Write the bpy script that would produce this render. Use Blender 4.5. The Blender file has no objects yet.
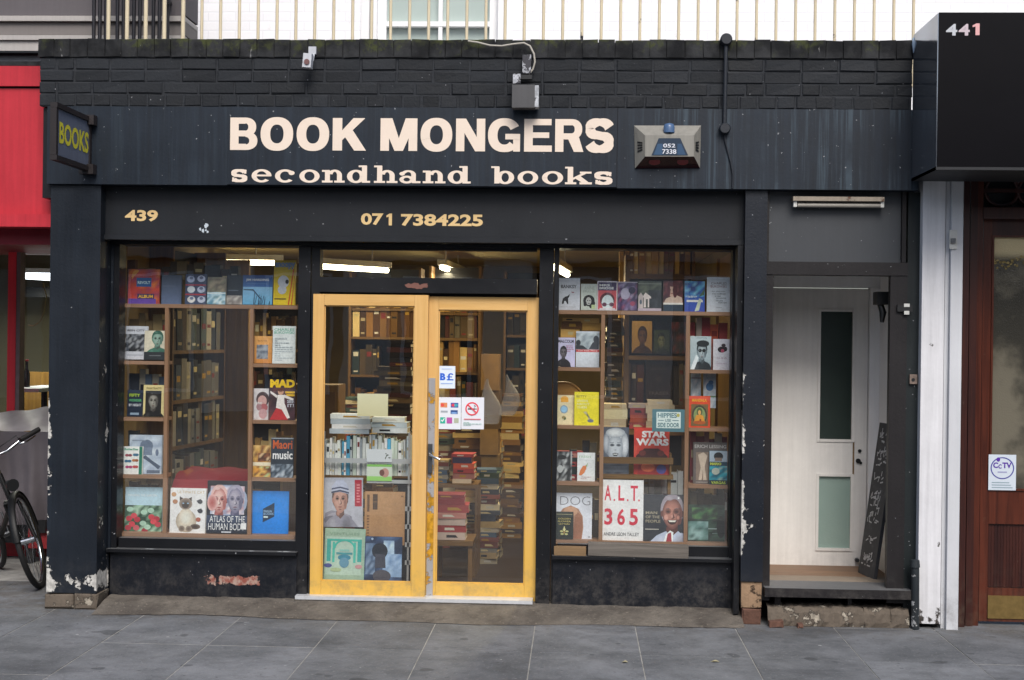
import bpy, math, random
from mathutils import Vector, Matrix
random.seed(7)
S = bpy.context.scene
COL = S.collection
PI = math.pi
# ------------------------------------------------------------------ camera
F = 1350.0
CY, CZ = -8.28, 1.73
YAW, ROLL, PITCH = math.atan(65/F), 0.0125, -0.002
M3 = Matrix.Rotation(YAW, 3, 'Z') @ Matrix.Rotation(PI/2+PITCH, 3, 'X') @ Matrix.Rotation(ROLL, 3, 'Z')
cam = bpy.data.cameras.new('camera'); camo = bpy.data.objects.new('camera', cam); COL.objects.link(camo)
camo.matrix_world = Matrix.Translation((0, CY, CZ)) @ M3.to_4x4()
cam.sensor_width = 36; cam.lens = F/1024*36; cam.clip_end = 2000; cam.clip_start = .05
S.camera = camo
def W(px, py, Y):                      # measured picture point -> metres on the vertical plane y = Y
    d = M3 @ Vector(((px-512)/F, (340-py)/F, -1)); t = (Y-CY)/d.y
    return d.x*t, CZ+d.z*t
def WX(px, Y, py=340): return W(px, py, Y)[0]
def WZ(py, Y, px=512): return W(px, py, Y)[1]
def R(x0, y0, x1, y1, Y):              # picture box -> x0, z0, x1, z1
    xm, ym = (x0+x1)/2, (y0+y1)/2
    return W(x0, ym, Y)[0], W(xm, y1, Y)[1], W(x1, ym, Y)[0], W(xm, y0, Y)[1]
# ------------------------------------------------------------------ colours
def lin(c):
    if isinstance(c, str):
        c = c.lstrip('#'); c = ''.join(q*2 for q in c) if len(c) == 3 else c; c = [int(c[i:i+2], 16)/255 for i in (0, 2, 4)]
        return tuple(v/12.92 if v <= .04045 else ((v+.055)/1.055)**2.4 for v in c)
    return tuple(c)
# ------------------------------------------------------------------ node helper
class NT:
    def __init__(s, name):
        s.m = bpy.data.materials.new(name); s.m.use_nodes = True
        s.t = s.m.node_tree; s.t.nodes.clear()
        s.out = s.n('ShaderNodeOutputMaterial'); s.b = s.n('ShaderNodeBsdfPrincipled')
        s.l(s.b.outputs[0], s.out.inputs[0]); s._pos = None
    def n(s, typ, **k):
        nd = s.t.nodes.new(typ)
        for a, b in k.items(): setattr(nd, a, b)
        return nd
    def l(s, a, b): s.t.links.new(a, b)
    def put(s, v, sock):
        if hasattr(v, 'is_output'): s.l(v, sock)
        elif isinstance(v, (tuple, list)) and sock.type == 'RGBA': sock.default_value = (*v[:3], 1)
        else: sock.default_value = v
    def pos(s):
        if s._pos is None: s._pos = s.n('ShaderNodeNewGeometry').outputs['Position']
        return s._pos
    def obj(s): return s.n('ShaderNodeTexCoord').outputs['Object']
    def xyz(s, v=None):
        q = s.n('ShaderNodeSeparateXYZ'); s.l(v or s.pos(), q.inputs[0]); return q.outputs
    def math(s, op, a, b=0.0, clamp=False):
        q = s.n('ShaderNodeMath', operation=op, use_clamp=clamp); s.put(a, q.inputs[0]); s.put(b, q.inputs[1]); return q.outputs[0]
    def noise(s, scale=5, detail=4, rough=.6, vec=None, stretch=None, dist=0):
        q = s.n('ShaderNodeTexNoise'); q.inputs['Scale'].default_value = scale; q.inputs['Detail'].default_value = detail
        q.inputs['Roughness'].default_value = rough; q.inputs['Distortion'].default_value = dist
        v = vec or s.pos()
        if stretch:
            mp = s.n('ShaderNodeMapping'); mp.inputs['Scale'].default_value = stretch; s.l(v, mp.inputs[0]); v = mp.outputs[0]
        s.l(v, q.inputs['Vector']); return q.outputs['Fac']
    def step(s, v, a, b):               # smooth step from a to b
        q = s.n('ShaderNodeMapRange', interpolation_type='SMOOTHSTEP'); q.inputs['From Min'].default_value = a; q.inputs['From Max'].default_value = b
        s.put(v, q.inputs['Value']); return q.outputs[0]
    def mix(s, f, a, b, mode='MIX'):
        q = s.n('ShaderNodeMix', data_type='RGBA', blend_type=mode); s.put(f, q.inputs[0]); s.put(a, q.inputs[6]); s.put(b, q.inputs[7]); return q.outputs[2]
    def base(s, c): s.put(c, s.b.inputs['Base Color'])
    def rough(s, v): s.put(v, s.b.inputs['Roughness'])
    def spec(s, v): s.put(v, s.b.inputs['Specular IOR Level'])
    def bump(s, h, strength=.3, dist=.01):
        q = s.n('ShaderNodeBump'); q.inputs['Strength'].default_value = strength; q.inputs['Distance'].default_value = dist
        s.l(h, q.inputs['Height']); s.l(q.outputs[0], s.b.inputs['Normal'])
MATS = {}
def paint(name, c, rough=.5, var=.3, streak=.25, chips=None, dust=0, bump=.2, spec=.4, speck=0, scuff=None, metal=0, dustc=(.13, .12, .11), topdust=0, vcol=False, streakc=None):
    """weathered painted surface; chips = (colour, threshold, [(axis, pos, width, strength, zmin, zmax)])"""
    t = NT(name); c = lin(c)
    n1 = t.noise(2.3, 5, .65); n2 = t.noise(1, 5, .7, stretch=(34, 34, 1.3)); n3 = t.noise(60, 3, .6)
    k = t.math('ADD', t.math('MULTIPLY', t.math('SUBTRACT', n1, .5), var*2.2), t.math('MULTIPLY', t.math('SUBTRACT', n2, .5), streak*2.2))
    k = t.math('ADD', k, t.math('MULTIPLY', t.math('SUBTRACT', n3, .5), var*.5))
    col = t.mix(1.0, c, t.mix(t.math('ADD', k, .5, True), (.45,)*3, (1.55,)*3), 'MULTIPLY')
    if streakc:
        sm = t.math('MULTIPLY', t.step(t.noise(1, 6, .72, stretch=(26, 26, .6), dist=.3), .47, .66), t.step(t.noise(1.6, 4, .6), .34, .56)); sx = t.math('ADD', .14, t.math('MULTIPLY', t.step(t.xyz()[0], WX(612, 0), WX(690, 0)), .42)); col = t.mix(t.math('MULTIPLY', sm, sx), col, lin(streakc)); sd = t.step(t.noise(1, 5, .7, stretch=(14, 14, .9)), .56, .7); col = t.mix(t.math('MULTIPLY', sd, .2), col, (.006, .007, .009))
    if vcol:
        va = t.n('ShaderNodeAttribute'); va.attribute_name = 'Col'; col = t.mix(1.0, col, va.outputs['Color'], 'MULTIPLY')
    x, y, z = t.xyz()
    if dust:
        d = t.math('MULTIPLY', t.step(z, .42, .04), t.step(t.noise(13, 8, .75), .40, .72))
        col = t.mix(t.math('MULTIPLY', d, dust), col, dustc)
    if topdust:
        q = t.n('ShaderNodeNewGeometry'); nz = t.xyz(q.outputs['Normal'])[2]
        col = t.mix(t.math('MULTIPLY', t.step(nz, .5, .9), topdust), col, (.35, .36, .37))
    if speck:
        m = t.step(t.noise(48, 2, .5), .745-speck*.04, .765-speck*.04); col = t.mix(t.math('MULTIPLY', m, .8), col, (.32, .33, .35))
    if scuff:
        sc, cx, cz, wx, wz = scuff
        mx = t.math('ABSOLUTE', t.math('DIVIDE', t.math('SUBTRACT', x, cx), wx)); mz = t.math('ABSOLUTE', t.math('DIVIDE', t.math('SUBTRACT', z, cz), wz))
        f = t.math('SUBTRACT', 1.0, t.math('MAXIMUM', mx, mz)); f = t.math('ADD', f, t.math('MULTIPLY', t.math('SUBTRACT', t.noise(9, 5, .7), .5), 1.8))
        col = t.mix(t.step(f, .42, .5), col, t.mix(t.step(t.noise(23, 4, .6), .4, .62), lin(sc), (.40, .29, .24)))
    hgt = t.math('ADD', t.math('MULTIPLY', n3, .4), t.math('MULTIPLY', n1, .8))
    if chips:
        cc, thr, eds = chips
        v = t.noise(9, 7, .68)
        for ax, p, w, st, z0, z1 in eds:
            a = {'x': x, 'y': y, 'z': z}[ax]
            e = t.step(t.math('ABSOLUTE', t.math('SUBTRACT', a, p)), w, 0)
            zz = t.math('MULTIPLY', t.step(z, z0-.12, z0+.05), t.step(z, z1+.25, z1-.05))
            v = t.math('ADD', v, t.math('MULTIPLY', t.math('MULTIPLY', e, zz), st))
        msk = t.step(v, thr, thr+.012)
        edge = t.math('MULTIPLY', t.step(v, thr-.03, thr), t.math('SUBTRACT', 1.0, msk))
        col = t.mix(t.math('MULTIPLY', edge, .6), col, (.02, .018, .016))
        col = t.mix(msk, col, t.mix(t.step(t.noise(30, 4), .35, .7), tuple(v_*.55 for v_ in lin(cc)), lin(cc)))
        hgt = t.math('SUBTRACT', hgt, t.math('MULTIPLY', msk, .9))
    t.base(col); t.spec(spec); t.b.inputs['Metallic'].default_value = metal
    t.rough(t.math('ADD', rough, t.math('MULTIPLY', t.math('SUBTRACT', n1, .5), .35), True))
    t.bump(hgt, bump, .008)
    MATS[name] = t.m; return t.m
def wood(name, c, c2, scale=1, rough=.5, axis='z', grime=0.0, spec=.4, bump=.1):
    t = NT(name); st = {'z': (28, 28, 1.4), 'x': (1.4, 28, 28), 'y': (28, 1.4, 28)}[axis]
    g = t.noise(1.0*scale, 6, .65, stretch=st, dist=.6); g2 = t.noise(2.5, 4, .6)
    col = t.mix(t.step(g, .3, .7), lin(c), lin(c2)); col = t.mix(t.math('MULTIPLY', t.step(g2, .4, .8), .35), col, tuple(v*.6 for v in lin(c)))
    if grime:
        z = t.xyz()[2]
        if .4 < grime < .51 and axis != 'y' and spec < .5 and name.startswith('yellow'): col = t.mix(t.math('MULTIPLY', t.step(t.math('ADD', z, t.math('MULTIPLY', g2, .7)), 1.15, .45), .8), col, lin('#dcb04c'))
        m = t.math('MULTIPLY', t.step(z, .45, .02), t.step(t.noise(11, 6, .7), .42, .68))
        col = t.mix(t.math('MULTIPLY', m, grime), col, (.20, .17, .12))
        m2 = t.step(t.noise(13, 6, .7), .66, .70); col = t.mix(t.math('MULTIPLY', m2, grime*.6), col, (.34, .30, .24))
    t.base(col); t.rough(rough); t.spec(spec); t.bump(g, bump, .004); MATS[name] = t.m; return t.m
def plain(name, c, rough=.6, var=.15, scale=20, metal=0, spec=.5, bump=0):
    t = NT(name); c = lin(c); n = t.noise(scale, 4)
    t.base(t.mix(1.0, c, t.mix(n, (1-var*2,)*3, (1+var*2,)*3), 'MULTIPLY')); t.rough(rough); t.spec(spec); t.b.inputs['Metallic'].default_value = metal
    if bump: t.bump(n, bump, .01)
    MATS[name] = t.m; return t.m
def emit(name, c, s):
    t = NT(name); t.base(lin(c)); t.b.inputs['Emission Color'].default_value = (*lin(c), 1); t.b.inputs['Emission Strength'].default_value = s; MATS[name] = t.m; return t.m
def glass(name, tint=(.93, .96, .95), refl=1.0, dirt=.02, rough=.0):
    t = NT(name); tr = t.n('ShaderNodeBsdfTransparent'); tr.inputs[0].default_value = (*tint, 1)
    gl = t.n('ShaderNodeBsdfGlossy'); gl.inputs['Roughness'].default_value = rough; gl.inputs[0].default_value = (1, 1, 1, 1)
    wv = t.noise(2.2, 2, .5); q = t.n('ShaderNodeBump'); q.inputs['Strength'].default_value = .04; q.inputs['Distance'].default_value = .02; t.l(wv, q.inputs['Height']); t.l(q.outputs[0], gl.inputs['Normal'])
    lw = t.n('ShaderNodeLayerWeight'); lw.inputs[0].default_value = .5
    frv = t.math('ADD', .045, t.math('MULTIPLY', t.math('POWER', lw.outputs['Facing'], 5.0), .9))
    m = t.n('ShaderNodeMixShader'); t.l(t.math('MULTIPLY', frv, refl, True), m.inputs[0]); t.l(tr.outputs[0], m.inputs[1]); t.l(gl.outputs[0], m.inputs[2])
    df = t.n('ShaderNodeBsdfDiffuse'); df.inputs[0].default_value = (.5, .5, .5, 1)
    m2 = t.n('ShaderNodeMixShader'); t.l(t.math('MULTIPLY', t.noise(5, 6, .7), dirt*2), m2.inputs[0]); t.l(m.outputs[0], m2.inputs[1]); t.l(df.outputs[0], m2.inputs[2])
    t.l(m2.outputs[0], t.out.inputs[0]); MATS[name] = t.m; return t.m
# ------------------------------------------------------------------ mesh builder
WL = {}
class MB:
    def __init__(s): s.v = []; s.f = []; s.mi = []; s.c = []; s.smooth = []; s.has = False
    def face(s, pts, mi=0, col=None, smooth=False):
        i = len(s.v); s.v += [tuple(p) for p in pts]; s.f.append(tuple(range(i, i+len(pts)))); s.mi.append(mi)
        s.c.append(col if isinstance(col, list) else [col or (1, 1, 1)]*len(pts)); s.smooth.append(smooth)
        if col is not None: s.has = True
    def grid(s, rows, mi=0, closed=False, smooth=True, col=None):
        i = len(s.v); nr, nc = len(rows), len(rows[0])
        for r in rows: s.v += [tuple(p) for p in r]
        for a in range(nr-1):
            for b in range(nc if closed else nc-1):
                b2 = (b+1) % nc
                s.f.append((i+a*nc+b, i+a*nc+b2, i+(a+1)*nc+b2, i+(a+1)*nc+b)); s.mi.append(mi); s.c.append([col or (1, 1, 1)]*4); s.smooth.append(smooth)
    def hexa(s, b, t, mi=0, col=None):   # b, t: 4 bottom points and 4 top points, same winding (ccw from above)
        s.face([b[3], b[2], b[1], b[0]], mi, col); s.face(t, mi, col)
        for k in range(4):
            j = (k+1) % 4; s.face([b[k], b[j], t[j], t[k]], mi, col)
    def box(s, x0, y0, z0, x1, y1, z1, mi=0, col=None, rot=None, jit=0):
        x0, x1 = min(x0, x1), max(x0, x1); y0, y1 = min(y0, y1), max(y0, y1); z0, z1 = min(z0, z1), max(z0, z1)
        P = [Vector((x, y, z)) for z in (z0, z1) for x, y in ((x0, y0), (x1, y0), (x1, y1), (x0, y1))]
        if jit: P = [p+Vector((random.uniform(-jit, jit), random.uniform(-jit, jit), random.uniform(-jit, jit))) for p in P]
        if rot is not None:
            c = Vector(((x0+x1)/2, (y0+y1)/2, (z0+z1)/2)); P = [c+rot@(p-c) for p in P]
        s.hexa(P[:4], P[4:], mi, col); return s
    def cbox(s, x0, y0, z0, x1, y1, z1, b, mi=0, jit=0, col=None):   # box with its front (-y) edges chamfered
        P = lambda x, y, z: Vector((x+random.uniform(-jit, jit), y+random.uniform(-jit, jit), z+random.uniform(-jit, jit)))
        o = [P(x0, y0+b, z0), P(x1, y0+b, z0), P(x1, y0+b, z1), P(x0, y0+b, z1)]
        f = [P(x0+b, y0, z0+b), P(x1-b, y0, z0+b), P(x1-b, y0, z1-b), P(x0+b, y0, z1-b)]
        k = [Vector((p.x, y1, p.z)) for p in o]
        s.face(f, mi, col)
        for a in range(4):
            c = (a+1) % 4; s.face([o[a], o[c], f[c], f[a]], mi, col); s.face([k[a], k[c], o[c], o[a]], mi, col)
        s.face(k[::-1], mi, col)
    def tube(s, pts, r, n=10, mi=0, caps=True, col=None):
        pts = [Vector(p) for p in pts]; rows = []
        rr = r if isinstance(r, list) else [r]*len(pts)
        up = Vector((.13, .21, .97))
        for k, p in enumerate(pts):
            d = (pts[min(k+1, len(pts)-1)]-pts[max(k-1, 0)]).normalized()
            u = d.cross(up)
            if u.length < .05: u = d.cross(Vector((1, 0, 0)))
            u.normalize(); w = d.cross(u)
            rows.append([p+rr[k]*(math.cos(2*PI*a/n)*u+math.sin(2*PI*a/n)*w) for a in range(n)])
        s.grid(rows, mi, True, True, col)
        if caps: s.face(rows[0], mi, col); s.face(rows[-1][::-1], mi, col)
        return s
    def torus(s, c, e1, e2, r, t, n=40, m=8, mi=0, a0=0, a1=2*PI):
        c, e1, e2 = Vector(c), Vector(e1), Vector(e2); nn = e1.cross(e2); rows = []
        for k in range(n+1):
            a = a0+(a1-a0)*k/n; d = e1*math.cos(a)+e2*math.sin(a)
            rows.append([c+d*(r+t*math.cos(b))+nn*(t*math.sin(b)) for b in [2*PI*q/m for q in range(m)]])
        s.grid(rows, mi, True); return s
    def build(s, name, mats, parent=None, origin=None, bevel=0, rot=None, recalc=True):
        base = Vector((0, 0, 0))
        if parent is not None: base = WL.get(parent.name, Vector((0, 0, 0)))
        if origin is not None: o = Vector(origin)
        elif parent is None:
            xs = list(zip(*s.v)); o = Vector(((min(xs[0])+max(xs[0]))/2, (min(xs[1])+max(xs[1]))/2, min(xs[2])))
        else: o = base.copy()
        me = bpy.data.meshes.new(name); me.from_pydata([Vector(v)-o for v in s.v], [], s.f)
        if not isinstance(mats, (list, tuple)): mats = [mats]
        for m in mats: me.materials.append(m)
        me.polygons.foreach_set('material_index', s.mi); me.polygons.foreach_set('use_smooth', s.smooth)
        if s.has:
            ca = me.color_attributes.new('Col', 'FLOAT_COLOR', 'CORNER'); buf = []
            for cs in s.c:
                for c in cs: buf += [c[0], c[1], c[2], 1.0]
            ca.data.foreach_set('color', buf)
        me.update()
        ob = bpy.data.objects.new(name, me); COL.objects.link(ob); ob.location = o-base
        if rot: ob.rotation_euler = rot
        if parent is not None: ob.parent = parent
        WL[ob.name] = o
        if bevel:
            b = ob.modifiers.new('edge', 'BEVEL'); b.width = bevel; b.segments = 2; b.limit_method = 'ANGLE'
        return ob
def tag(o, label=None, cat=None, group=None, kind=None):
    if label: o['label'] = label
    if cat: o['category'] = cat
    if group: o['group'] = group
    if kind: o['kind'] = kind
    return o
def thing(name, loc, label, cat, group=None):
    o = bpy.data.objects.new(name, None); COL.objects.link(o); o.location = loc; o.empty_display_size = .05; WL[o.name] = Vector(loc)
    return tag(o, label, cat, group)
def B(*a, **k): return MB().box(*a, **k)
# ------------------------------------------------------------------ text
_TX = {}
def textpolys(txt, bold=0.0):
    key = (txt, bold)
    if key in _TX: return _TX[key]
    cu = bpy.data.curves.new('lettering', 'FONT'); cu.body = txt; cu.offset = bold; cu.resolution_u = 3
    ob = bpy.data.objects.new('lettering', cu); COL.objects.link(ob)
    me = bpy.data.meshes.new_from_object(ob.evaluated_get(bpy.context.evaluated_depsgraph_get()))
    bpy.context.view_layer.update()
    V = [(v.co.x, v.co.y) for v in me.vertices]; P = [tuple(p.vertices) for p in me.polygons]
    bpy.data.objects.remove(ob); bpy.data.curves.remove(cu); bpy.data.meshes.remove(me)
    xs = [v[0] for v in V]; ys = [v[1] for v in V]
    x0, x1, y0, y1 = min(xs), max(xs), min(ys), max(ys)
    r = ([((x-x0)/(x1-x0), (y-y0)/(y1-y0)) for x, y in V], P); _TX[key] = r; return r
# ------------------------------------------------------------------ hand drawn sign letters (unit box pieces)
def rc(x0, y0, x1, y1): return [[(x0, y0), (x1, y0), (x1, y1), (x0, y1)]]
def arc(cx, cy, ox, oy, ix, iy, a0=0, a1=360, n=28, p=2.25):
    out = []
    def pt(a, rx, ry):
        c, q = math.cos(a), math.sin(a)
        return (cx+rx*math.copysign(abs(c)**(2/p), c), cy+ry*math.copysign(abs(q)**(2/p), q))
    for k in range(n):
        a, b = math.radians(a0+(a1-a0)*k/n), math.radians(a0+(a1-a0)*(k+1)/n)
        out.append([pt(a, ix, iy), pt(a, ox, oy), pt(b, ox, oy), pt(b, ix, iy)])
    return out
def disc(cx, cy, rx, ry, n=16): return [[(cx+rx*math.cos(2*PI*k/n), cy+ry*math.sin(2*PI*k/n)) for k in range(n)]]
def stroke(path, hx, hy):
    out = []; L = []
    for k, p in enumerate(path):
        a, b = path[max(k-1, 0)], path[min(k+1, len(path)-1)]
        dx, dy = b[0]-a[0], b[1]-a[1]; q = math.hypot(dx, dy) or 1; nx, ny = -dy/q, dx/q
        h = hx*abs(nx)+hy*abs(ny); L.append(((p[0]+nx*h, p[1]+ny*h), (p[0]-nx*h, p[1]-ny*h)))
    for k in range(len(L)-1): out.append([L[k][0], L[k][1], L[k+1][1], L[k+1][0]])
    return out
def spath(rx, ry, a0=12, a1=12):
    p = [(.5+rx*math.cos(math.radians(a)), (1-.28-.015)+ry*math.sin(math.radians(a))) for a in [a0+(270-a0)*k/20 for k in range(21)]]
    q = [(.5+rx*math.cos(math.radians(a)), .295+ry*math.sin(math.radians(a))) for a in [90-(90+180-a1)*k/20 for k in range(21)]]
    m = len(p); p[-1] = (.47, .5); q[0] = (.53, .5); return p[:-2]+[(.42, .515), (.58, .485)]+q[2:]
GL = {
 'B': rc(0, 0, .31, 1)+rc(.31, .81, .56, 1)+rc(.31, .42, .56, .60)+rc(.31, 0, .58, .19)+arc(.54, .71, .41, .29, .12, .115, -90, 90)+arc(.56, .285, .44, .285, .14, .115, -90, 90),
 'O': arc(.5, .5, .5, .52, .205, .29, n=44),
 'K': rc(0, 0, .29, 1)+[[(.27, .30), (.62, .64), (.99, 1), (.63, 1), (.27, .60)]]+[[(.36, .44), (.66, 0), (1.02, 0), (.59, .66)]],
 'M': rc(0, 0, .235, 1)+rc(.765, 0, 1, 1)+[[(0, 1), (.32, 1), (.615, 0), (.385, 0)]]+[[(.68, 1), (1, 1), (.615, 0), (.385, 0)]],
 'N': rc(0, 0, .29, 1)+rc(.71, 0, 1, 1)+[[(0, 1), (.34, 1), (1, 0), (.66, 0)]],
 'G': arc(.5, .5, .5, .52, .21, .29, 30, 318, n=36)+rc(.53, .37, .98, .54)+rc(.77, 0, .98, .45),
 'E': rc(0, 0, .31, 1)+rc(.31, .81, .98, 1)+rc(.31, .42, .90, .59)+rc(.31, 0, 1, .19),
 'R': rc(0, 0, .30, 1)+rc(.3, .81, .6, 1)+rc(.3, .38, .6, .565)+arc(.58, .69, .39, .31, .12, .125, -90, 90)+[[(.44, .44), (.68, 0), (1.02, 0), (.83, .52)]],
 'S': stroke(spath(.365, .205), .145, .108),
 'o': arc(.5, .5, .5, .53, .25, .36, p=2),
 'e': arc(.5, .5, .5, .53, .25, .36, 0, 318, p=2)+rc(.22, .46, .98, .60),
 'c': arc(.5, .5, .5, .53, .25, .36, 35, 318, p=2)+disc(.82, .74, .15, .17),
 'n': rc(.13, .1, .35, .95)+rc(0, 0, .47, .16)+rc(0, .85, .34, 1)+rc(.66, .1, .88, .6)+rc(.54, 0, 1, .16)+arc(.56, .58, .32, .45, .10, .28, 0, 165, p=2),
 'h': rc(.13, .1, .35, 1.35)+rc(0, 0, .47, .16)+rc(0, 1.24, .34, 1.38)+rc(.66, .1, .88, .6)+rc(.54, 0, 1, .16)+arc(.56, .58, .32, .45, .10, .28, 0, 165, p=2),
 'd': arc(.39, .5, .39, .53, .16, .36, p=2)+rc(.64, .1, .86, 1.35)+rc(.64, 0, 1, .16)+rc(.50, 1.24, .85, 1.38),
 'a': arc(.35, .28, .35, .31, .15, .15, p=2)+rc(.56, .1, .78, .72)+arc(.42, .66, .36, .37, .14, .22, 0, 150, p=2)+disc(.13, .74, .13, .15)+rc(.60, 0, 1, .16),
 'b': rc(.14, .02, .36, 1.35)+rc(0, 1.24, .34, 1.38)+arc(.61, .5, .39, .53, .16, .36, p=2),
 'k': rc(.1, .1, .30, 1.35)+rc(0, 0, .42, .16)+rc(0, 1.24, .28, 1.38)+[[(.28, .32), (.28, .50), (.66, .9), (.84, .9)]]+rc(.55, .85, .98, 1)+[[(.36, .48), (.56, .66), (.92, .1), (.66, .1)]]+rc(.54, 0, 1, .16),
 's': stroke(spath(.36, .21, 20, 20), .135, .10)+rc(.80, .66, .94, .98)+rc(.06, .02, .20, .36),
}
# ------------------------------------------------------------------ materials
VCM = None
def print_mat(name, rough, spec, var=.06, coat=0):
    t = NT(name); a = t.n('ShaderNodeAttribute'); a.attribute_name = 'Col'
    k = t.math('ADD', t.math('MULTIPLY', t.noise(9, 4), .5), t.math('MULTIPLY', t.noise(75, 4, .7), .5)); t.base(t.mix(1.0, a.outputs['Color'], t.mix(k, (1-var*2,)*3, (1+var*2,)*3), 'MULTIPLY')); t.rough(rough); t.spec(spec)
    t.b.inputs['Coat Weight'].default_value = coat; t.b.inputs['Coat Roughness'].default_value = .15; MATS[name] = t.m; return t.m
PRINT = print_mat('printed_cover', .4, .4, .30, .25)
SPINE = print_mat('cloth_spine', .75, .2, .18)
SIGNM = print_mat('sign_paint', .55, .3, .05)
PAGES = plain('page_paper', '#cfc4a6', .85, .12, 90)
navy_chips = lambda eds, thr=.70: ('#d5d3cd', thr, eds)
FASCIA = paint('fascia_paint', '#0f1a26', .5, .50, .62, streakc='#465662', chips=navy_chips([('z', WZ(108, 0), .05, .07, 0, 9)], .79), bump=.16, speck=.1)
LOWF = paint('lower_fascia_paint', '#12161c', .5, streakc='#2c333b', var=.35, streak=.25) if False else paint('lower_fascia_paint', '#12161c', .5, .35, .25, chips=navy_chips([], .80), speck=.1, bump=.12)
FRAME = paint('frame_paint', '#0d0f14', .42, .3, .2, dust=.35, speck=.12, bump=.2, topdust=.25)
RISER = paint('riser_paint', '#10141c', .4, .35, .25, dust=.3, speck=.3, bump=.4, scuff=('#8a5045', (WX(238, .2)+WX(240, .2))/2, WZ(580, .2, 238), .27, .05))
RISER2 = paint('riser_paint_right', '#10141c', .4, .4, .25, dust=.45, speck=.4, bump=.4)
BRICKP = paint('brick_paint', '#1e2125', .7, .5, .15, bump=.9, spec=.3, speck=.15, vcol=True)
# mossy coping brick
t = NT('mossy_brick'); n1 = t.noise(16, 6, .7); n2 = t.noise(3, 4, .6); z = t.xyz()[2]
c = t.mix(t.step(t.noise(6, 5), .35, .7), lin('#1b1c1e'), lin('#38393b'))
mo = t.math('MULTIPLY', t.step(t.math('ADD', n1, t.math('MULTIPLY', t.math('SUBTRACT', z, WZ(50, -.02)), 1.8)), .50, .68), t.step(n2, .42, .62))
c = t.mix(t.math('MULTIPLY', mo, .85), c, lin('#454a28')); c = t.mix(t.step(t.noise(7, 3, .5), .705, .72), c, lin('#8d4f3c')); c = t.mix(t.math('MULTIPLY', t.step(t.noise(19, 4, .6, stretch=(1, 1, .35)), .68, .74), .5), c, (.4, .4, .4))
t.base(c); t.rough(.9); t.spec(.2); t.bump(n1, .6, .01); MOSS = t.m
MORTAR = plain('dark_mortar', '#25282d', .9, .3, 40, bump=.5)
PILL = paint('pillar_paint', '#121922', .45, .40, .35, streakc='#2c3844', chips=navy_chips([('x', WX(48, 0), .07, .20, .0, 1.25), ('x', WX(98, 0), .02, .13, .05, 1.1), ('z', .17, .09, .24, -.2, 1.0), ('x', WX(48, 0), .03, .06, 1.3, 2.6), ('x', WX(98, 0), .02, .07, 1.1, 2.4)], .70), dust=.2, speck=.2, bump=.3)
PILR = paint('narrow_pillar_paint', '#121822', .45, .28, .2, chips=navy_chips([('x', WX(743, 0), .05, .20, .35, 1.5), ('x', WX(765, 0), .015, .10, .3, 1.5), ('z', .6, .4, .06, 0, 2)], .70), dust=.3, speck=.5, bump=.3)
BROWNF = paint('brown_black_paint', '#171416', .5, .3, .3, dust=.5, speck=.15, bump=.25, topdust=.3)
PANELG = paint('grey_panel_paint', '#3d4044', .55, .18, .1, bump=.1, speck=.06)
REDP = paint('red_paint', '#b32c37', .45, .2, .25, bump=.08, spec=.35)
REDD = paint('shaded_red_paint', '#7c1626', .5, .2, .1)  # darker red with the shadow under the fascia in its colour; soffit and riser share it
REDPOST = paint('red_post_paint', '#f23a48', .4, .15, .15, chips=('#d8d0c8', .78, []))
GREYR = paint('grey_render', '#5d595c', .85, .15, .1)
MOULD = paint('pale_moulding', '#a9a5a2', .7, .12, .15)
ZINC = paint('lead_flashing', '#6a6e73', .6, .4, .2)
IRON = plain('black_iron', '#15141c', .5, .2)
CREAM = paint('cream_rail_paint', '#cfc2a5', .5, .12, .1, chips=('#2a2a33', .685, [('z', 3.66, .12, .10, 0, 9)]))
WHITEB = NT('white_brick'); t = WHITEB
bt = t.n('ShaderNodeTexBrick'); mp = t.n('ShaderNodeMapping'); mp.inputs['Rotation'].default_value = (PI/2, 0, 0); t.l(t.pos(), mp.inputs[0]); t.l(mp.outputs[0], bt.inputs['Vector'])
bt.inputs['Scale'].default_value = 1; bt.inputs['Brick Width'].default_value = .225; bt.inputs['Row Height'].default_value = .075; bt.inputs['Mortar Size'].default_value = .006; bt.inputs['Mortar Smooth'].default_value = .4
bt.inputs['Color1'].default_value = (.88, .88, .90, 1); bt.inputs['Color2'].default_value = (.84, .84, .86, 1); bt.inputs['Mortar'].default_value = (.80, .80, .83, 1)
t.base(t.mix(t.math('MULTIPLY', t.step(t.noise(6, 6, .7), .62, .72), .35), bt.outputs[0], (.5, .48, .46))); t.rough(.6)
t.bump(t.math('ADD', t.math('MULTIPLY', bt.outputs['Fac'], -1.0), t.math('MULTIPLY', t.noise(25, 4), .6)), .22, .008); WHITEB = t.m
WHITEP = paint('white_paint', '#ececec', .45, .08, .08, dust=.35, dustc=(.28, .27, .25), bump=.1)
WHITEPIL = paint('white_pillar_paint', '#d3d3d6', .5, .16, .22, chips=('#4a4440', .700, [('z', .05, .16, .2, -.2, .6), ('x', WX(941, 0), .02, .06, 0, 1.4)]), dust=.3, dustc=(.35, .34, .32), bump=.15)
GREYPIL = paint('grey_pillar_paint', '#c6c8cc', .5, .1, .1, chips=('#55504c', .74, [('z', .1, .15, .1, -.2, .8)]), dust=.5, bump=.15)
DOORW = paint('white_door_paint', '#e2e0dc', .4, .14, .12, dust=.5, dustc=(.3, .29, .27), bump=.06)
YELW = wood('yellow_door_wood', '#dcb272', '#d0a35f', 1, .45, 'z', .42)
YELR = wood('yellow_rail_wood', '#dcb272', '#d0a35f', 1, .45, 'x', .5)
MAHO = wood('mahogany', '#3d1b12', '#5a2b1c', 1, .3, 'z', .15)
MAHD = wood('dark_mahogany', '#2b1412', '#401f18', 1, .35, 'z', .2)
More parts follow.
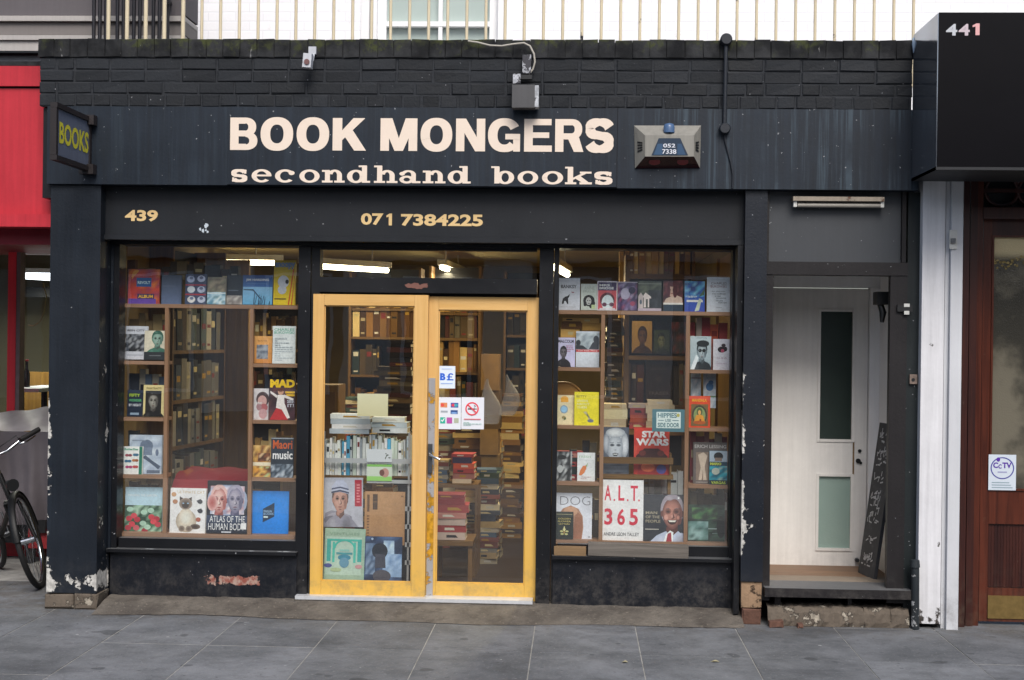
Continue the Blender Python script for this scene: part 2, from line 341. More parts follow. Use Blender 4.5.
PINE = wood('pine_shelf', '#8f6c52', '#a5826a', 1, .55, 'x')
PINEV = wood('pine_upright', '#8d684c', '#a27d60', 1, .55, 'z')
OAK = wood('bookcase_wood', '#7a5a2e', '#5d4322', 1, .55, 'z')
OAKH = wood('bookcase_shelf_wood', '#7a5c32', '#5d4322', 1, .55, 'x')
YPANEL = wood('yellow_panel', '#8c6a30', '#6f5124', 1, .5, 'z')
OLDW = wood('weathered_plank', '#77716a', '#4d4945', 1, .8, 'x', 0, .2, .4)
RAWW = wood('raw_block_wood', '#8f7556', '#6f5b43', 1, .8, 'x', 0, .2, .3)
FLOORW = wood('lobby_board', '#86684f', '#6f5644', 1, .6, 'x', .5)
FLOORD = wood('shop_floor', '#3a2b22', '#231a16', 1, .45, 'x')
ALU = plain('aluminium', '#d3d6d9', .4, .1, 30, .35)
STEEL = plain('dull_steel', '#6f7276', .35, .2, 40, .9)
BRASS = plain('aged_brass', '#8d7648', .4, .2, 30, .7)
BLACKM = plain('black_plastic', '#17181a', .45, .2)
WHITEPL = plain('white_plastic', '#c9c9c4', .5, .12, 40)
CEIL = plain('yellowed_ceiling', '#e0cd92', .8, .12, 3)
INWALL = plain('interior_wall', '#7d6a3e', .8, .2, 3)
GLASS = glass('shop_glass', (.93, .95, .94), 2.6, .010)
GLASSD = glass('door_glass', (.88, .90, .89), 2.4, .008)
GLASSN = glass('neighbour_glass', (.85, .88, .86), 1.0, .01)
SHEEN = glass('clear_polythene', (.86, .87, .88), 1.2, .02, .12)
t = NT('frosted_glass'); v = t.noise(55, 3, .6); t.base(t.mix(t.noise(2, 3), lin('#1f2926'), lin('#3a4641'))); t.rough(.25); t.bump(v, .35, .004); FROSTD = t.m
t = NT('rippled_glass'); v = t.noise(75, 2, .5); t.base(t.mix(t.noise(2, 3), lin('#7f9890'), lin('#9db0a8'))); t.rough(.3); t.bump(v, .4, .004); RIPPLE = t.m
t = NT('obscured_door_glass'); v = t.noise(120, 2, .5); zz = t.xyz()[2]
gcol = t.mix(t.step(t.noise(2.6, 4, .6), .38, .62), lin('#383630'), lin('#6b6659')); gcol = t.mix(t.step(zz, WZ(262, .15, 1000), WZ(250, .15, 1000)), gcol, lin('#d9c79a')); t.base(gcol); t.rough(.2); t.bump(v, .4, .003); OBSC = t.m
t = NT('pale_window_glass'); t.base(t.mix(t.noise(1.5, 3), lin('#94a39d'), lin('#b4c0bb'))); t.rough(.12); PALEG = t.m
TUBE = emit('lit_tube', '#fff0c8', 15); TUBEW = emit('lit_tube_white', '#f3f6ff', 5); LAMPOFF = plain('unlit_tube', '#9a958c', .4)
CONC = NT('concrete_apron'); t = CONC
a = t.noise(3, 6, .7); b_ = t.noise(38, 5, .65); c_ = t.noise(11, 5, .7)
col = t.mix(t.step(a, .3, .7), lin('#504b46'), lin('#726c64')); col = t.mix(t.math('MULTIPLY', t.step(c_, .5, .7), .6), col, lin('#47423d')); col = t.mix(t.math('MULTIPLY', t.step(b_, .6, .72), .5), col, lin('#a39a8c'))
t.base(col); t.rough(.9); t.spec(.2); t.bump(t.math('ADD', b_, t.math('MULTIPLY', c_, 1.5)), .9, .012); CONC = t.m
STONE = paint('crumbling_render', '#5d544a', .9, .8, .1, chips=('#a89f90', .57, []), bump=1.0)
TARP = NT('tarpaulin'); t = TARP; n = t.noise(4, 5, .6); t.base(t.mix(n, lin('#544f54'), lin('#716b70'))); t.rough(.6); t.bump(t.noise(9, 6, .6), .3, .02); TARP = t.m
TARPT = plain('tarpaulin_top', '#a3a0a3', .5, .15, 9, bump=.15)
RUBBER = plain('tyre_rubber', '#141416', .7, .25, 60)
CHROME = plain('chrome', '#c8ccd0', .15, .1, 30, 1)
BIKEP = plain('bike_paint', '#0c0e10', .5, .1, 20, 0, .3)
REDCL = NT('red_cloth'); t = REDCL; t.base(t.mix(t.step(t.noise(1, 3, .5, stretch=(9, 3, 9)), .6, .68), lin('#8a1f2c'), lin('#a0502c'))); t.rough(.85); REDCL = t.m
CHALK = NT('chalkboard'); t = CHALK; t.base(t.mix(t.math('MULTIPLY', t.step(t.noise(9, 6, .7), .5, .8), .5), lin('#3c3d40'), lin('#77787b'))); t.rough(.75); CHALK = t.m
DARKBOX = plain('gloss_black_panel', '#0a090d', .3, .2, 3, 0, .12)
LENS = plain('dark_red_lens', '#2c0b0d', .15, .3, 8)
LENSB = plain('blue_strobe', '#4a6488', .25, .1)
ALARMW = paint('alarm_case', '#85837c', .5, .15, .25, bump=.08, chips=('#6b7058', .72, []))
LEAF = plain('dry_leaf', '#938c70', .8, .2)
# pavement slabs
PAV = NT('paving_slab'); t = PAV; a_ = t.n('ShaderNodeAttribute'); a_.attribute_name = 'Col'
s1 = t.noise(1.7, 6, .7); s2 = t.noise(55, 4, .6); s3 = t.noise(8, 5, .7); y_ = t.xyz()[1]
col = t.mix(t.step(s1, .3, .7), lin('#535659'), lin('#76797d')); col = t.mix(1.0, col, a_.outputs['Color'], 'MULTIPLY')
col = t.mix(t.math('MULTIPLY', t.step(s3, .48, .75), .45), col, lin('#454649')); col = t.mix(t.math('MULTIPLY', t.step(s2, .55, .72), .5), col, lin('#8b8e93'))
col = t.mix(t.math('MULTIPLY', t.step(t.noise(4.3, 2, .4), .70, .715), .5), col, lin('#2e3033')); col = t.mix(t.math('MULTIPLY', t.step(t.noise(14, 2, .4), .765, .775), .75), col, lin('#a5a7a8'))
col = t.mix(t.math('MULTIPLY', t.step(y_, -.55, .1), t.math('MULTIPLY', t.step(s3, .35, .6), .5)), col, lin('#5d5850'))
col = t.mix(t.math('MULTIPLY', t.step(t.noise(21, 3, .5), .66, .70), .55), col, lin('#3d3f42')); col = t.mix(t.math('MULTIPLY', t.step(t.noise(33, 2, .4), .745, .76), .7), col, lin('#9b9d9f'))
col = t.mix(t.math('MULTIPLY', t.step(t.noise(.9, 5, .7, stretch=(1, 2.5, 1)), .52, .68), .4), col, lin('#3c3e42'))
t.base(col); t.rough(t.math('ADD', .55, t.math('MULTIPLY', s3, .3))); t.spec(.3); t.bump(t.math('ADD', s2, t.math('MULTIPLY', s3, 1.2)), .6, .008); PAV = t.m
JOINT = plain('joint_mortar', '#94938f', .9, .4, 9)
GROUND = plain('ground_asphalt', '#3b3d40', .9, .2, 6)
# ------------------------------------------------------------------ world and sun
w = bpy.data.worlds.new('World'); S.world = w; w.use_nodes = True; nt = w.node_tree
sky = nt.nodes.new('ShaderNodeTexSky'); sky.sky_type = 'NISHITA'; sky.sun_disc = False
EL, AZ = math.radians(47), math.radians(168)
sky.sun_elevation = EL; sky.sun_rotation = AZ; sky.air_density = 1.0; sky.dust_density = 3.0; sky.ozone_density = 1.0
bg = nt.nodes['Background']; nt.links.new(sky.outputs[0], bg.inputs[0]); bg.inputs[1].default_value = .15
sun = bpy.data.lights.new('sun', 'SUN'); sun.energy = 2.9; sun.angle = math.radians(32); sun.color = (1, .97, .93)
so = bpy.data.objects.new('sun', sun); COL.objects.link(so)
sd = Vector((math.sin(AZ)*math.cos(EL), math.cos(AZ)*math.cos(EL), math.sin(EL)))
so.rotation_euler = sd.to_track_quat('Z', 'Y').to_euler(); so.location = (0, -6, 9)
S.view_settings.view_transform = 'Standard'; S.view_settings.look = 'None'; S.view_settings.exposure = 0
S.cycles.use_denoising = True; S.cycles.max_bounces = 8; S.cycles.transparent_max_bounces = 16; S.cycles.caustics_reflective = False; S.cycles.caustics_refractive = False
S.cycles.sample_clamp_indirect = 6
# ------------------------------------------------------------------ setting
m = MB(); m.face([(-400, -400, -.03), (400, -400, -.03), (400, 400, -.03), (-400, 400, -.03)]); tag(m.build('ground', GROUND), kind='structure')
m = MB(); m.face([(-9, -7, -.0025), (9, -7, -.0025), (9, 3.0, -.0025), (-9, 3.0, -.0025)])
xs0 = WX(535, -.2, 622)
rows = [(-.165-.9*k) for k in range(0, 8)]
sl = random.Random(3)
ydiv = [0.9, -.03, -.87, -1.72, -2.57, -3.4, -4.3]
tile = .600
for i in range(-15, 15):
    x0 = xs0+i*tile
    off = sl.choice([0, 0, .015, -.02, .12 if i < -4 else 0])
    for a in range(len(ydiv)-1):
        y1, y0 = ydiv[a]+(off if a else 0), ydiv[a+1]+off
        g = .0065; h = sl.uniform(-.0015, .0015); br = sl.uniform(.86, 1.12); cc = (br, br*1.0, br*1.01)
        gy = .013; P = [(x0+g/2, y0+gy/2, h), (x0+tile-g/2, y0+gy/2, h+sl.uniform(-.001, .001)), (x0+tile-g/2, y1-gy/2, h), (x0+g/2, y1-gy/2, h)]
        Q = [(p[0], p[1], -.02) for p in P]
        m.face(P, 1, cc)
        for k in range(4): m.face([Q[k], Q[(k+1) % 4], P[(k+1) % 4], P[k]], 1, cc)
tag(m.build('pavement', [JOINT, PAV]), kind='structure')
# sloping concrete apron in front of the shop
def apron(name, px0, px1, yb, yf, zb):
    m = MB(); x0, x1 = WX(px0, -.1), WX(px1, -.1); n = 60; rr = random.Random(5); rws = []
    for k in range(5):
        f = k/4; row = []
        for a in range(n+1):
            x = x0+(x1-x0)*a/n; yfw = yf+.035*math.sin(x*2.1)+.02*math.sin(x*5.3+1)+rr.uniform(-.008, .008)
            z = .003+(zb-.003)*math.sin(f*PI/2)**.9+(rr.uniform(-.004, .004) if 0 < k < 4 else 0)
            row.append((x, yfw+(yb-yfw)*f, z))
        rws.append(row)
    m.grid(rws); return tag(m.build(name, CONC), kind='structure')
YG = .20                                   # plane of the shop windows
apron('concrete_apron', 98, 748, YG+.06, -.15, .062)
# ------------------------------------------------------------------ the bookshop building
SHOP = thing('bookshop_building', (0, .5, 0), 'dark navy single storey bookshop front with painted lettering, brick parapet and two display windows', 'shop')
# brick parapet
m = MB(); rr = random.Random(11)
X0, X1 = WX(41, 0, 70), WX(912, 0, 70)
zc = [WZ(p, -.01, 480) for p in (107.5, 95.3, 83.2, 71.2, 58.8)]; ztop = WZ(40, -.01, 480)
for r in range(4):
    z0, z1 = zc[r], zc[r+1]; x = X0+(-.1125 if r % 2 else 0)
    while x < X1:
        L = .1055 if (r == 0 or rr.random() < .06) else .2155
        a, b = max(x, X0), min(x+L, X1)
        if b-a > .02: m.cbox(a+.001, -.018+rr.uniform(-.003, .003), z0+.003+(rr.uniform(-.010, 0) if r == 0 else 0), b-.001, .1, z1-.0035, .0055, 0, .0026, (lambda q: (q, q, q*1.02))(rr.choice([.85, .92, 1, 1, 1.06, 1.15, 1.25])))
        x += L+.0085
m.build('parapet_brickwork', BRICKP, SHOP)
m = MB(); x = X0-.01
while x < X1:
    L = rr.uniform(.098, .112); m.cbox(x+.0006, -.026+rr.uniform(-.003, .003), zc[4]+.003, min(x+L, X1)-.0006, .2, ztop+rr.uniform(-.004, .002), .004, 0, .0025); x += L+.001
m.build('coping', MOSS, SHOP)
B(X0+.004, -.0125, zc[0]-.004, X1-.004, .19, ztop-.015).build('mortar_bed', MORTAR, SHOP)
B(X0+.6, .205, ztop-.01, X1, .5, ztop+.008).build('parapet_flashing', MOULD, SHOP)
# fascia
fx0, fx1 = WX(47, -.03, 150), WX(919, -.03, 150)
zf0, zf1 = WZ(187, -.03, 500), zc[0]-.006
xs_ = [fx0, WX(228, -.03, 150), WX(617, -.03, 150), fx1]
B(xs_[0], -.03, zf0, xs_[1]-.002, .25, zf1).build('fascia_board', FASCIA, SHOP, bevel=.004)
B(xs_[1], -.036, zf0+.004, xs_[2], .25, zf1).build('fascia_board', FASCIA, SHOP, bevel=.004)
B(xs_[2]+.002, -.03, zf0-.002, xs_[3], .25, zf1).build('fascia_board', FASCIA, SHOP, bevel=.004)
# sign letters
def letters(parent, y, word, boxes, yb, yt, name, mat, col, asc=1):
    m = MB(); k = 0
    for ch, (a, b) in zip(word, boxes):
        x0, x1 = WX(a, y, (yb+yt)/2), WX(b, y, (yb+yt)/2); z0, z1 = WZ(yb, y, 420), WZ(yt, y, 420)
        for pc in GL[ch]:
            k += 1; d = y-.00002*(k % 60)
            m.face([(x0+u*(x1-x0), d, z0+v*(z1-z0)) for u, v in pc], 0, col)
    return m.build(name, mat, parent)
CREAMC = lin('#e2d2c2')
letters(SHOP, -.038, 'BOOKMONGERS', [(230.2, 257.5), (260.6, 293.2), (296.6, 329.2), (332.7, 365.5), (380.5, 417.3), (420.6, 452.3), (456, 485.2), (488, 520.8), (524.2, 552), (555.2, 583), (586, 613.2)], 151, 118.4, 'shop_name_lettering', SIGNM, CREAMC)
letters(SHOP, -.038, 'secondhandbooks', [(231.3, 247.3), (251.6, 271.6), (275, 295.2), (299.4, 319.6), (322, 344.7), (347, 370.2), (374, 397.5), (399.4, 420.5), (422.8, 445.5), (447.7, 470.8), (491.2, 514.2), (517.6, 538.2), (542, 563.2), (565, 592), (594.4, 612.4)], 183.2, 170.6, 'trade_lettering', SIGNM, CREAMC)
# lower fascia
YL = .085
lx0, lz0, lx1, lz1 = R(101, 193, 746, 242, YL)
lz1 = zf0-.002
B(lx0, YL, lz0+.03, lx1, .30, lz1).build('lower_fascia', LOWF, SHOP, bevel=.004)
B(lx0, YL-.022, lz0-.002, lx1, .30, lz0+.028).build('lower_fascia_ledge', LOWF, SHOP, bevel=.006)
def textmesh(m, txt, x0, z0, x1, z1, y, col, bold=0, mi=0):
    V, P = textpolys(txt, bold)
    for p in P: m.face([(x0+V[i][0]*(x1-x0), y, z0+V[i][1]*(z1-z0)) for i in p], mi, col)
def one_digit(m, x0, z0, x1, z1, y, c):
    w = x1-x0; h = z1-z0; m.face([(x0+w*.42, y, z0), (x1, y, z0), (x1, y, z1), (x0+w*.55, y, z1), (x0, y, z1-h*.16), (x0, y, z1-h*.32), (x0+w*.42, y, z1-h*.26)], 0, c)
m = MB(); textmesh(m, '439', *R(125, 210, 158, 221.4, YL), YL-.002, lin('#d9bb86'), .035); m.build('street_number', SIGNM, SHOP)
m = MB(); dc = lin('#d9bb86'); textmesh(m, '07', *R(361, 213.2, 383.5, 225, YL), YL-.002, dc, .035); textmesh(m, '7384225', *R(401, 214.2, 483, 226.2, YL), YL-.002, dc, .035); one_digit(m, *R(386.5, 213.6, 392, 225.4, YL), YL-.002, dc); m.build('telephone_number', SIGNM, SHOP)
m = MB(); rr = random.Random(4)
cx, cz = W(203, 229, YL)
for k in range(7):
    q = [(cx+rr.uniform(-.035, .035)+.012*math.cos(a), YL-.0015-.0002*k, cz+rr.uniform(-.03, .03)+.016*math.sin(a)) for a in (0, 1.4, 2.7, 4.2, 5.3)]
    c0 = (rr.uniform(-.03, .03), rr.uniform(-.03, .03)); q = [(cx+c0[0]+rr.uniform(.004, .014)*math.cos(a), YL-.0015-.0002*k, cz+c0[1]+rr.uniform(.004, .018)*math.sin(a)) for a in (0, 1.2, 2.5, 3.8, 5.1)]
    m.face(q, 0, lin('#b9c3cc'))
m.build('paint_chip', SIGNM, SHOP)
# left pillar
px0, px1 = WX(48.5, 0, 400), WX(98.5, 0, 400)
B(px0, 0, .10, px1, .42, zf0-.003).build('pillar', PILL, SHOP, bevel=.006)
m = MB(); rr = random.Random(9); x = px0-.012
for L in (.19, .155):
    m.cbox(x, -.006+rr.uniform(-.006, .004), 0, min(x+L, px1+.008), .42, .096+rr.uniform(-.006, .002), .012, 0, .006); x += L
m.build('pillar_footing', STONE, SHOP)
B(WX(43.5, .03, 160), .02, WZ(198, .03, 50), px0-.004, .3, zc[0]-.01).build('fascia_end_box', FRAME, SHOP, bevel=.004)
B(px1+.002, .19, .05, WX(112, .19, 400), .42, lz0-.005).build('pillar_return', PILL, SHOP)
# narrow pillar between window and side doorway
nx0, nx1 = WX(743, 0, 400), WX(765, 0, 400)
B(nx0, .0, .26, nx1, .40, zf0-.003).build('pillar', PILR, SHOP, bevel=.005)
B(nx0+.006, .012, .10, nx1-.004, .38, .257).build('exposed_timber', paint('rotten_timber', '#8d745c', .9, .6, .3, bump=.8, chips=('#4d3c2e', .55, [])), SHOP, bevel=.01)
m = MB(); m.cbox(nx0+.01, .0, .0, nx1-.006, .3, .095, .008, 0, .006); m.build('footing_brick', plain('orange_brick', '#5e4236', .9, .3, 30, bump=.6), SHOP)
B(WX(736, .05, 400), .05, .05, nx0-.003, .40, lz0-.005).build('pillar_return', FRAME, SHOP, bevel=.004)
# window & door frame -------------------------------------------------
zhead = WZ(247, YG, 420)
B(px1+.003, YG-.02, zhead, nx0-.003, .42, lz0-.006).build('window_head', FRAME, SHOP, bevel=.004)
def framebox(name, x0, y0, x1, y1, Y=YG, d=.1, mat=FRAME, par=SHOP, bev=.004):
    a = R(x0, y0, x1, y1, Y); return B(a[0], Y, a[1], a[2], Y+d, a[3]).build(name, mat, par, bevel=bev)
zs = .075
def post(x0, x1, name='post', Y=YG, d=.12, ztop_=None, mat=FRAME, z0=.06):
    a, b = WX(x0, Y, 400), WX(x1, Y, 400); return B(a, Y, z0, b, Y+d, (ztop_ or zhead)-.001).build(name, mat, SHOP, bevel=.004)
post(109, 118, 'window_jamb'); post(297, 309, 'door_jamb'); post(310, 318.5, 'door_jamb', YG+.015, .1); post(538, 552, 'door_jamb'); post(552.8, 557.5, 'window_jamb', YG+.01, .1); post(731, 736, 'window_jamb')
framebox('transom_bar', 319, 278, 537, 293, YG+.012, .10)
framebox('door_head', 319, 289, 537, 301, YG+.108, .05)
m = MB(); rr = random.Random(2); a = R(402, 282, 428, 290.5, YG+.012)
for k in range(9):
    u = rr.uniform(.1, .9); cx = a[0]+(a[2]-a[0])*u; cz = (a[1]+a[3])/2+rr.uniform(-.006, .006)
    m.face([(cx+rr.uniform(.015, .035)*math.cos(q), YG+.0105-.0002*k, cz+rr.uniform(.010, .018)*math.sin(q)) for q in [2*PI*j/7 for j in range(7)]], 0, lin('#7a544b'))
m.build('worn_patch', SIGNM, SHOP)
# transom window
TW = framebox('transom_window_rail', 319, 246, 537, 250.5, YG+.02, .06)
a = R(319, 250, 537, 278.5, YG+.05); m = MB(); m.face([(a[0], YG+.05, a[1]), (a[2], YG+.05, a[1]), (a[2], YG+.05, a[3]), (a[0], YG+.05, a[3])]); m.build('transom_pane', GLASS, SHOP)
m = MB()
# stall risers and sills
def riser(px0_, px1_, ysill, mat):
    x0, x1 = WX(px0_, YG, 560), WX(px1_, YG, 560); zt = WZ(ysill, YG, (px0_+px1_)/2)
    B(x0, YG-.01, .03, x1, YG+.1, zt-.022).build('stall_riser', mat, SHOP, bevel=.004)
    B(x0-.004, YG-.05, zt-.020, x1+.004, YG+.12, zt).build('window_sill', FRAME, SHOP, bevel=.005)
    return zt
zsl = riser(109, 297, 549.5, RISER); zsr = riser(553, 731, 556.5, RISER2)
framebox('sill_rail', 118.5, 539.5, 297, 549, YG+.012, .07); framebox('sill_rail', 557.5, 545.5, 731, 556, YG+.035, .05)
# chips of flaked paint on the left sill
m = MB(); rr = random.Random(12)
for (cx_, n) in ((147, 3), (150, 3), (281, 2), (285, 3), (252, 2)):
    for k in range(n):
        X = WX(cx_+rr.uniform(-3, 3), YG-.045, 547); m.face([(X+rr.uniform(.004, .022)*math.cos(q), YG-.03+rr.uniform(.004, .014)*math.sin(q), zsl+.0016+.0003*k) for q in [2*PI*j/6 for j in range(6)]], 0, lin('#c9ced2'))
m.build('flaked_paint', SIGNM, SHOP)
# display windows: panes
YP = YG+.055
def pane(x0, y0, x1, y1, Y, mat, par, name='pane', T=.0):
    a = R(x0, y0, x1, y1, Y); m = MB(); m.face([(a[0], Y, a[1]), (a[2], Y, a[1]), (a[2], Y, a[3]), (a[0], Y, a[3])]); return m.build(name, mat, par)
pane(118, 246, 297.5, 541, YP, GLASS, SHOP, 'window_pane'); pane(557, 246, 731.5, 547, YP, GLASS, SHOP, 'window_pane')
# old planks on the right sill
a = R(588, 543.5, 688, 555, YG); tag(B(a[0], YG-.045, zsr+.003, a[2], YG+.028, a[3], rot=Matrix.Rotation(.012, 3, 'Y')).build('timber_plank', OLDW, bevel=.004), 'weathered grey timber plank lying along the right window sill', 'plank')
a = R(552.5, 546.5, 586, 556, YG); tag(B(a[0]+.01, YG-.04, zsr+.003, a[2], YG+.028, a[3]).build('timber_block', RAWW, bevel=.006), 'short raw timber block beside the door on the right window sill', 'timber block')
# ------------------------------------------------------------------ sliding doors
def sdoor(xs, ys, Y, label, glassbox, sticky=False):
    x0, x1 = xs; y0, y1 = ys; gx0, gy0, gx1, gy1 = glassbox; D = thing('sliding_door', ((WX(x0, Y)+WX(x1, Y))/2, Y, .07), label, 'door', 'yellow wooden shop doors')
    a = R(x0, y0, x1, y1, Y); g = R(gx0, gy0, gx1, gy1, Y); th = .045
    B(a[0], Y, a[1], g[0], Y+th, a[3]).build('stile', YELW, D, bevel=.004); B(g[2], Y, a[1], a[2], Y+th, a[3]).build('stile', YELW, D, bevel=.004)
    B(g[0]+.001, Y+.001, g[3], g[2]-.001, Y+th-.001, a[3]).build('rail', YELR, D, bevel=.003); B(g[0]+.001, Y+.001, a[1], g[2]-.001, Y+th-.001, g[1]).build('rail', YELR, D, bevel=.003)
    m = MB(); m.face([(g[0], Y+.022, g[1]), (g[2], Y+.022, g[1]), (g[2], Y+.022, g[3]), (g[0], Y+.022, g[3])]); m.build('pane', GLASSD, D)
    m = MB(); e = .008
    for bb in ((g[0], g[1], g[0]+e, g[3]), (g[2]-e, g[1], g[2], g[3]), (g[0]+e, g[3]-e, g[2]-e, g[3]), (g[0]+e, g[1], g[2]-e, g[1]+e)): m.box(bb[0]+.0005, Y+.012, bb[1]+.0005, bb[2]-.0005, Y+.021, bb[3]-.0005)
    m.build('glazing_bead', YELW, D)
    return D, a, g
Y1, Y2 = YG+.0, YG+.055
DL, aL, gL = sdoor((311.5, 426.5), (294.5, 598), Y1, 'left yellow wooden sliding door with shelves of books pressed behind its glass', (322.5, 305.5, 413, 582))
DR, aR, gR = sdoor((425, 537), (297, 602), Y2, 'right yellow wooden sliding door with white stickers on its dark glass', (437, 310, 526, 584))
a = R(427.5, 378, 434.5, 600, Y2); B(aL[2]+.004, Y2-.010, .085, aL[2]+.045, Y2-.001, a[3]).build('aluminium_edge', paint('worn_edge', '#a8a9ad', .4, .1, .1, chips=('#dba430', .56, [('z', .5, .5, .12, -.2, 1)]), metal=.2), DR)
B(aL[2]+.006, Y2-.03, WZ(474, Y2), aL[2]+.034, Y2-.011, WZ(445, Y2)).build('handle_plate', STEEL, DR, bevel=.004)
MB().tube([(aL[2]+.018, Y2-.03, WZ(455, Y2)), (aL[2]+.02, Y2-.05, WZ(456, Y2)), (aL[2]+.085, Y2-.052, WZ(460, Y2))], .008).build('lever_handle', CHROME, DR)
B(WX(300, YG), YG-.06, .064, WX(536, YG), YG+.14, .086).build('door_threshold', ALU, SHOP, bevel=.004)
B(WX(299, YG), YG-.055, .03, WX(537, YG), YG+.14, .063).build('threshold_step', CONC, SHOP)
# ------------------------------------------------------------------ side doorway (right)
YD = .04
dx0, dx1 = WX(767, YD, 400), WX(890, YD, 400); ex1 = WX(921, YD, 400)
zl0, zl1 = WZ(275, YD, 830), WZ(262, YD, 830)
B(nx1+.003, YD, .14, WX(772, YD, 400), YD+.12, zl0-.002).build('door_jamb', BROWNF, SHOP, bevel=.005)
B(dx1-.006, YD, .14, WX(906, YD, 400), YD+.055, zl0-.002).build('door_jamb', BROWNF, SHOP, bevel=.005)
B(WX(906.5, YD, 400), YD+.015, .02, ex1-.008, .42, zf0-.004).build('end_pilaster', paint('green_black_paint', '#171e20', .45, .3, .3, dust=.3, speck=.1), SHOP, bevel=.005)
B(nx1+.003, YD-.006, zl0, WX(906, YD, 400), YD+.13, zl1).build('door_head', BROWNF, SHOP, bevel=.005)
z9 = zf0-.004
B(nx1+.003, YD, zl1+.002, WX(769, YD, 240), YD+.1, z9).build('overpanel_frame', BROWNF, SHOP); B(WX(902, YD, 240), YD, zl1+.002, WX(906, YD, 240), YD+.1, z9).build('overpanel_frame', BROWNF, SHOP)
B(WX(769.2, YD, 240), YD+.03, zl1+.002, WX(901.8, YD, 240), YD+.09, z9).build('overpanel', PANELG, SHOP)
zt_ = WZ(589, -.02, 835)
B(nx1+.01, -.03, zt_-.054, WX(911, 0, 595), YD+.2, zt_).build('door_step', BROWNF, SHOP, bevel=.006)
# rubble base below the step
B(nx1+.01, .22, 0, WX(911, 0, 610)-.02, .3, zt_-.05).build('step_backing', MORTAR, SHOP)
m = MB(); rr = random.Random(21); xa_, xb_ = nx1+.03, WX(911, 0, 610)-.015; x = xa_
while x < xb_-.02:
    L = min(rr.choice([.16, .3, .42]), xb_-x); hh_ = rr.uniform(.104, .122); y_ = rr.uniform(-.035, -.015); n = max(int(L/.03), 2); rws = []
    for k, (yy_, zz_) in enumerate(((y_, .001), (y_-.004, .03), (y_+.006, hh_*.72), (y_+.03, hh_), (.10, hh_+.004), (.23, hh_))): rws.append([(x+L*q/n, yy_+rr.uniform(-.007, .007), max(zz_+(rr.uniform(-.008, .006) if k else 0), .001)) for q in range(n+1)])
    m.grid(rws, 0, False, False); x += L
m.build('step_footing', STONE, SHOP)
for (p, q) in ((775, 781), (848, 852)):
    B(WX(p, .05, 605), .06, .08, WX(q, .05, 605), .13, zt_-.056).build('step_bearer', BROWNF, SHOP)
for (p, q, h_) in ((768, 782, .04), (797, 803, .02)):
    m = MB(); m.cbox(WX(p, -.05, 610), -.09, 0.002, WX(q, -.05, 610), -.02, h_, .008, 0, .008); tag(m.build('brick_fragment', MATS['orange_brick']), 'larger broken red brick fragment under the side doorway step' if h_ > .03 else 'smaller broken brick chip under the side doorway step', 'brick fragment')
# lobby
LY = .92
lx_0, lx_1 = WX(758, .5, 400), WX(890, .2, 400)+.075
B(lx_0, YD+.205, zt_-.05, lx_1, LY+.1, zt_-.006).build('lobby_floor', FLOORW, SHOP)
B(lx_1, YD+.06, zt_-.05, lx_1+.05, LY+.1, 2.4).build('lobby_side_wall', WHITEP, SHOP)
B(nx1+.003, YD+.125, zt_-.05, nx1+.02, LY+.1, 2.4).build('lobby_side_wall', WHITEP, SHOP)
B(nx1, YD+.105, 2.30, lx_1+.05, LY+.2, 2.36).build('lobby_ceiling', WHITEP, SHOP)
# inner door frame + door
B(nx1+.021, YD+.206, zt_-.0055, lx_1-.001, .44, zt_-.002).build('lobby_threshold', paint('worn_stone', '#85796b', .8, .3, .1, bump=.4), SHOP)
IY = .86
fr = WX(868, IY, 430)
zdt = WZ(288, IY, 820)
B(nx1+.02, IY, zdt+.004, lx_1-.001, IY+.06, 2.30).build('inner_door_head', WHITEP, SHOP, bevel=.004)
B(fr, IY-.02, zt_-.006, WX(879, IY, 430), IY+.06, zdt+.003).build('inner_door_frame', WHITEP, SHOP, bevel=.006)
B(WX(879.2, IY, 430), IY, zt_-.006, lx_1-.001, IY+.06, zdt+.003).build('inner_wall', WHITEP, SHOP)
DD = thing('flush_door', (WX(810, IY), IY, zt_), 'white side door with one tall dark pane above a smaller pale pane', 'door')
da = (nx1+.03, WZ(566, IY, 815), fr-.004, zdt-.002); g1 = R(820, 311, 853, 440, IY); g2 = R(820, 476, 848, 549, IY)
m = MB(); yy = IY+.015
def slab(m, x0, z0, x1, z1): m.box(x0, yy, z0, x1, yy+.035, z1)
gx0 = g1[0]; gx1 = g1[2]
slab(m, da[0], da[1], gx0, da[3]); slab(m, gx1, da[1], da[2], da[3]); slab(m, gx0, g1[3], gx1, da[3]); slab(m, gx0, g2[3], gx1, g1[1]); slab(m, gx0, da[1], gx1, g2[1])
m.build('door_leaf', DOORW, DD)
for g, mt in ((g1, FROSTD), (g2, RIPPLE)):
    m = MB(); m.box(gx0+.003, yy+.014, g[1]+.003, gx1-.003, yy+.02, g[3]-.003); gp = m.build('pane', mt, DD)
    m = MB(); e = .014
    for bb in ((gx0-e, g[1]-e, gx0+.004, g[3]+e), (gx1-.004, g[1]-e, gx1+e, g[3]+e), (gx0+.005, g[3]-.004, gx1-.005, g[3]+e), (gx0+.005, g[1]-e, gx1-.005, g[1]+.004)): m.box(bb[0], yy-.008, bb[1], bb[2], yy+.012, bb[3])
    m.build('glazing_bead', DOORW, gp, bevel=.002)
for (p, q, r_) in ((860, 451, .011), (858.5, 461, .016), (861, 463, .009)):
    X, Z = W(p, q, IY); MB().tube([(X, yy-.012, Z), (X, yy+.004, Z)], r_, 12).build('lock', BLACKM, DD)
a = R(851.5, 442, 853.5, 475, IY); B(a[0]+.01, yy-.002, a[1], a[2]+.008, yy+.002, a[3]).build('letter_slot', RAWW, DD)
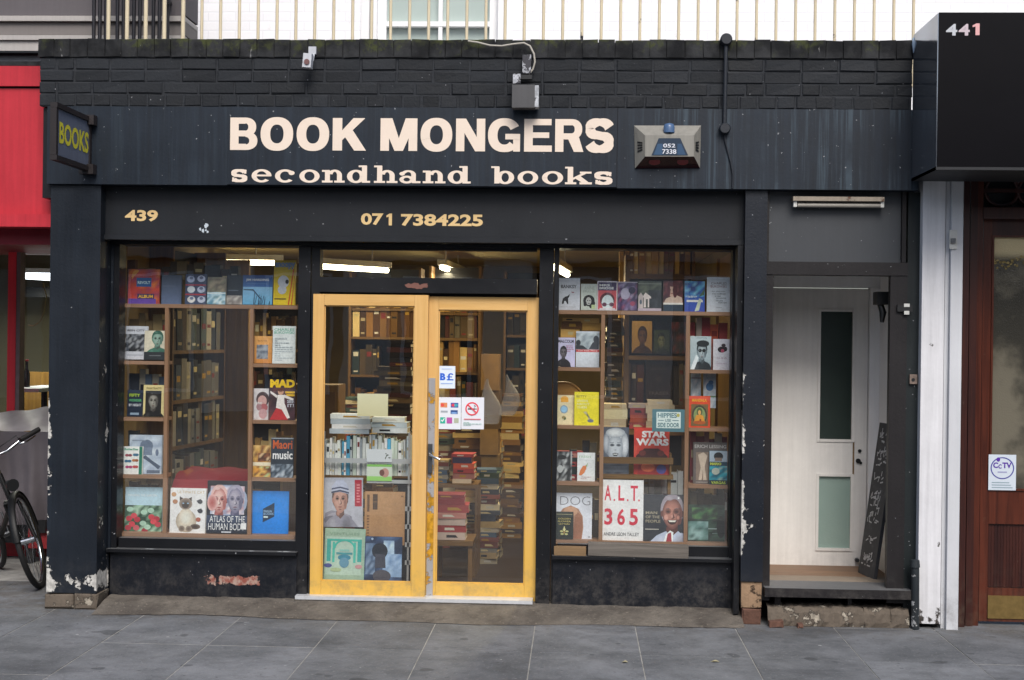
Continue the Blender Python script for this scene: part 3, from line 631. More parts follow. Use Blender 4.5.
X, Z = W(857, 560, IY); MB().tube([(X, yy-.03, Z), (X, yy+.003, Z)], .014, 10).build('door_stop', STEEL, DD)
# door closer cluster on the right jamb
X, Z = W(884, 300, .3)
CL = thing('door_closer', (X, .3, Z-.1), 'black door closer hanging at the top right of the side doorway', 'door closer')
m = MB(); m.box(X-.055, .24, Z-.03, X+.02, .36, Z+.05); m.build('closer_body', BLACKM, CL, bevel=.012)
m = MB(); m.tube([(X-.03, .28, Z-.02), (X-.012, .27, Z-.08), (X-.02, .26, Z-.14)], [.018, .022, .012]); m.build('closer_arm', BLACKM, CL)
# leaning chalkboard
m = MB(); xb0, zb0 = W(858, 572, .5); X0c, X1c = WX(857.5, .62, 570), WX(882, .26, 575); zbt = WZ(430, .28, 886)
tx = WX(886, .28, 440)
cb = MB(); zb = zt_-.004
p = [Vector((WX(858, .62, 572), .62, zb)), Vector((WX(873.5, .36, 580), .36, zb)), Vector((WX(886.5, .22, 440)+.02, .30, zbt)), Vector((WX(883, .42, 430)+.01, .56, zbt+.03))]
p[2] = p[1]+p[3]-p[0]
nrm = (p[1]-p[0]).cross(p[3]-p[0]).normalized()
if nrm.y > 0: nrm = -nrm
bk = [q-nrm*.022 for q in p]
cb.face(p); cb.face(bk[::-1])
for k in range(4): cb.face([p[k], bk[k], bk[(k+1) % 4], p[(k+1) % 4]])
CBO = tag(cb.build('chalkboard', CHALK), 'narrow dark chalkboard with smudged writing leaning in the side doorway', 'chalkboard')
m = MB(); rr = random.Random(8)
for (v0, v1, nl) in ((.86, .93, 2), (.72, .82, 3), (.60, .66, 1), (.44, .55, 3), (.34, .42, 2), (.21, .27, 1), (.06, .15, 3)):
    for j in range(nl*7):
        u, v = rr.uniform(.14, .72), rr.uniform(v0, v1)
        def pp(u, v): return p[0]+(p[1]-p[0])*u+(p[3]-p[0])*v+nrm*.002
        du, dv = rr.uniform(.04, .2), rr.uniform(-.006, .02); w_ = .0045
        if rr.random() < .4: du, dv = rr.uniform(-.03, .05), rr.uniform(.015, .04)
        A, C_ = pp(u, v)+nrm*.0002*j, pp(u+du, v+dv)+nrm*.0002*j; s_ = (C_-A).cross(nrm).normalized()*w_
        m.face([A-s_, C_-s_, C_+s_, A+s_], 0, lin('#b9babc'))
m.build('chalk_writing', SIGNM, CBO)
# latch on right jamb and padlock plate
X, Z = W(905, 308, YD); HS = thing('hasp_latch', (X, YD, Z), 'small black and white latch on the dark jamb of the side doorway', 'latch')
B(X-.05, YD-.02, Z-.022, X+.04, YD-.001, Z+.018).build('latch_body', BLACKM, HS, bevel=.004); B(X-.012, YD-.026, Z+.006, X+.022, YD-.0205, Z+.026).build('latch_cover', WHITEPL, HS); B(X-.010, YD-.025, Z-.04, X+.02, YD-.0205, Z-.018).build('latch_cover', WHITEPL, HS)
X, Z = W(913, 379, YD); HP = tag(B(X-.02, YD-.004, Z-.03, X+.025, YD+.014, Z+.028).build('lock_plate', plain('rusty_plate', '#7a6a60', .7, .5, 40), bevel=.003), 'small rusty metal plate on the dark pilaster beside the white pillar', 'metal plate')
MB().tube([(X, YD-.008, Z-.004), (X, YD-.003, Z-.004)], .01, 10).build('keyhole', BLACKM, HP)
# waste pipe stub
X0p = WX(915, -.03, 590); DP = thing('pipe_stub', (X0p, -.03, 0), 'short dark paint-flecked pipe standing at the foot of the white pillar', 'pipe')
PIPEM = paint('pipe_paint', '#252a2e', .5, .3, .2, chips=('#c5c7c8', .60, [('z', .12, .12, .05, 0, .3)]))
zpt = WZ(562, -.03, 915)
MB().tube([(X0p+.004, -.03, 0), (X0p, -.03, zpt-.05), (X0p-.002, -.03, zpt)], .024, 14).build('pipe', PIPEM, DP); MB().tube([(X0p-.002, -.03, zpt-.03), (X0p-.002, -.03, zpt+.012)], [.03, .026], 14).build('pipe_collar', PIPEM, DP)
# fluorescent batten over side doorway
a = R(793, 197.5, 884, 206, -.0); FB = thing('strip_light', ((a[0]+a[2])/2, YD, a[1]), 'unlit rusty strip light fixed above the white side door', 'light fitting')
B(a[0], YD-.05, (a[1]+a[3])/2+.004, a[2], YD+.03, a[3]+.004).build('light_housing', paint('rusty_batten', '#93887a', .6, .3, .3, chips=('#6d4a38', .62, [])), FB, bevel=.004)
MB().tube([(a[0]+.03, YD-.02, a[1]+.006), (a[2]-.01, YD-.02, a[1]+.006)], .014, 12).build('light_tube', LAMPOFF, FB)
for xx in (a[0]+.015, a[2]-.008): B(xx-.01, YD-.036, a[1]-.006, xx+.01, YD-.002, (a[1]+a[3])/2+.003).build('tube_holder', WHITEPL, FB)
# ------------------------------------------------------------------ shop shell (interior)
IX0, IX1, IYB, IZC = WX(113, .3), WX(752, .3), 5.2, 2.44
def st(name, m, mat): return tag(m.build(name, mat), kind='structure')
st('shop_floor', B(IX0-.02, YG+.15, -.02, IX1+.02, IYB, .055), FLOORD)
st('shop_ceiling', B(IX0-.3, .425, IZC, IX1+.12, IYB+.1, IZC+.12), CEIL)
st('shop_back_wall', B(IX0-.1, IYB, .0, IX1+.1, IYB+.1, IZC), INWALL)
st('shop_side_wall', B(IX0-.1, .425, .0, IX0, IYB, IZC), INWALL)
st('shop_side_wall', B(IX1, .425, .0, IX1+.08, IYB, IZC), INWALL)
B(X0+.02, .205, zf1, X1, .42, IZC+.5).build('parapet_backing', MORTAR, SHOP)
B(X0+.02, .425, IZC+.13, X1, 2.6, 3.45).build('flat_roof', plain('roof_felt', '#4b4c4e', .9, .2), SHOP)
B(px0+.02, .26, zf0-.003, fx1-.03, .425, zf1).build('fascia_backing', MORTAR, SHOP)
# interior lamps (lit in the photograph)
def batten(c, d, L, label, mat=TUBE, power=16):
    c = Vector(c); d = Vector(d).normalized(); T = thing('ceiling_strip_light', c, label, 'strip light')
    s_ = d.cross(Vector((0, 0, 1))).normalized(); hh = .03
    def bx(l, wd, z0, z1):
        P = [c+d*sx*l/2+s_*sy*wd/2 for sx, sy in ((-1, -1), (1, -1), (1, 1), (-1, 1))]
        m = MB(); m.hexa([p+Vector((0, 0, z0)) for p in P], [p+Vector((0, 0, z1)) for p in P]); return m
    bx(L, .07, .02, .065).build('light_housing', WHITEPL, T); MB().tube([c-d*L*.48, c+d*L*.48], .02, 10).build('light_tube', mat, T)
    for q in (-1, 1): MB().tube([c+d*q*L*.3+Vector((0, 0, .066)), Vector((c.x+d.x*q*L*.3, c.y+d.y*q*L*.3, IZC-.001))], .006, 6).build('suspension_rod', WHITEPL, T)
    li = bpy.data.lights.new('strip_lamp', 'AREA'); li.shape = 'RECTANGLE'; li.size = L; li.size_y = .06; li.energy = power; li.color = (1, .83, .52)
    lo = bpy.data.objects.new('strip_lamp', li); COL.objects.link(lo); lo.location = c+Vector((0, 0, -.03)); lo.rotation_euler = (0, 0, math.atan2(d.y, d.x))
    return T
X, Z = W(346, 268, 2.2); batten((X, 2.2, Z), (.55, .65, 0), .9, 'bright angled strip light seen through the glass above the left door', power=18)
X, Z = W(452, 271, 3.1); batten((X, 3.1, Z), (.05, 1, 0), 1.2, 'short end-on strip light seen above the right door', power=18)
X, Z = W(562, 271, 1.5); batten((X-.01, 1.5, Z), (.08, 1, 0), 1.2, 'end-on strip light glowing at the top left of the right window', power=38)
X, Z = W(215, 262, 2.6); batten((X, 2.6, Z), (1, .1, 0), 1.1, 'strip light hanging behind the upper part of the left window', power=9)
exec_books = True
# ------------------------------------------------------------------ things on the facade
# projecting sign
YS = -.60
xs = WX(55, YS, 130); SG = thing('projecting_sign', (WX(92, -.03, 140), -.05, WZ(170, -.05, 90)), 'projecting board reading BOOKS in yellow at the left end of the shop', 'sign')
xw = WX(90.5, -.04, 140)
zt0, zb0 = WZ(103, YS, 55), WZ(163.5, YS, 55)
zt1, zb1 = WZ(117, -.04, 90), WZ(168, -.04, 90)
def para(m, y0, y1, za0, za1, zb_0, zb_1, x0, x1, mi=0, col=None):   # slab between y0 and y1 (near z range zb0..za0, far zb1..za1)
    xa = lambda y: xs+(xw-xs)*(y-YS)/(-.04-YS)
    b = [(xa(y0)+x0, y0, zb_0), (xa(y0)+x1, y0, zb_0), (xa(y1)+x1, y1, zb_1), (xa(y1)+x0, y1, zb_1)]
    t = [(xa(y0)+x0, y0, za0), (xa(y0)+x1, y0, za0), (xa(y1)+x1, y1, za1), (xa(y1)+x0, y1, za1)]
    m.hexa(b, t, mi, col)
zt, zb = (zt0+zt1)/2, (zb0+zb1)/2
SIGNB = paint('sign_board_paint', '#5d6474', .5, .2, .2)
SFR = paint('sign_frame_paint', '#241f20', .5, .3, .2, bump=.2)
m = MB(); para(m, YS+.03, -.07, zt-.03, zt-.03, zb+.03, zb+.03, -.025, .0); m.build('sign_board', SIGNB, SG)
m = MB(); para(m, YS, -.04, zt, zt, zt-.029, zt-.029, -.030, .012); m.build('sign_frame', SFR, SG); m = MB(); para(m, YS, -.04, zb+.029, zb+.029, zb, zb, -.030, .012); m.build('sign_frame', SFR, SG)
m = MB(); para(m, YS, YS+.029, zt-.030, zt-.030, zb+.030, zb+.030, -.030, .008); m.build('sign_frame', SFR, SG); m = MB(); para(m, -.069, -.04, zt-.030, zt-.030, zb+.030, zb+.030, -.030, .008); m.build('sign_frame', SFR, SG)
V, P = textpolys('BOOKS', .03); m = MB()
for p_ in P:
    q = []
    for i in p_:
        y = YS+.06+V[i][0]*.46; q.append((xs+(xw-xs)*(y-YS)/(-.04-YS)+.0025, y, zb+.105+V[i][1]*(zt-zb-.205)))
    m.face(q, 0, lin('#c9c23c'))
m.build('sign_lettering', SIGNM, SG)
for zz in (zt-.05, zb-.02):
    m = MB(); m.box(xw-.05, -.10, zz, xw+.04, -.037, zz+.06); m.build('sign_bracket', SFR, SG, bevel=.006)
# alarm box
AY = -.038
o = [W(634, 125.5, AY), W(701, 125.5, AY), W(700, 168, AY), W(635, 168.5, AY)]; AYF = AY-.085
i_ = [W(645, 135.3, AYF), W(694, 135.3, AYF), W(694, 156.5, AYF), W(645, 156.5, AYF)]
o = [Vector((p_[0], AY, p_[1])) for p_ in o]; i_ = [Vector((p_[0], AYF, p_[1])) for p_ in i_]
AL = thing('alarm_box', (o[3]+o[2])/2, 'cream sloping-sided burglar alarm box with blue panel on the shop fascia', 'alarm box')
m = MB(); m.face([i_[3], i_[2], i_[1], i_[0]][::-1]); m.face([o[0], o[1], i_[1], i_[0]]); m.face([o[0], i_[0], i_[3], o[3]]); m.face([i_[1], o[1], o[2], i_[2]]); m.build('alarm_case', ALARMW, AL)
m = MB(); m.face([i_[3], i_[2], o[2], o[3]]); m.build('alarm_lens', LENS, AL)
for u in (.25, .75):
    c_ = i_[3].lerp(i_[2], u).lerp(o[3].lerp(o[2], u), .45)+Vector((0, -.004, -.001)); m = MB(); m.face([c_+Vector((.035*math.cos(q), -.012*math.sin(q)*1.3, .018*math.sin(q))) for q in [2*PI*j/14 for j in range(14)]][::-1]); m.build('alarm_lamp', plain('red_lamp', '#5a1a1c', .2) if u < .5 else MATS['red_lamp'], AL)
nY = Vector((0, -.0025, 0)); m = MB()
def fi(u, v): return i_[3]+(i_[2]-i_[3])*u+(i_[0]-i_[3])*v
m.face([fi(.13, .05)+nY, fi(.88, .05)+nY, fi(.72, .86)+nY, fi(.28, .86)+nY], 0, lin('#243446'))
m.face([fi(.18, .08)+nY*1.3, fi(.36, .08)+nY*1.3, fi(.36, .60)+nY*1.3, fi(.26, .60)+nY*1.3], 0, lin('#34506d')); m.face([fi(.66, .08)+nY*1.3, fi(.83, .08)+nY*1.3, fi(.74, .60)+nY*1.3, fi(.66, .60)+nY*1.3], 0, lin('#304b68'))
p0, p1 = fi(.37, .42), fi(.62, .60); textmesh(m, '052', p0.x, p0.z, p1.x, p1.z, AYF-.0045, lin('#cfd3dc'), .02); p0, p1 = fi(.35, .12), fi(.64, .34); textmesh(m, '7338', p0.x, p0.z, p1.x, p1.z, AYF-.0045, lin('#cfd3dc'), .02)
m.build('alarm_panel', SIGNM, AL)
for side in (0, 1):
    A_, B_ = (o[0], o[3]) if side == 0 else (o[1], o[2]); C_, D_ = (i_[0], i_[3]) if side == 0 else (i_[1], i_[2]); n_ = Vector((-1 if side == 0 else 1, -.9, 0)).normalized()*.002
    for k in range(4):
        v = .38+.085*k; l = A_.lerp(B_, v).lerp(C_.lerp(D_, v), .3); r_ = A_.lerp(B_, v).lerp(C_.lerp(D_, v), .78); h = Vector((0, 0, .0055))
        m = MB(); q = [l-h+n_, r_-h+n_, r_+h+n_, l+h+n_]; m.face(q if side == 0 else q[::-1]); m.build('vent_slot', BLACKM, AL)
X, Z = W(669, 131, AY-.05); MB().tube([(X, AY-.055, Z-.012), (X, AY-.055, Z+.022), (X, AY-.055, Z+.040), (X, AY-.055, Z+.046)], [.034, .034, .028, .008], 18).build('strobe', LENSB, AL)
# cable conduit
X, Z = W(726.5, 39, -.05); CD = thing('cable_conduit', (WX(727, -.05, 130), -.05, WZ(172, -.05, 727)), 'dark painted cable conduit with two round junction boxes at the right of the parapet', 'conduit')
PIPE2 = paint('conduit_paint', '#22262d', .5, .25, .2)
def rbox(px, py, y, r_, par, d=.035): X, Z = W(px, py, y); MB().tube([(X, y+.03, Z), (X, y-d+.008, Z), (X, y-d, Z)], [r_, r_, r_*.82], 18).build('junction_box', PIPE2, par)
rbox(726, 40, -.045, .036, CD); rbox(724.5, 129, -.045, .034, CD)
MB().tube([(*W(726, 44, -.05)[:1], -.05, W(726, 44, -.05)[1]), (WX(724.5, -.05, 125), -.05, W(724.5, 125, -.05)[1])], .012, 10).build('conduit_tube', PIPE2, CD)
pts = [(724.5, 132), (725, 140), (728, 152), (731, 163), (733, 175), (732.5, 188)]; MB().tube([(W(a, b, -.04)[0], -.04, W(a, b, -.04)[1]) for a, b in pts], .0055, 6).build('thin_cable', PIPE2, CD)
# floodlight on the parapet
X, Z = W(525, 95, -.14); FL = thing('floodlight', (X, -.02, Z-.08), 'grey square floodlight on a flaking bracket on the brick parapet', 'floodlight')
GREYF = paint('floodlight_case', '#4b4b4d', .5, .15, .2, bump=.1); FLAKE = paint('flaked_bracket', '#3a3a40', .6, .2, .2, chips=('#c7cad2', .52, []))
a = R(512, 84.5, 538, 107.5, -.15); B(a[0], -.15, a[1], a[2]-.02, -.055, a[3]).build('lamp_body', GREYF, FL, bevel=.006); B(a[2]-.0195, -.148, a[1]+.004, a[2]+.004, -.06, a[3]-.004).build('lamp_side', paint('flaked_side', '#55565a', .5, .2, .2, chips=('#bfc3c9', .48, [])), FL)
a2 = R(513, 74, 532, 84, -.10); B(a2[0], -.11, a2[1]+.002, a2[0]+.045, -.05, a2[3]).build('bracket_arm', FLAKE, FL, bevel=.003); B(a2[0]+.046, -.10, a2[1]+.03, a2[2], -.06, a2[3]-.004).build('bracket_arm', BLACKM, FL, bevel=.003)
a3 = R(522.5, 55, 531, 73.5, -.06); B(a3[0], -.07, a3[1], a3[2], -.022, a3[3]).build('wall_bracket', FLAKE, FL, bevel=.004)
pts = [(468, 41), (478, 42.5), (490, 45.5), (502, 46), (514, 44), (524, 43), (530, 46), (534, 54), (535, 62), (533, 69), (529, 74)]
MB().tube([(W(q, b, -.06)[0], -.06, W(q, b, -.06)[1]) for q, b in pts], .006, 7).build('power_cable', plain('grey_cable', '#a9a49a', .6), FL)
# small white light / camera
X, Z = W(308, 57, -.1); SC = thing('security_camera', (X, -.02, Z-.08), 'small white weathered camera bracket on the left part of the brick parapet', 'camera')
q = R(308.5, 46.5, 316, 54, -.05); WCAM = paint('camera_case', '#b9bcc2', .5, .2, .2, chips=('#7d655c', .62, []))
B(q[0], -.05, q[1], q[2], -.022, q[3]).build('mounting_plate', WCAM, SC, bevel=.004)
q = R(303, 53.5, 311.5, 67.5, -.14); B(q[0], -.15, q[1], q[2], -.09, q[3], rot=Matrix.Rotation(.08, 3, 'Y')).build('camera_body', WCAM, SC, bevel=.004)
cx_, cz_ = (q[0]+q[2])/2, q[1]+(q[3]-q[1])*.38; MB().tube([(cx_, -.149, cz_), (cx_, -.157, cz_)], .017, 14).build('camera_lens', plain('rusty_lens', '#6b4a48', .4, .3, 60), SC)
m = MB(); v0, v1 = W(313.5, 54, -.07), W(310.5, 66.5, -.10); m.tube([(v0[0], -.06, v0[1]), ((v0[0]+v1[0])/2+.006, -.09, (v0[1]+v1[1])/2), (v1[0], -.11, v1[1])], .0065, 8); m.build('support_strut', WCAM, SC)
# ------------------------------------------------------------------ terrace above: railing, white building
YR = .75
zr0 = ztop-.12; RAIL = thing('terrace_railing', (0, YR, zr0), 'cream metal railing with thin upright bars above the brick parapet', 'railing')
xL, xR = WX(108.5, YR, 15), WX(925, YR, 15)
for k in range(46):
    X = xL+.1285*k
    if X > xR: break
    MB().tube([(X, YR, zr0), (X, YR, zr0+1.1)], .014 if k < 5 else .0105, 8).build('bar', CREAM, RAIL)
B(xL-.03, YR-.012, zr0+1.1, xR+.02, YR+.012, zr0+1.13).build('top_rail', CREAM, RAIL)
B(xL-.03, YR-.01, zr0-.02, xR+.02, YR+.01, zr0-.001).build('bottom_rail', CREAM, RAIL)
YW = 2.6
UP = thing('white_brick_building', (1.2, YW, 3.46), 'white painted brick upper storey with a sash window behind the railing', 'building')
wx0, wx1 = WX(187, YW, 15), WX(1040, YW, 15)
win = R(377, -60, 498, 60, YW); zw0, zw1 = 3.2, 6.2
m = MB(); m.box(wx0, YW, zw0, win[0], YW+.3, zw1); m.box(win[2], YW, zw0, wx1, YW+.3, zw1); m.box(win[0], YW+.001, win[3], win[2], YW+.3, zw1-.001); m.build('wall', WHITEB, UP)
UW = WHITEP
wz0 = WZ(42, YW, 440)-.16
B(win[0], YW+.002, 3.2, win[2], YW+.3, wz0).build('wall_below_window', WHITEB, UP)
wf = MB(); t_ = .07
wf.box(win[0], YW+.06, wz0, win[0]+t_, YW+.16, win[3]); wf.box(win[2]-t_, YW+.06, wz0, win[2], YW+.16, win[3])
fz0, fz1 = WZ(26.5, YW+.06, 440), WZ(21.5, YW+.06, 440); wf.box(win[0]+t_, YW+.055, fz0, win[2]-t_, YW+.15, fz1)
mx0, mx1 = WX(438.5, YW+.06, 15), WX(442.5, YW+.06, 15); wf.box(mx0, YW+.058, wz0, mx1, YW+.14, fz0-.001); wf.box(mx0, YW+.058, fz1+.001, mx1, YW+.14, win[3]); wf.box(win[0]+t_, YW+.06, wz0-.001, win[2]-t_, YW+.15, wz0+.04)
WN = wf.build('window', UW, UP, bevel=.004)
m = MB(); m.face([(win[0], YW+.12, wz0), (win[2], YW+.12, wz0), (win[2], YW+.12, win[3]), (win[0], YW+.12, win[3])]); m.build('pane', PALEG, WN)
for (p_, r_) in ((365, .035), (372.5, .03), (503.5, .045)):
    X = WX(p_, YW-.05, 15); B(X-r_, YW-.02, 3.3, X+r_, YW-.001, zw1).build('window_surround', UW, UP)
# grey neighbouring upper storey and iron balcony
NB = thing('grey_neighbour_building', (-4.6, 1.0, 3.0), 'grey rendered upper storey with pale horizontal mouldings at the top left', 'building')
YN = 1.2
def nbox(y0, y1, d, mat, name, xr=None):
    z1_, z0_ = WZ(y0, YN-d, 80), WZ(y1, YN-d, 80); B(-8, YN-d, z0_+.001, (xr or WX(186, YN, 15)), YN+.3, z1_-.001).build(name, mat, NB, bevel=.004)
nbox(-90, 15.5, .0, GREYR, 'wall'); nbox(15.5, 21, .05, MOULD, 'moulding'); nbox(21, 35, .02, paint('grey_band', '#76716f', .8, .12, .1), 'wall_band'); nbox(35, 40, .05, MOULD, 'moulding'); nbox(40, 51, .03, MOULD, 'moulding')
nbox(51, 53, .10, FRAME, 'gutter_shadow_strip'); nbox(53, 100, .04, ZINC, 'lead_flashing', WX(60, YN, 60))
IR = thing('iron_balcony', (WX(140, .95), .95, ztop-.2), 'black iron balcony railing beside the white building at upper left', 'railing')
ix = [WX(p_, .98, 15) for p_ in (94, 100, 106, 117.5, 123.5, 134, 140, 153.5, 159.5)]
for X in ix: MB().tube([(X, .98, ztop-.25), (X, .98, ztop+1)], .013, 6).build('bar', IRON, IR)
for k in range(4):
    X = WX(168+k*3.2, 1.05+.3*k, 15); MB().tube([(X, 1.05+.3*k, ztop-.25), (X, 1.05+.3*k, ztop+1)], .011, 6).build('bar', IRON, IR)
X = WX(180, 2.2, 15); B(X-.03, 2.2, ztop-.25, X+.035, 2.26, ztop+1.2).build('post', IRON, IR)
MB().tube([(WX(167, 1.0, 0), 1.0, WZ(1, 1.0, 167)), (X, 2.2, WZ(12, 2.2, 180))], .02, 6).build('handrail', IRON, IR)
# ------------------------------------------------------------------ red shop on the left
RY = .12
RS = thing('red_shop_front', (-4.2, RY, 0), 'bright red neighbouring shop front with a red post and big window', 'shop')
xr = px0-.006
a = R(0, 66, 47, 86, RY); b = R(0, 87, 47, 214, RY); c_ = R(0, 215, 47, 227, RY); d_ = R(0, 227, 47, 243, RY)
B(-7.5, RY, a[1], xr, RY+.2, a[3]).build('fascia_top', REDP, RS, bevel=.004); B(-7.5, RY+.02, b[1], xr, RY+.2, a[1]-.012).build('fascia', REDP, RS); B(-7.5, RY+.03, a[1]-.012, xr, RY+.2, a[1]-.001).build('fascia_groove', FRAME, RS)
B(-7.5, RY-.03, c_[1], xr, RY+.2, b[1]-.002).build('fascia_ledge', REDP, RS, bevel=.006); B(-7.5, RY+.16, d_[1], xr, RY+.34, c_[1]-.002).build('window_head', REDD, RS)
B(-7.5, RY, a[3]+.002, xr, RY+.2, a[3]+.03).build('moss_edge', MOSS, RS)
GY = 2.0
g0 = WX(47, GY, 330)
pz = WZ(243, .3, 20)
xa, xb = WX(7.5, GY-.05, 330), WX(20, GY-.05, 330)
B(xa, GY-.05, .5, xb-.035, GY+.05, d_[1]+.3).build('window_post', REDPOST, RS, bevel=.004); B(xb-.034, GY-.045, .5, xb-.004, GY+.05, d_[1]+.3).build('window_post_edge', plain('grey_post_edge', '#7b6a6c', .5), RS)
zs_ = WZ(412, GY, 20)
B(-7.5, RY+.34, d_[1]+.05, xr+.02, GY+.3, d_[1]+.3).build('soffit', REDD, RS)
m = MB(); m.face([(-7.5, GY+.02, zs_-.4), (xr, GY+.02, zs_-.4), (xr, GY+.02, d_[1]+.25), (-7.5, GY+.02, d_[1]+.25)]); m.build('window_pane', GLASSN, RS)
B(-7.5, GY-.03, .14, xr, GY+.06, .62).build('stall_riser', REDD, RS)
B(-7.5, GY-.10, 0, WX(50, GY, 500), GY-.031, WZ(520, GY-.1, 40)).build('red_plinth', REDP, RS, bevel=.005)
# interior of the red shop
B(-7.5, 5.0, 0, xr+.1, 5.1, 2.9).build('back_wall', plain('cafe_wall', '#77735c', .8, .15, 2), RS); B(-7.5, GY+.35, 2.75, xr+.1, 5, 2.85).build('ceiling', plain('cafe_ceiling', '#8b876f', .8, .1, 2), RS); B(-7.5, GY+.1, -.02, xr+.1, 5, .02).build('floor', FLOORD, RS); B(xr+.02, GY+.1, 0, xr+.1, 5, 2.8).build('side_wall', plain('cafe_side', '#6d6e64', .8, .2, 2), RS); B(-7.6, GY, 0, -7.5, 5, 2.8).build('side_wall', MATS['cafe_side'], RS)
X, Z = W(35, 276.5, 3.2); CT = thing('cafe_strip_light', (X, 3.2, Z), 'lit strip light inside the red neighbouring shop', 'strip light')
B(X-.10, 3.17, Z+.03, X+.5, 3.23, Z+.07).build('light_housing', WHITEPL, CT); MB().tube([(X-.10, 3.2, Z+.012), (X+.5, 3.2, Z-.02)], .035, 8).build('light_tube', TUBEW, CT)
li = bpy.data.lights.new('cafe_lamp', 'AREA'); li.shape = 'RECTANGLE'; li.size = .9; li.size_y = .08; li.energy = 22; li.color = (1, .97, .86); lo = bpy.data.objects.new('cafe_lamp', li); COL.objects.link(lo); li.energy = 45; lo.location = (X, 3.2, Z-.06)
B(WX(22, 3.9), 3.9, WZ(297, 3.9, 35), WX(50, 3.9), 4.0, WZ(287, 3.9, 35)).build('dark_pelmet', FRAME, RS)
TB = thing('cafe_table', (WX(36, 2.6), 2.6, .02), 'pale table inside the red neighbouring shop window', 'table')
zt_b = WZ(387, 2.6, 36); B(WX(18, 2.5), 2.3, zt_b-.03, WX(49, 2.5), 3.0, zt_b).build('table_top', plain('table_top', '#b9bcbf', .4, .1), TB, bevel=.006)
for q in (22, 45): MB().tube([(WX(q, 2.6), 2.6, .02), (WX(q, 2.6), 2.6, zt_b-.03)], .025, 8).build('leg', BLACKM, TB)
TB2 = thing('cafe_bench', (WX(35, 3.6), 3.6, .02), 'wooden bench back behind the pale cafe table', 'bench'); B(WX(20, 3.6), 3.6, .5, WX(52, 3.6), 3.66, WZ(372, 3.6, 36)).build('bench_back', YPANEL, TB2); B(WX(20, 3.6), 3.3, .40, WX(52, 3.6), 3.6, .46).build('bench_seat', YPANEL, TB2)
for q in (22, 50): MB().tube([(WX(q, 3.6), 3.63, .02), (WX(q, 3.6), 3.63, .6)], .025, 6).build('leg', YPANEL, TB2)
bt_ = thing('sauce_bottle', (WX(27, 2.6), 2.6, zt_b), 'dark bottle standing on the pale cafe table', 'bottle'); X = WX(27, 2.6); MB().tube([(X, 2.6, zt_b), (X, 2.6, zt_b+.11), (X, 2.6, zt_b+.15), (X, 2.6, zt_b+.21)], [.028, .028, .012, .012], 10).build('bottle_body', plain('brown_bottle', '#1d120d', .2), bt_); MB().tube([(X, 2.6, zt_b+.211), (X, 2.6, zt_b+.225)], .014, 8).build('cap', REDP, bt_)
m = MB(); pts = [(43, 283), (46.5, 296), (44, 312), (40, 322), (33, 326), (28, 325)]; m.tube([(W(q, r_, 2.2)[0], 2.2, W(q, r_, 2.2)[1]) for q, r_ in pts], .004, 5); tag(m.build('hanging_cable', plain('yellow_cable', '#8d8a55', .6)), 'thin looping cable hanging inside the red neighbouring shop window', 'cable')
# tarpaulin covered stall
rr = random.Random(31)
TYF, TYB = 1.50, 1.82
tx0, tx1 = WX(-70, 1.5, 480), px0+.03
TP = thing('covered_stall', (tx0+.6, 1.65, 0), 'low stall under a grey draped tarpaulin behind the bicycle', 'covered stall')
zt1_, zt0_ = WZ(432, TYF, 30), WZ(528, TYF, 30)
def tarp():
    m = MB(); n = 70; rws = []
    for k in range(15):
        f = k/14; row = []
        for q in range(n+1):
            u = q/n; x = tx0+(tx1-tx0)*u
            fold = .030*math.sin(u*33+1.5*math.sin(f*2.2))+.018*math.sin(u*71+f*1.4)+.028*math.sin(u*13-f*5)
            y = TYF+.03+(1-f)*.05+fold*(.35+.65*(1-f)); y -= .045*math.exp(-((u-.62-.20*(1-f))/.03)**2); y -= .045*math.exp(-((u-.80-.12*(1-f))/.025)**2)
            z = zt0_+(zt1_-zt0_)*f+.012*math.sin(u*19)*(1-f)
            row.append((x, y, z))
        rws.append(row)
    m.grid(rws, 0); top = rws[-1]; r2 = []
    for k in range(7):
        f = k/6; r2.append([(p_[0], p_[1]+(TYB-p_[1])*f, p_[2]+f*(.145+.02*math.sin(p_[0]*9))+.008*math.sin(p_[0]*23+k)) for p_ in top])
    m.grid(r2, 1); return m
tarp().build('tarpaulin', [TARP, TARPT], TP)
B(tx0, TYF+.16, .14, tx1-.02, TYB-.02, zt1_-.02).build('stall_body', FRAME, TP)
B(WX(29, 1.56), 1.585, WZ(549, 1.56, 38), WX(51, 1.56), 1.60, WZ(529, 1.56, 38)).build('stall_board', paint('stall_red', '#8f2a2e', .5, .2, .2, chips=('#d5b9b0', .68, [])), TP, bevel=.004)
B(WX(23, 1.5), 1.60, 0, WX(29.5, 1.5), 1.66, .3).build('leg', FRAME, TP)
B(WX(33, 1.5), 1.55, WZ(534, 1.5, 38), WX(45, 1.5), 1.575, WZ(521, 1.5, 38)).build('stall_catch', BLACKM, TP, bevel=.01)
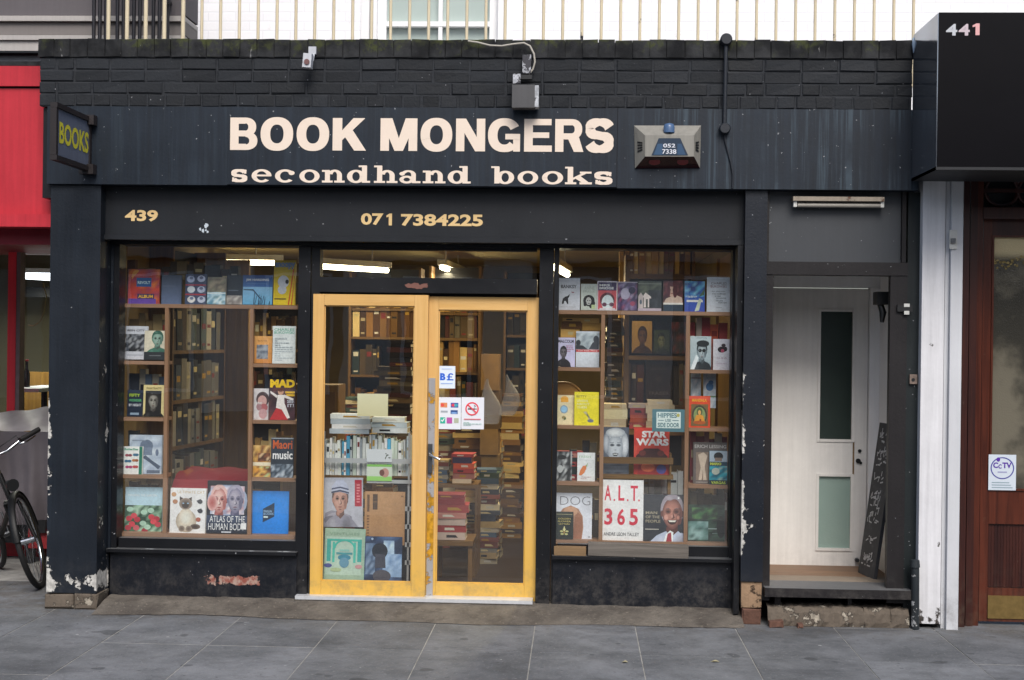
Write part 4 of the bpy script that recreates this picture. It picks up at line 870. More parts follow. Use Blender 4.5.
# bicycle
gx = (W(43, 590, .73)[0], .73)
fw = Vector((gx[0], .73, 0)); rwc = Vector((fw.x-.62, 1.02-.0+.45, 0)); rwc = Vector((fw.x-.60, .73+.66, 0))
fdir = (fw-rwc).normalized(); lean = math.radians(18)
side = fdir.cross(Vector((0, 0, 1))).normalized(); up = (Vector((0, 0, 1))*math.cos(lean)+(-1 if side.x > 0 else 1)*side*math.sin(lean)).normalized()
side2 = fdir.cross(up).normalized()
BK = thing('bicycle', (fw.x-.25, 1.1, 0), 'dark bicycle leaning at the left edge in front of the tarpaulin stall', 'bicycle')
Lw = (fw-rwc).length
def bp(a_, c_, s_=0): return fw+fdir*(a_-0)+up*c_+side2*s_
rad = .335
st_ = math.radians(29)
fd2 = (fdir*math.cos(st_)+side2*math.sin(st_)).normalized(); fc = bp(0, rad); rcn = bp(-Lw, rad); s3_ = fd2.cross(up).normalized()
for nm, c0, e1 in (('front_wheel', fc, fd2), ('rear_wheel', rcn, fdir)):
    sn = e1.cross(up)
    wh = MB().torus(c0, e1, up, rad-.018, .019, 48, 10).build('wheel', RUBBER, BK)
    MB().torus(c0, e1, up, rad-.043, .011, 48, 6).build('rim', CHROME, wh)
    m = MB()
    for k in range(28):
        a_ = 2*PI*k/28; d = e1*math.cos(a_)+up*math.sin(a_); m.tube([c0+sn*(.025*(1 if k % 2 else -1)), c0+d*(rad-.045)], .0014, 4, caps=False)
    m.build('spokes', STEEL, wh); m = MB(); m.tube([c0-sn*.045, c0+sn*.045], .022, 10); m.build('hub', CHROME, wh)
    m = MB(); rws = []
    for k in range(25):
        a_ = math.radians(15 if nm[0] == 'f' else 20)+math.radians(165)*k/24; d = e1*math.cos(a_)+up*math.sin(a_); rws.append([c0+d*(rad+.012)+sn*(.024*math.cos(b)) - d*(.010*(1-math.sin(b))) for b in [PI*j/6 for j in range(7)]])
    m.grid(rws); m.build('mudguard', BIKEP, BK)
hd, hb = bp(-.16, .80), bp(-.10, .60)
m = MB()
for s_ in (-1, 1): m.tube([fc+s3_*.05*s_, hb+s3_*.045*s_+up*(-.01), hb+s3_*.03*s_+up*.02], .0125, 8)
m.tube([hb+s3_*-.05, hb+s3_*.05], .016, 8); m.build('fork', BIKEP, BK)
bb, stp = bp(-.58, .29), bp(-.72, .80)
m = MB(); m.tube([hd, hb], .019, 10); m.tube([hd+up*-.02, stp], .015, 10); m.tube([hb, bb], .018, 10); m.tube([bb, stp], .016, 10)
for s_ in (-1, 1): m.tube([bb+side2*.03*s_, rcn+side2*.055*s_], .009, 8); m.tube([stp+side2*.02*s_, rcn+side2*.055*s_], .009, 8)
m.build('frame', BIKEP, BK)
m = MB(); m.tube([stp, bp(-.75, .93)], .013, 8); m.build('seat_post', CHROME, BK)
m = MB(); sr = []
for k in range(9):
    f = k/8; wd = .02+.065*f**1.6; sr.append([bp(-.60-.27*f, .94+.012*math.sin(f*3)-.02*abs(math.cos(b)), wd*math.cos(b)) + up*(.025*math.sin(b)) for b in [2*PI*j/10 for j in range(10)]])
m.grid(sr, 0, True); m.face(sr[0]); m.face(sr[-1][::-1]); m.build('saddle', BLACKM, BK)
m = MB(); m.torus(bb+side2*.05, fdir, up, .085, .006, 24, 6); m.tube([bb+side2*-.06, bb+side2*.07], .02, 8); m.tube([bb+side2*.07, bb+side2*.08-up*.15+fdir*.05], .008, 6); m.tube([bb+side2*-.06, bb+side2*-.07+up*.15-fdir*.05], .008, 6); m.build('crank', STEEL, BK)
hs = hd+up*.13-fd2*.02
m = MB(); m.tube([hd, hs, hs+fd2*.05], .014, 8); m.build('stem', CHROME, BK)
rs = 1 if side2.x > 0 else -1
hbar = [hs+fd2*.05+s3_*q*rs+up*h_-fd2*b_ for q, h_, b_ in ((-.29, .075, .12), (-.20, .06, .04), (-.10, .015, 0), (0, 0, 0), (.10, .015, 0), (.20, .06, .04), (.29, .075, .12))]
m = MB(); m.tube(hbar, .011, 8); m.build('handlebar', CHROME, BK)
for e in (0, 6):
    q0, q1 = hbar[e], hbar[1 if e == 0 else 5]; g_ = q0+(q1-q0)*1.05
    MB().tube([q0+(q0-q1)*.25, g_], .0175, 10).build('grip', RUBBER, BK)
    MB().tube([g_+up*.005, g_-up*.02+fd2*.045, g_+(q0-q1)*.55-up*.025+fd2*.06, q0-up*.02+fd2*.055], [.012, .008, .006, .005], 8).build('brake_lever', CHROME, BK)
    MB().tube([g_+fd2*.03, g_+fd2*.08+up*.05, hs+fd2*.12+up*.04, hb+fd2*.06], .004, 6).build('brake_cable', BLACKM, BK)
m = MB(); c0 = bp(.0, .74); m.tube([c0-fdir*.02, c0+fdir*.05], [.03, .042], 12); m.build('front_lamp', BLACKM, BK)
# ------------------------------------------------------------------ right neighbour: dark sign box, white pillar, mahogany door
KB = thing('dark_sign_box', (WX(1000, -.3), -.6, WZ(175, -.6, 980)), 'glossy black projecting shop sign box numbered 441 at the top right', 'sign')
KY = -.60
a = R(937.5, 12.5, 1080, 169, KY)
m = MB(); m.box(a[0]+.004, KY, a[1]+.012, 5.2, -.042, a[3]); m.build('sign_panel', DARKBOX, KB, bevel=.004)
sm = plain('side_metal', '#8b929c', .12, .05, 4, .85); m = MB(); m.box(a[0]-.002, KY+.006, a[1]-.006, a[0]+.0035, -.042, a[3]-.003); m.build('sign_side', sm, KB)
m = MB(); m.box(a[0]-.002, KY+.002, a[1]-.006, 5.2, -.042, a[1]+.011); m.build('sign_underside', plain('sign_underside', '#1a1c20', .6), KB)
m = MB(); n_ = R(946, 24, 957.2, 35.6, KY); textmesh(m, '4', *n_, KY-.002, lin('#b9bcc2'), .03); n_ = R(958.5, 24, 969.7, 35.6, KY); textmesh(m, '4', *n_, KY-.002, lin('#c2b4bb'), .03); n_ = R(972.5, 23.5, 979.5, 35.2, KY); one_digit(m, *n_, KY-.002, lin('#d9a6a6')); m.build('number_lettering', SIGNM, KB)
tag(m and MB().tube([(W(914.5, 30, -.05)[0], -.05, W(914.5, 38, -.05)[1]), (W(915, 44, -.05)[0], -.06, W(915, 44, -.05)[1]), (W(914, 53, -.05)[0], -.05, W(914, 53, -.05)[1])], [.012, .022, .006], 8).build('plastic_scrap', plain('blue_white_plastic', '#9fb2c6', .4, .3, 30)), 'scrap of pale plastic caught between the parapet and the black sign', 'plastic scrap')
WPY = -.01
WP = thing('white_pillar', (WX(933, WPY), WPY, 0), 'white painted pillar with a grey strip beside the mahogany door', 'pillar')
zp = WZ(172, WPY, 935)
B(WX(920.5, WPY, 400), WPY, .03, WX(943, WPY, 400), .45, zp).build('pillar_face', WHITEPIL, WP, bevel=.004); B(WX(944, WPY, 400), WPY+.012, .0, WX(948, WPY, 400), .45, zp+.01).build('pillar_groove', GREYPIL, WP); B(WX(948.3, WPY, 400), WPY-.02, -.0, WX(960, WPY, 400), .45, zp+.03).build('grey_strip', GREYPIL, WP, bevel=.003)
a = R(949, 230, 956.5, 249, WPY-.02); q = B(a[0], WPY-.035, a[1], a[2], WPY-.021, a[3]).build('bell_push', WHITEPL, WP, bevel=.003); X, Z = W(953, 241, -.05); B(X-.012, WPY-.05, Z-.014, X+.014, WPY-.036, Z+.016).build('button', STEEL, q, bevel=.003)
MY = .10
MD = thing('mahogany_door', (WX(1003, MY), MY, 0), 'dark mahogany panelled door with obscured glass at the right edge', 'door')
B(WX(961, MY-.04, 400), MY-.05, 0, WX(967, MY-.04, 400), MY+.2, 2.75).build('outer_frame', MAHD, MD, bevel=.004); B(WX(967.3, MY, 400), MY-.02, 0, WX(974.5, MY, 400), MY+.2, 2.75).build('outer_frame', MAHD, MD, bevel=.006); B(WX(974.8, MY, 400), MY, 0, WX(981, MY, 400), MY+.2, 2.75).build('frame', MAHO, MD, bevel=.006)
dm = MY+.05; fx = WX(981.4, dm, 400); gxa = WX(990, dm, 400); xe = gxa+.60
zgl0, zgl1 = WZ(489.5, dm, 1000), WZ(236, dm, 1000)
tz = WZ(219, dm, 1000)
B(fx, dm, .02, gxa, dm+.05, tz).build('stile', MAHO, MD, bevel=.003); B(gxa+.001, dm+.001, zgl1, xe, dm+.05, tz-.001).build('rail', MAHD, MD); B(gxa+.001, dm+.001, WZ(524, dm, 1000), xe, dm+.05, zgl0).build('rail', MAHO, MD); B(gxa+.001, dm+.001, WZ(600, dm, 1000), xe, dm+.05, WZ(588, dm, 1000)).build('rail', MAHO, MD); B(gxa+.001, dm+.001, .02, xe, dm+.05, WZ(600.5, dm, 1000)).build('bottom_rail', MAHO, MD)
B(xe+.001, dm, .02, xe+.125, dm+.05, tz).build('stile', MAHO, MD, bevel=.003); B(xe+.128, MY, 0, xe+.20, MY+.2, 2.75).build('frame', MAHO, MD, bevel=.006); B(xe+.202, MY-.03, 0, 5.6, MY+.2, .62).build('stall_riser', MAHD, MD, bevel=.004); B(xe+.202, MY-.03, .622, xe+.30, MY+.2, 2.75).build('window_post', MAHO, MD, bevel=.004); B(xe+.302, MY+.06, .622, 5.6, MY+.2, 2.75).build('shop_window', FROSTD, MD)
B(gxa+.003, dm+.018, WZ(588, dm, 1000)+.002, xe, dm+.045, WZ(524, dm, 1000)-.002).build('panel', MAHD, MD)
m = MB()
for k in range(22): m.box(gxa+.006+k*.0185, dm+.0155, WZ(588, dm, 1000)+.004, gxa+.006+k*.0185+.015, dm+.0175, WZ(524, dm, 1000)-.004)
m.build('panel_moulding', MAHD, MD)
a = R(987.5, 596, 1060, 619, dm); B(a[0], dm-.006, a[1], xe, dm-.001, a[3]).build('kick_plate', BRASS, MD)
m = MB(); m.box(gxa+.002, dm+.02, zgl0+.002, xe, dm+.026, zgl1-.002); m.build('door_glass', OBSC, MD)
m = MB(); m.box(gxa, dm-.008, zgl0-.006, gxa+.012, dm+.019, zgl1+.004); m.box(gxa+.0125, dm-.008, zgl0-.006, xe, dm+.019, zgl0+.006); m.box(gxa+.0125, dm-.008, zgl1-.008, xe, dm+.019, zgl1+.004); m.build('glazing_bead', MAHO, MD, bevel=.003)
rr = random.Random(14); m = MB()
for k in range(90):
    X = gxa+.015+rr.random()*.5; Z = WZ(258, dm, 1000)-rr.random()**2*.05+.02*math.sin(X*21); m.face([(X+rr.uniform(.004, .011)*math.cos(q), dm+.0185-.00002*k, Z+rr.uniform(.003, .010)*math.sin(q)) for q in [2*PI*j/5 for j in range(5)]], 0, lin(rr.choice(['#8c7a45', '#6e5e34', '#a8935a'])))
m.build('tinsel', SIGNM, MD)
zh0 = WZ(219, MY, 1000); zh1 = WZ(182, MY, 1000)
B(WX(981.3, MY), MY-.01, zh0, xe+.126, MY+.2, zh0+.07).build('head_rail', MAHD, MD, bevel=.004); B(WX(981.3, MY), MY+.10, zh0+.072, xe+.126, MY+.2, 2.76).build('fanlight_back', FRAME, MD)
m = MB(); zc_, hh = (zh0+.07+zh1)/2+.03, .095
for k in range(-1, 6):
    cx_ = WX(1002, MY)+.20*(k-.5)*1.0
    for sgn in (-1, 1):
        pts = [(cx_+.10+sgn*.10*math.cos(q), MY+.05, zc_+hh*math.sin(q)) for q in [PI*(-.5+j/10) for j in range(11)]]; m.tube([p_ for p_ in pts if p_[0] > WX(981.5, MY)+.01], .013, 8) if max(p_[0] for p_ in pts) > WX(981.5, MY)+.03 and len([p_ for p_ in pts if p_[0] > WX(981.5, MY)+.01]) > 2 else None
m.box(WX(981.6, MY), MY+.035, zc_-.012, xe, MY+.06, zc_+.012); m.build('fretwork', MAHD, MD)
a = R(988, 454.5, 1015.5, 490, dm); CS = MB(); yk = dm+.0175
cs_y = dm-.010
CS.box(a[0], cs_y, a[1], a[2], cs_y+.0015, a[3], 0, lin('#c8d2dc'))
ccx, ccz = (a[0]+a[2])/2, a[1]+(a[3]-a[1])*.62; rx_, rz_ = (a[2]-a[0])*.43, (a[3]-a[1])*.31
for k in range(32):
    q0, q1 = 2*PI*k/32, 2*PI*(k+1)/32; CS.face([(ccx+rx_*f*math.cos(q), cs_y-.0008, ccz+rz_*f*math.sin(q)) for f, q in ((.9, q0), (1, q0), (1, q1), (.9, q1))], 0, lin('#4b4a95'))
textmesh(CS, 'C', ccx-rx_*.78, ccz-.0, ccx-rx_*.36, ccz+rz_*.52, cs_y-.0009, lin('#57309b'), .04); textmesh(CS, 'TV', ccx+rx_*.0, ccz-.0, ccx+rx_*.78, ccz+rz_*.52, cs_y-.0009, lin('#57309b'), .04); textmesh(CS, 'C', ccx-rx_*.34, ccz-rz_*.05, ccx-rx_*.06, ccz+rz_*.35, cs_y-.0009, lin('#57309b'), .04)
for k, (q, wd) in enumerate(((-.42, .4), (.34, .0))): 
    if wd: CS.face([(ccx-rx_*wd, cs_y-.0009, ccz+rz_*q), (ccx+rx_*wd, cs_y-.0009, ccz+rz_*q), (ccx+rx_*wd, cs_y-.0009, ccz+rz_*(q+.12)), (ccx-rx_*wd, cs_y-.0009, ccz+rz_*(q+.12))], 0, lin('#9a9cc0'))
CS.face([(ccx-rx_*.35+rx_*.16*math.cos(q), cs_y-.001, ccz+rz_*.78+rz_*.2*math.sin(q)) for q in [2*PI*j/10 for j in range(10)]], 0, lin('#57309b'))
for k in range(3): z_ = a[1]+(a[3]-a[1])*(.06+.07*k); CS.face([(a[0]+.02, cs_y-.0009, z_), (a[2]-.02-.01*k, cs_y-.0009, z_), (a[2]-.02-.01*k, cs_y-.0009, z_+.006), (a[0]+.02, cs_y-.0009, z_+.006)], 0, lin('#8fa3ad'))
tag(CS.build('warning_sticker', SIGNM), 'white sticker with a purple camera warning circle on the mahogany door glass', 'sticker')
for k, (p_, q_, s_) in enumerate(((625, 663, .018), (715, 662.5, .026))):
    X, Y_ = None, None
    d = M3 @ Vector(((p_-512)/F, (340-q_)/F, -1)); t_ = -CZ/d.z; X, Y_ = d.x*t_, CY+d.y*t_
    m = MB(); m.face([(X-s_, Y_, .004), (X-s_*.3, Y_-.012, .010), (X+s_, Y_+.004, .004), (X+s_*.2, Y_+.016, .012)]); tag(m.build('dry_leaf', LEAF), ['small curled dry leaf on the paving below the right window', 'longer dry leaf on the paving near the narrow pillar'][k], 'leaf')
# ------------------------------------------------------------------ printed covers
def el(cx, cy, rx, ry, c, a0=0, a1=360, n=18): return ('p', [(cx+rx*math.cos(math.radians(a0+(a1-a0)*k/n)), cy+ry*math.sin(math.radians(a0+(a1-a0)*k/n))) for k in range(n if a1-a0 == 360 else n+1)], c)
def fan(cx, cy, rx, ry, c, e, ox=0, oy=0): return ('f', cx, cy, rx, ry, c, e, ox, oy)
def rcx(x0, y0, x1, y1, c): return ('p', [(x0, y0), (x1, y0), (x1, y1), (x0, y1)], c)
def tx(x0, y0, x1, y1, s, c, b=.02): return ('t', x0, y0, x1, y1, s, c, b)
def gr(x0, y0, x1, y1, c0, c1): return ('g', x0, y0, x1, y1, c0, c1)
def mo(x0, y0, x1, y1, cols, nx=8, ny=10, seed=1): return ('n', x0, y0, x1, y1, cols, nx, ny, seed)
def lines(x0, y0, x1, y1, n, c, seed=1, fill=.45):
    r = random.Random(seed); o = []; h = (y1-y0)/n
    for k in range(n):
        x = x0
        while x < x1-.02:
            L = min(r.uniform(.05, .16), x1-x); o.append(rcx(x, y0+k*h, x+L, y0+k*h+h*fill, c)); x += L+.025
            if r.random() < .12: break
    return o
def head(cx, cy, rx, ry, c, e, ox=0, oy=0): return ('h', cx, cy, rx, ry, c, e, ox, oy)
def blend(a, b, f): return '#'+''.join('%02x' % int(int(a[i:i+2], 16)*(1-f)+int(b[i:i+2], 16)*f) for i in (1, 3, 5))
def portrait(cx, cy, s, asp, skin, sh, hair, shirt, hat=None, dk='#1c1818', smile=False, shades=False, rec=0):
    fx = .74*s*asp; o = []; sh2 = blend(sh, dk, .45); lip = blend(sh, '#8a3a38', .35)
    o.append(('p', [(cx-2.4*fx, cy-3.4*s), (cx-2.1*fx, cy-1.75*s), (cx-1.5*fx, cy-1.38*s), (cx-.5*fx, cy-1.08*s), (cx+.55*fx, cy-1.08*s), (cx+1.6*fx, cy-1.4*s), (cx+2.2*fx, cy-1.8*s), (cx+2.5*fx, cy-3.4*s)], shirt))
    o.append(fan(cx+.9*fx, cy-2.0*s, .9*fx, .8*s, blend(shirt, dk, .3), shirt)); o.append(fan(cx-1.1*fx, cy-1.8*s, .5*fx, .5*s, blend(shirt, '#ffffff', .12), shirt))
    o.append(('p', [(cx-.5*fx, cy-1.1*s), (cx, cy-1.42*s), (cx+.55*fx, cy-1.1*s), (cx+.5*fx, cy-.5*s), (cx-.45*fx, cy-.5*s)], sh2))
    o.append(fan(cx-.3*fx, cy-1.0*s, .3*fx, .25*s, sh, sh2))
    o.append(fan(cx, cy+.24*s, 1.15*fx, 1.02*s, blend(hair, '#ffffff', .10), hair, -.35, .4)); o += [el(cx-1.0*fx, cy-.02*s, .13*fx, .2*s, sh), el(cx+.99*fx, cy-.02*s, .12*fx, .2*s, sh2)]
    o.append(head(cx, cy-.02*s, .98*fx, .98*s, skin, sh, -.25, .15)); o.append(fan(cx+.62*fx, cy-.2*s, .36*fx, .6*s, sh2, sh2)) if False else None
    o = [q for q in o if q]
    o.append(fan(cx+.70*fx, cy-.15*s, .24*fx, .55*s, blend(sh, dk, .25), sh))
    hl = [(cx+fx*1.05*math.cos(math.radians(q)), cy+(.42+.72*math.sin(math.radians(q)))*s) for q in range(0, 181, 12)]; lo = [(cx-.94*fx, cy+(.40+rec*.5)*s), (cx-.66*fx, cy+(.66+rec*.7)*s), (cx-.15*fx, cy+(.74+rec)*s), (cx+.4*fx, cy+(.72+rec)*s), (cx+.84*fx, cy+(.56+rec*.6)*s)]
    o.append(('p', hl+lo, hair)); o.append(fan(cx-.3*fx, cy+.95*s, .4*fx, .14*s, blend(hair, '#ffffff', .14), hair))
    for q in (-1, 1): o.append(fan(cx+q*.41*fx, cy+.13*s, .33*fx, .19*s, sh2, blend(skin, sh, .45 if q < 0 else .75)))
    if shades: o += [el(cx-.42*fx, cy+.12*s, .36*fx, .2*s, dk), el(cx+.42*fx, cy+.12*s, .36*fx, .2*s, dk), rcx(cx-.95*fx, cy+.15*s, cx+.95*fx, cy+.21*s, dk), fan(cx-.5*fx, cy+.17*s, .12*fx, .06*s, '#8a9298', dk)]
    else:
        for q in (-1, 1): o += [el(cx+q*.41*fx, cy+.10*s, .17*fx, .055*s, dk), ('p', [(cx+q*.14*fx, cy+.26*s), (cx+q*.42*fx, cy+.35*s), (cx+q*.72*fx, cy+.26*s), (cx+q*.42*fx, cy+.29*s)], blend(hair, dk, .5))]
    o.append(('p', [(cx+.02*fx, cy+.16*s), (cx+.24*fx, cy-.26*s), (cx+.12*fx, cy-.33*s), (cx-.12*fx, cy-.33*s), (cx+.08*fx, cy-.26*s)], sh2)); o.append(fan(cx-.03*fx, cy-.18*s, .11*fx, .1*s, blend(skin, '#ffffff', .2), skin))
    if smile: o += [fan(cx-.60*fx, cy-.25*s, .22*fx, .18*s, blend(skin, '#ffffff', .15), skin), fan(cx+.55*fx, cy-.25*s, .2*fx, .18*s, skin, sh), el(cx, cy-.42*s, .46*fx, .27*s, dk, 180, 360), ('p', [(cx-.38*fx, cy-.43*s), (cx+.38*fx, cy-.43*s), (cx+.27*fx, cy-.53*s), (cx-.27*fx, cy-.53*s)], '#d9d2c8'), ('p', [(cx-.5*fx, cy-.41*s), (cx, cy-.38*s), (cx+.5*fx, cy-.41*s), (cx, cy-.435*s)], lip)]
    else: o += [('p', [(cx-.32*fx, cy-.52*s), (cx-.08*fx, cy-.47*s), (cx+.08*fx, cy-.47*s), (cx+.32*fx, cy-.52*s), (cx, cy-.60*s)], lip), rcx(cx-.28*fx, cy-.527*s, cx+.28*fx, cy-.512*s, sh2), fan(cx, cy-.70*s, .22*fx, .06*s, sh2, sh)]
    if hat: o += hat(cx, cy, s, fx)
    return o
def gain(c, g=1.3): return tuple(min(v*g, .86) for v in lin(c))
def draw(m, art, w, h, y0, seed=0):
    """art in cover units (0..1 from the lower left), each piece printed a hair above the last"""
    k = 0; cl = lambda v: min(max(v, .004), .996)
    flat = []
    for a in art: flat += a if isinstance(a, list) else [a]
    for a in flat:
        k += 1; y = y0-.00012*k
        if a[0] == 'p': m.face([(-w/2+cl(u)*w, y, cl(v)*h) for u, v in a[1]], 0, gain(a[2]))
        elif a[0] in 'fh':
            kd, cx, cy, rx, ry, c0, c1, ox, oy = a; c0, c1 = gain(c0), gain(c1); cm = tuple((p_*.62+q_*.38) for p_, q_ in zip(c0, c1)); n = 20
            XY = lambda u, v: (-w/2+cl(u)*w, y, cl(v)*h)
            for i in range(n):
                q0, q1 = 2*PI*i/n, 2*PI*(i+1)/n; e = lambda q, f: XY(cx+ox*rx*(1-f)+rx*f*math.cos(q)*(1-(.24*max(0, -math.sin(q))**1.5 if kd == 'h' else 0)), cy+oy*ry*(1-f)+ry*f*math.sin(q))
                m.face([XY(cx+ox*rx, cy+oy*ry), e(q0, .6), e(q1, .6)], 0, [c0, cm, cm]); m.face([e(q0, .6), e(q0, 1), e(q1, 1), e(q1, .6)], 0, [cm, c1, c1, cm])
        elif a[0] == 't':
            V, P = textpolys(a[5], a[7]); c = gain(a[6])
            for p_ in P: m.face([(-w/2+w*(a[1]+V[i][0]*(a[3]-a[1])), y, h*(a[2]+V[i][1]*(a[4]-a[2]))) for i in p_], 0, c)
        elif a[0] == 'g':
            c0, c1 = gain(a[5]), gain(a[6]); m.face([(-w/2+w*a[1], y, h*a[2]), (-w/2+w*a[3], y, h*a[2]), (-w/2+w*a[3], y, h*a[4]), (-w/2+w*a[1], y, h*a[4])], 0, [c0, c0, c1, c1])
        elif a[0] == 'n':
            _, x0, z0, x1, z1, cols, nx, ny, sd = a; r = random.Random(sd); G = [[gain(r.choice(cols)) for _ in range(nx+1)] for _ in range(ny+1)]
            for i in range(ny):
                for j in range(nx):
                    X = lambda q: -w/2+w*(x0+(x1-x0)*q/nx); Zz = lambda q: h*(z0+(z1-z0)*q/ny)
                    m.face([(X(j), y, Zz(i)), (X(j+1), y, Zz(i)), (X(j+1), y, Zz(i+1)), (X(j), y, Zz(i+1))], 0, [G[i][j], G[i][j+1], G[i+1][j+1], G[i+1][j]])
_NB = [0]
MASS, MASSON = MB(), [False]         # books past the first 300: one object
def into_mass(m, M):
    off = len(MASS.v); MASS.v += [tuple(M @ Vector(v)) for v in m.v]; MASS.f += [tuple(i+off for i in f) for f in m.f]; MASS.mi += m.mi; MASS.c += m.c; MASS.smooth += m.smooth; MASS.has = True
def cover(box, Y, label, base, art, th=.022, lean=3.5, name='book', cat='book', group='books facing out in the shop windows', pages=True, roll=0):
    a = R(*box, Y); w, h = a[2]-a[0], a[3]-a[1]; _NB[0] += 1; r = random.Random(_NB[0])
    c = gain(base); m = MB(); t_ = .0022
    m.box(-w/2, 0, 0, w/2, t_, h, 0, c)
    if pages:
        m.box(-w/2, th-t_, 0, w/2, th, h, 0, c); m.box(-w/2, t_+.0001, 0, -w/2+t_, th-t_-.0001, h, 0, c)
    draw(m, art, w, h, -.0003)
    ob = m.build(name, PRINT, None, (0, 0, 0))
    if pages:
        pg = B(-w/2+t_+.0005, t_+.0002, .003, w/2-.004, th-t_-.0002, h-.003).build('page_block', PAGES, ob, (0, 0, 0))
    ob.location = ((a[0]+a[2])/2, Y, a[1]); ob.rotation_euler = (math.radians(-lean+r.uniform(-.8, .8)), math.radians(roll), math.radians(r.uniform(-2, 2)))
    return tag(ob, label, cat, group)
YB, YB2 = YG+.17, YG+.135
# ---- display shelf units
def shelfunit(label, xa, xb, ups, tops, lefts, rights, base, mid=None):
    Ya, Yc = YG+.11, YG+.29; T = thing('display_shelf', ((WX(xa, Ya)+WX(xb, Ya))/2, Ya, .5), label, 'shelf')
    X0_, X1_ = WX(xa, Ya), WX(xb, Ya); U = [(WX(u, Ya, 420)-.013, WX(u, Ya, 420)+.013) for u in ups]
    zt_ = WZ(tops, Ya, (xa+xb)/2); zb_ = WZ(base, Ya, (xa+xb)/2)
    B(X0_, Ya, zt_-.024, X1_, Yc, zt_).build('shelf', PINE, T, bevel=.002)
    B(X0_, Ya-.005, zb_-.024, X1_, Yc, zb_).build('base_board', PINE, T, bevel=.002)
    for u in U: B(u[0]+.001, Ya+.001, zb_+.001, u[1]-.001, Ya+.035, zt_-.025).build('upright', PINEV, T, bevel=.002)
    for z in lefts: zz = WZ(z, Ya, xa+20); B(X0_, Ya+.001, zz-.022, U[0][0]-.001, Yc, zz).build('shelf', PINE, T, bevel=.002)
    for z in rights: zz = WZ(z, Ya, xb-20); B(U[1][1]+.001, Ya+.001, zz-.022, X1_, Yc, zz).build('shelf', PINE, T, bevel=.002)
    return T
shelfunit('pine display shelf grid filling the left shop window', 121, 297, (165.5, 250.3), 304.5, (361, 417.5, 475), (364, 420.5, 478), 534)
shelfunit('pine display shelf grid filling the right shop window', 557.5, 731, (602, 687), 311, (367.5, 425.5, 482), (370, 428, 485), 541.5)
# ---- left window, top row
pic = lambda s, *c: mo(0, 0, 1, 1, c, 8, 10, s)
L = 'left window'
cover((128, 269, 159, 304.3), YB, 'orange, red and purple patterned book at the left end of the top shelf, left window', '#b04436', [mo(.0, .0, 1, 1, ['#c0452f', '#b33a33', '#d0722f', '#8a3550', '#a2412f'], 6, 7, 3), rcx(.02, 0, .9, .16, '#5b3f95'), el(.26, .78, .16, .2, '#c98a3a', 60, 200), rcx(.26, .50, .74, .76, '#1f4f86'), tx(.30, .58, .70, .66, 'REVOLT', '#b9d4ee', .02), rcx(.3, .16, .84, .30, '#3b2b55'), tx(.33, .18, .8, .27, 'ALBUM', '#d7a63a', .03)])
cover((161.5, 275, 181, 304.3), YB, 'plain slate blue book on the top shelf of the left window', '#4d5b72', [gr(0, 0, 1, 1, '#556482', '#454f60'), rcx(.08, .62, .7, .63, '#69748a')])
cover((185, 274, 206, 304.3), YB, 'book with rows of white cups over red bands, left window top shelf', '#3d4a66', [rcx(0, .62, 1, .66, '#a03a44'), rcx(0, .30, 1, .35, '#a03a44'), [el(x, y, .19, .11, c) for x, y, c in ((.25, .83, '#aab4cf'), (.75, .85, '#b5bdd4'), (.28, .49, '#c9cfe0'), (.76, .49, '#b7bfd6'), (.3, .16, '#d5dae8'), (.78, .16, '#b9c1d8'))], [el(x, y, .09, .05, '#66708c') for x, y in ((.28, .87), (.75, .88), (.76, .53), (.32, .2), (.78, .2))]])
cover((207, 277, 225.5, 304.3), YB2, 'book with a pale teal seaside photo below a beige band, left window top shelf', '#6d675a', [mo(0, .45, 1, 1, ['#6e6656', '#8a7f6a', '#5b5347', '#77765f'], 6, 6, 4), mo(0, 0, 1, .45, ['#6f97ad', '#a9c4cf', '#4d7f95', '#c9dade', '#587f88'], 7, 5, 5), rcx(0, .38, 1, .43, '#c3cfd3')])
cover((226.5, 275, 242, 304.3), YB, 'black book with a pale strip along its foot, left window top shelf', '#20262e', [rcx(0, 0, 1, .30, '#9b958f'), mo(0, 0, 1, .28, ['#8f8a86', '#c4c0ba', '#75706c', '#aaa49c'], 5, 3, 6), rcx(.1, .46, .75, .49, '#5c6670')])
cover((242.8, 275, 272.2, 304.6), YB, 'blue book with a pier silhouette on the top shelf of the left window', '#2d5888', [gr(0, 0, 1, .6, '#5b9ec4', '#86b3d6'), gr(0, .6, 1, 1, '#3a67a3', '#28467a'), tx(.1, .78, .88, .88, 'JIM HARDING', '#dbe6f2', .03), rcx(.12, .70, .84, .72, '#5277ab'), ('p', [(.02, .52), (.36, .52), (.62, .2), (.58, .2), (.34, .47), (.02, .49)], '#203c5c'), [('p', [(x, 0), (x+.03, 0), (x+.05, t_), (x+.03, t_)], '#1b3450') for x, t_ in ((.36, .42), (.52, .34), (.60, .22), (.72, .25), (.88, .12))], [('p', [(x, 0), (x+.02, 0), (x+.09, .3), (x+.07, .3)], '#1f3a58') for x in (.40, .55, .64)]])
cover((273.3, 260, 295, 305), YB, 'tall yellow comic book with blue lettering and orange stripes, left window top shelf', '#c9a91f', [gr(0, 0, 1, 1, '#d9bb25', '#b59a22'), tx(.04, .80, .98, .95, 'snoopy', '#5d7fae', .05), el(.45, .52, .26, .14, '#b8bcc6'), el(.4, .34, .2, .1, '#b9bec8'), el(.62, .52, .08, .05, '#2a2b30'), rcx(.05, .12, .6, .15, '#5a4d1b'), [('p', [(x, 0), (x+.06, 0), (x+.26, .8), (x+.2, .8)], '#c4561f') for x in (.68, .82)]])
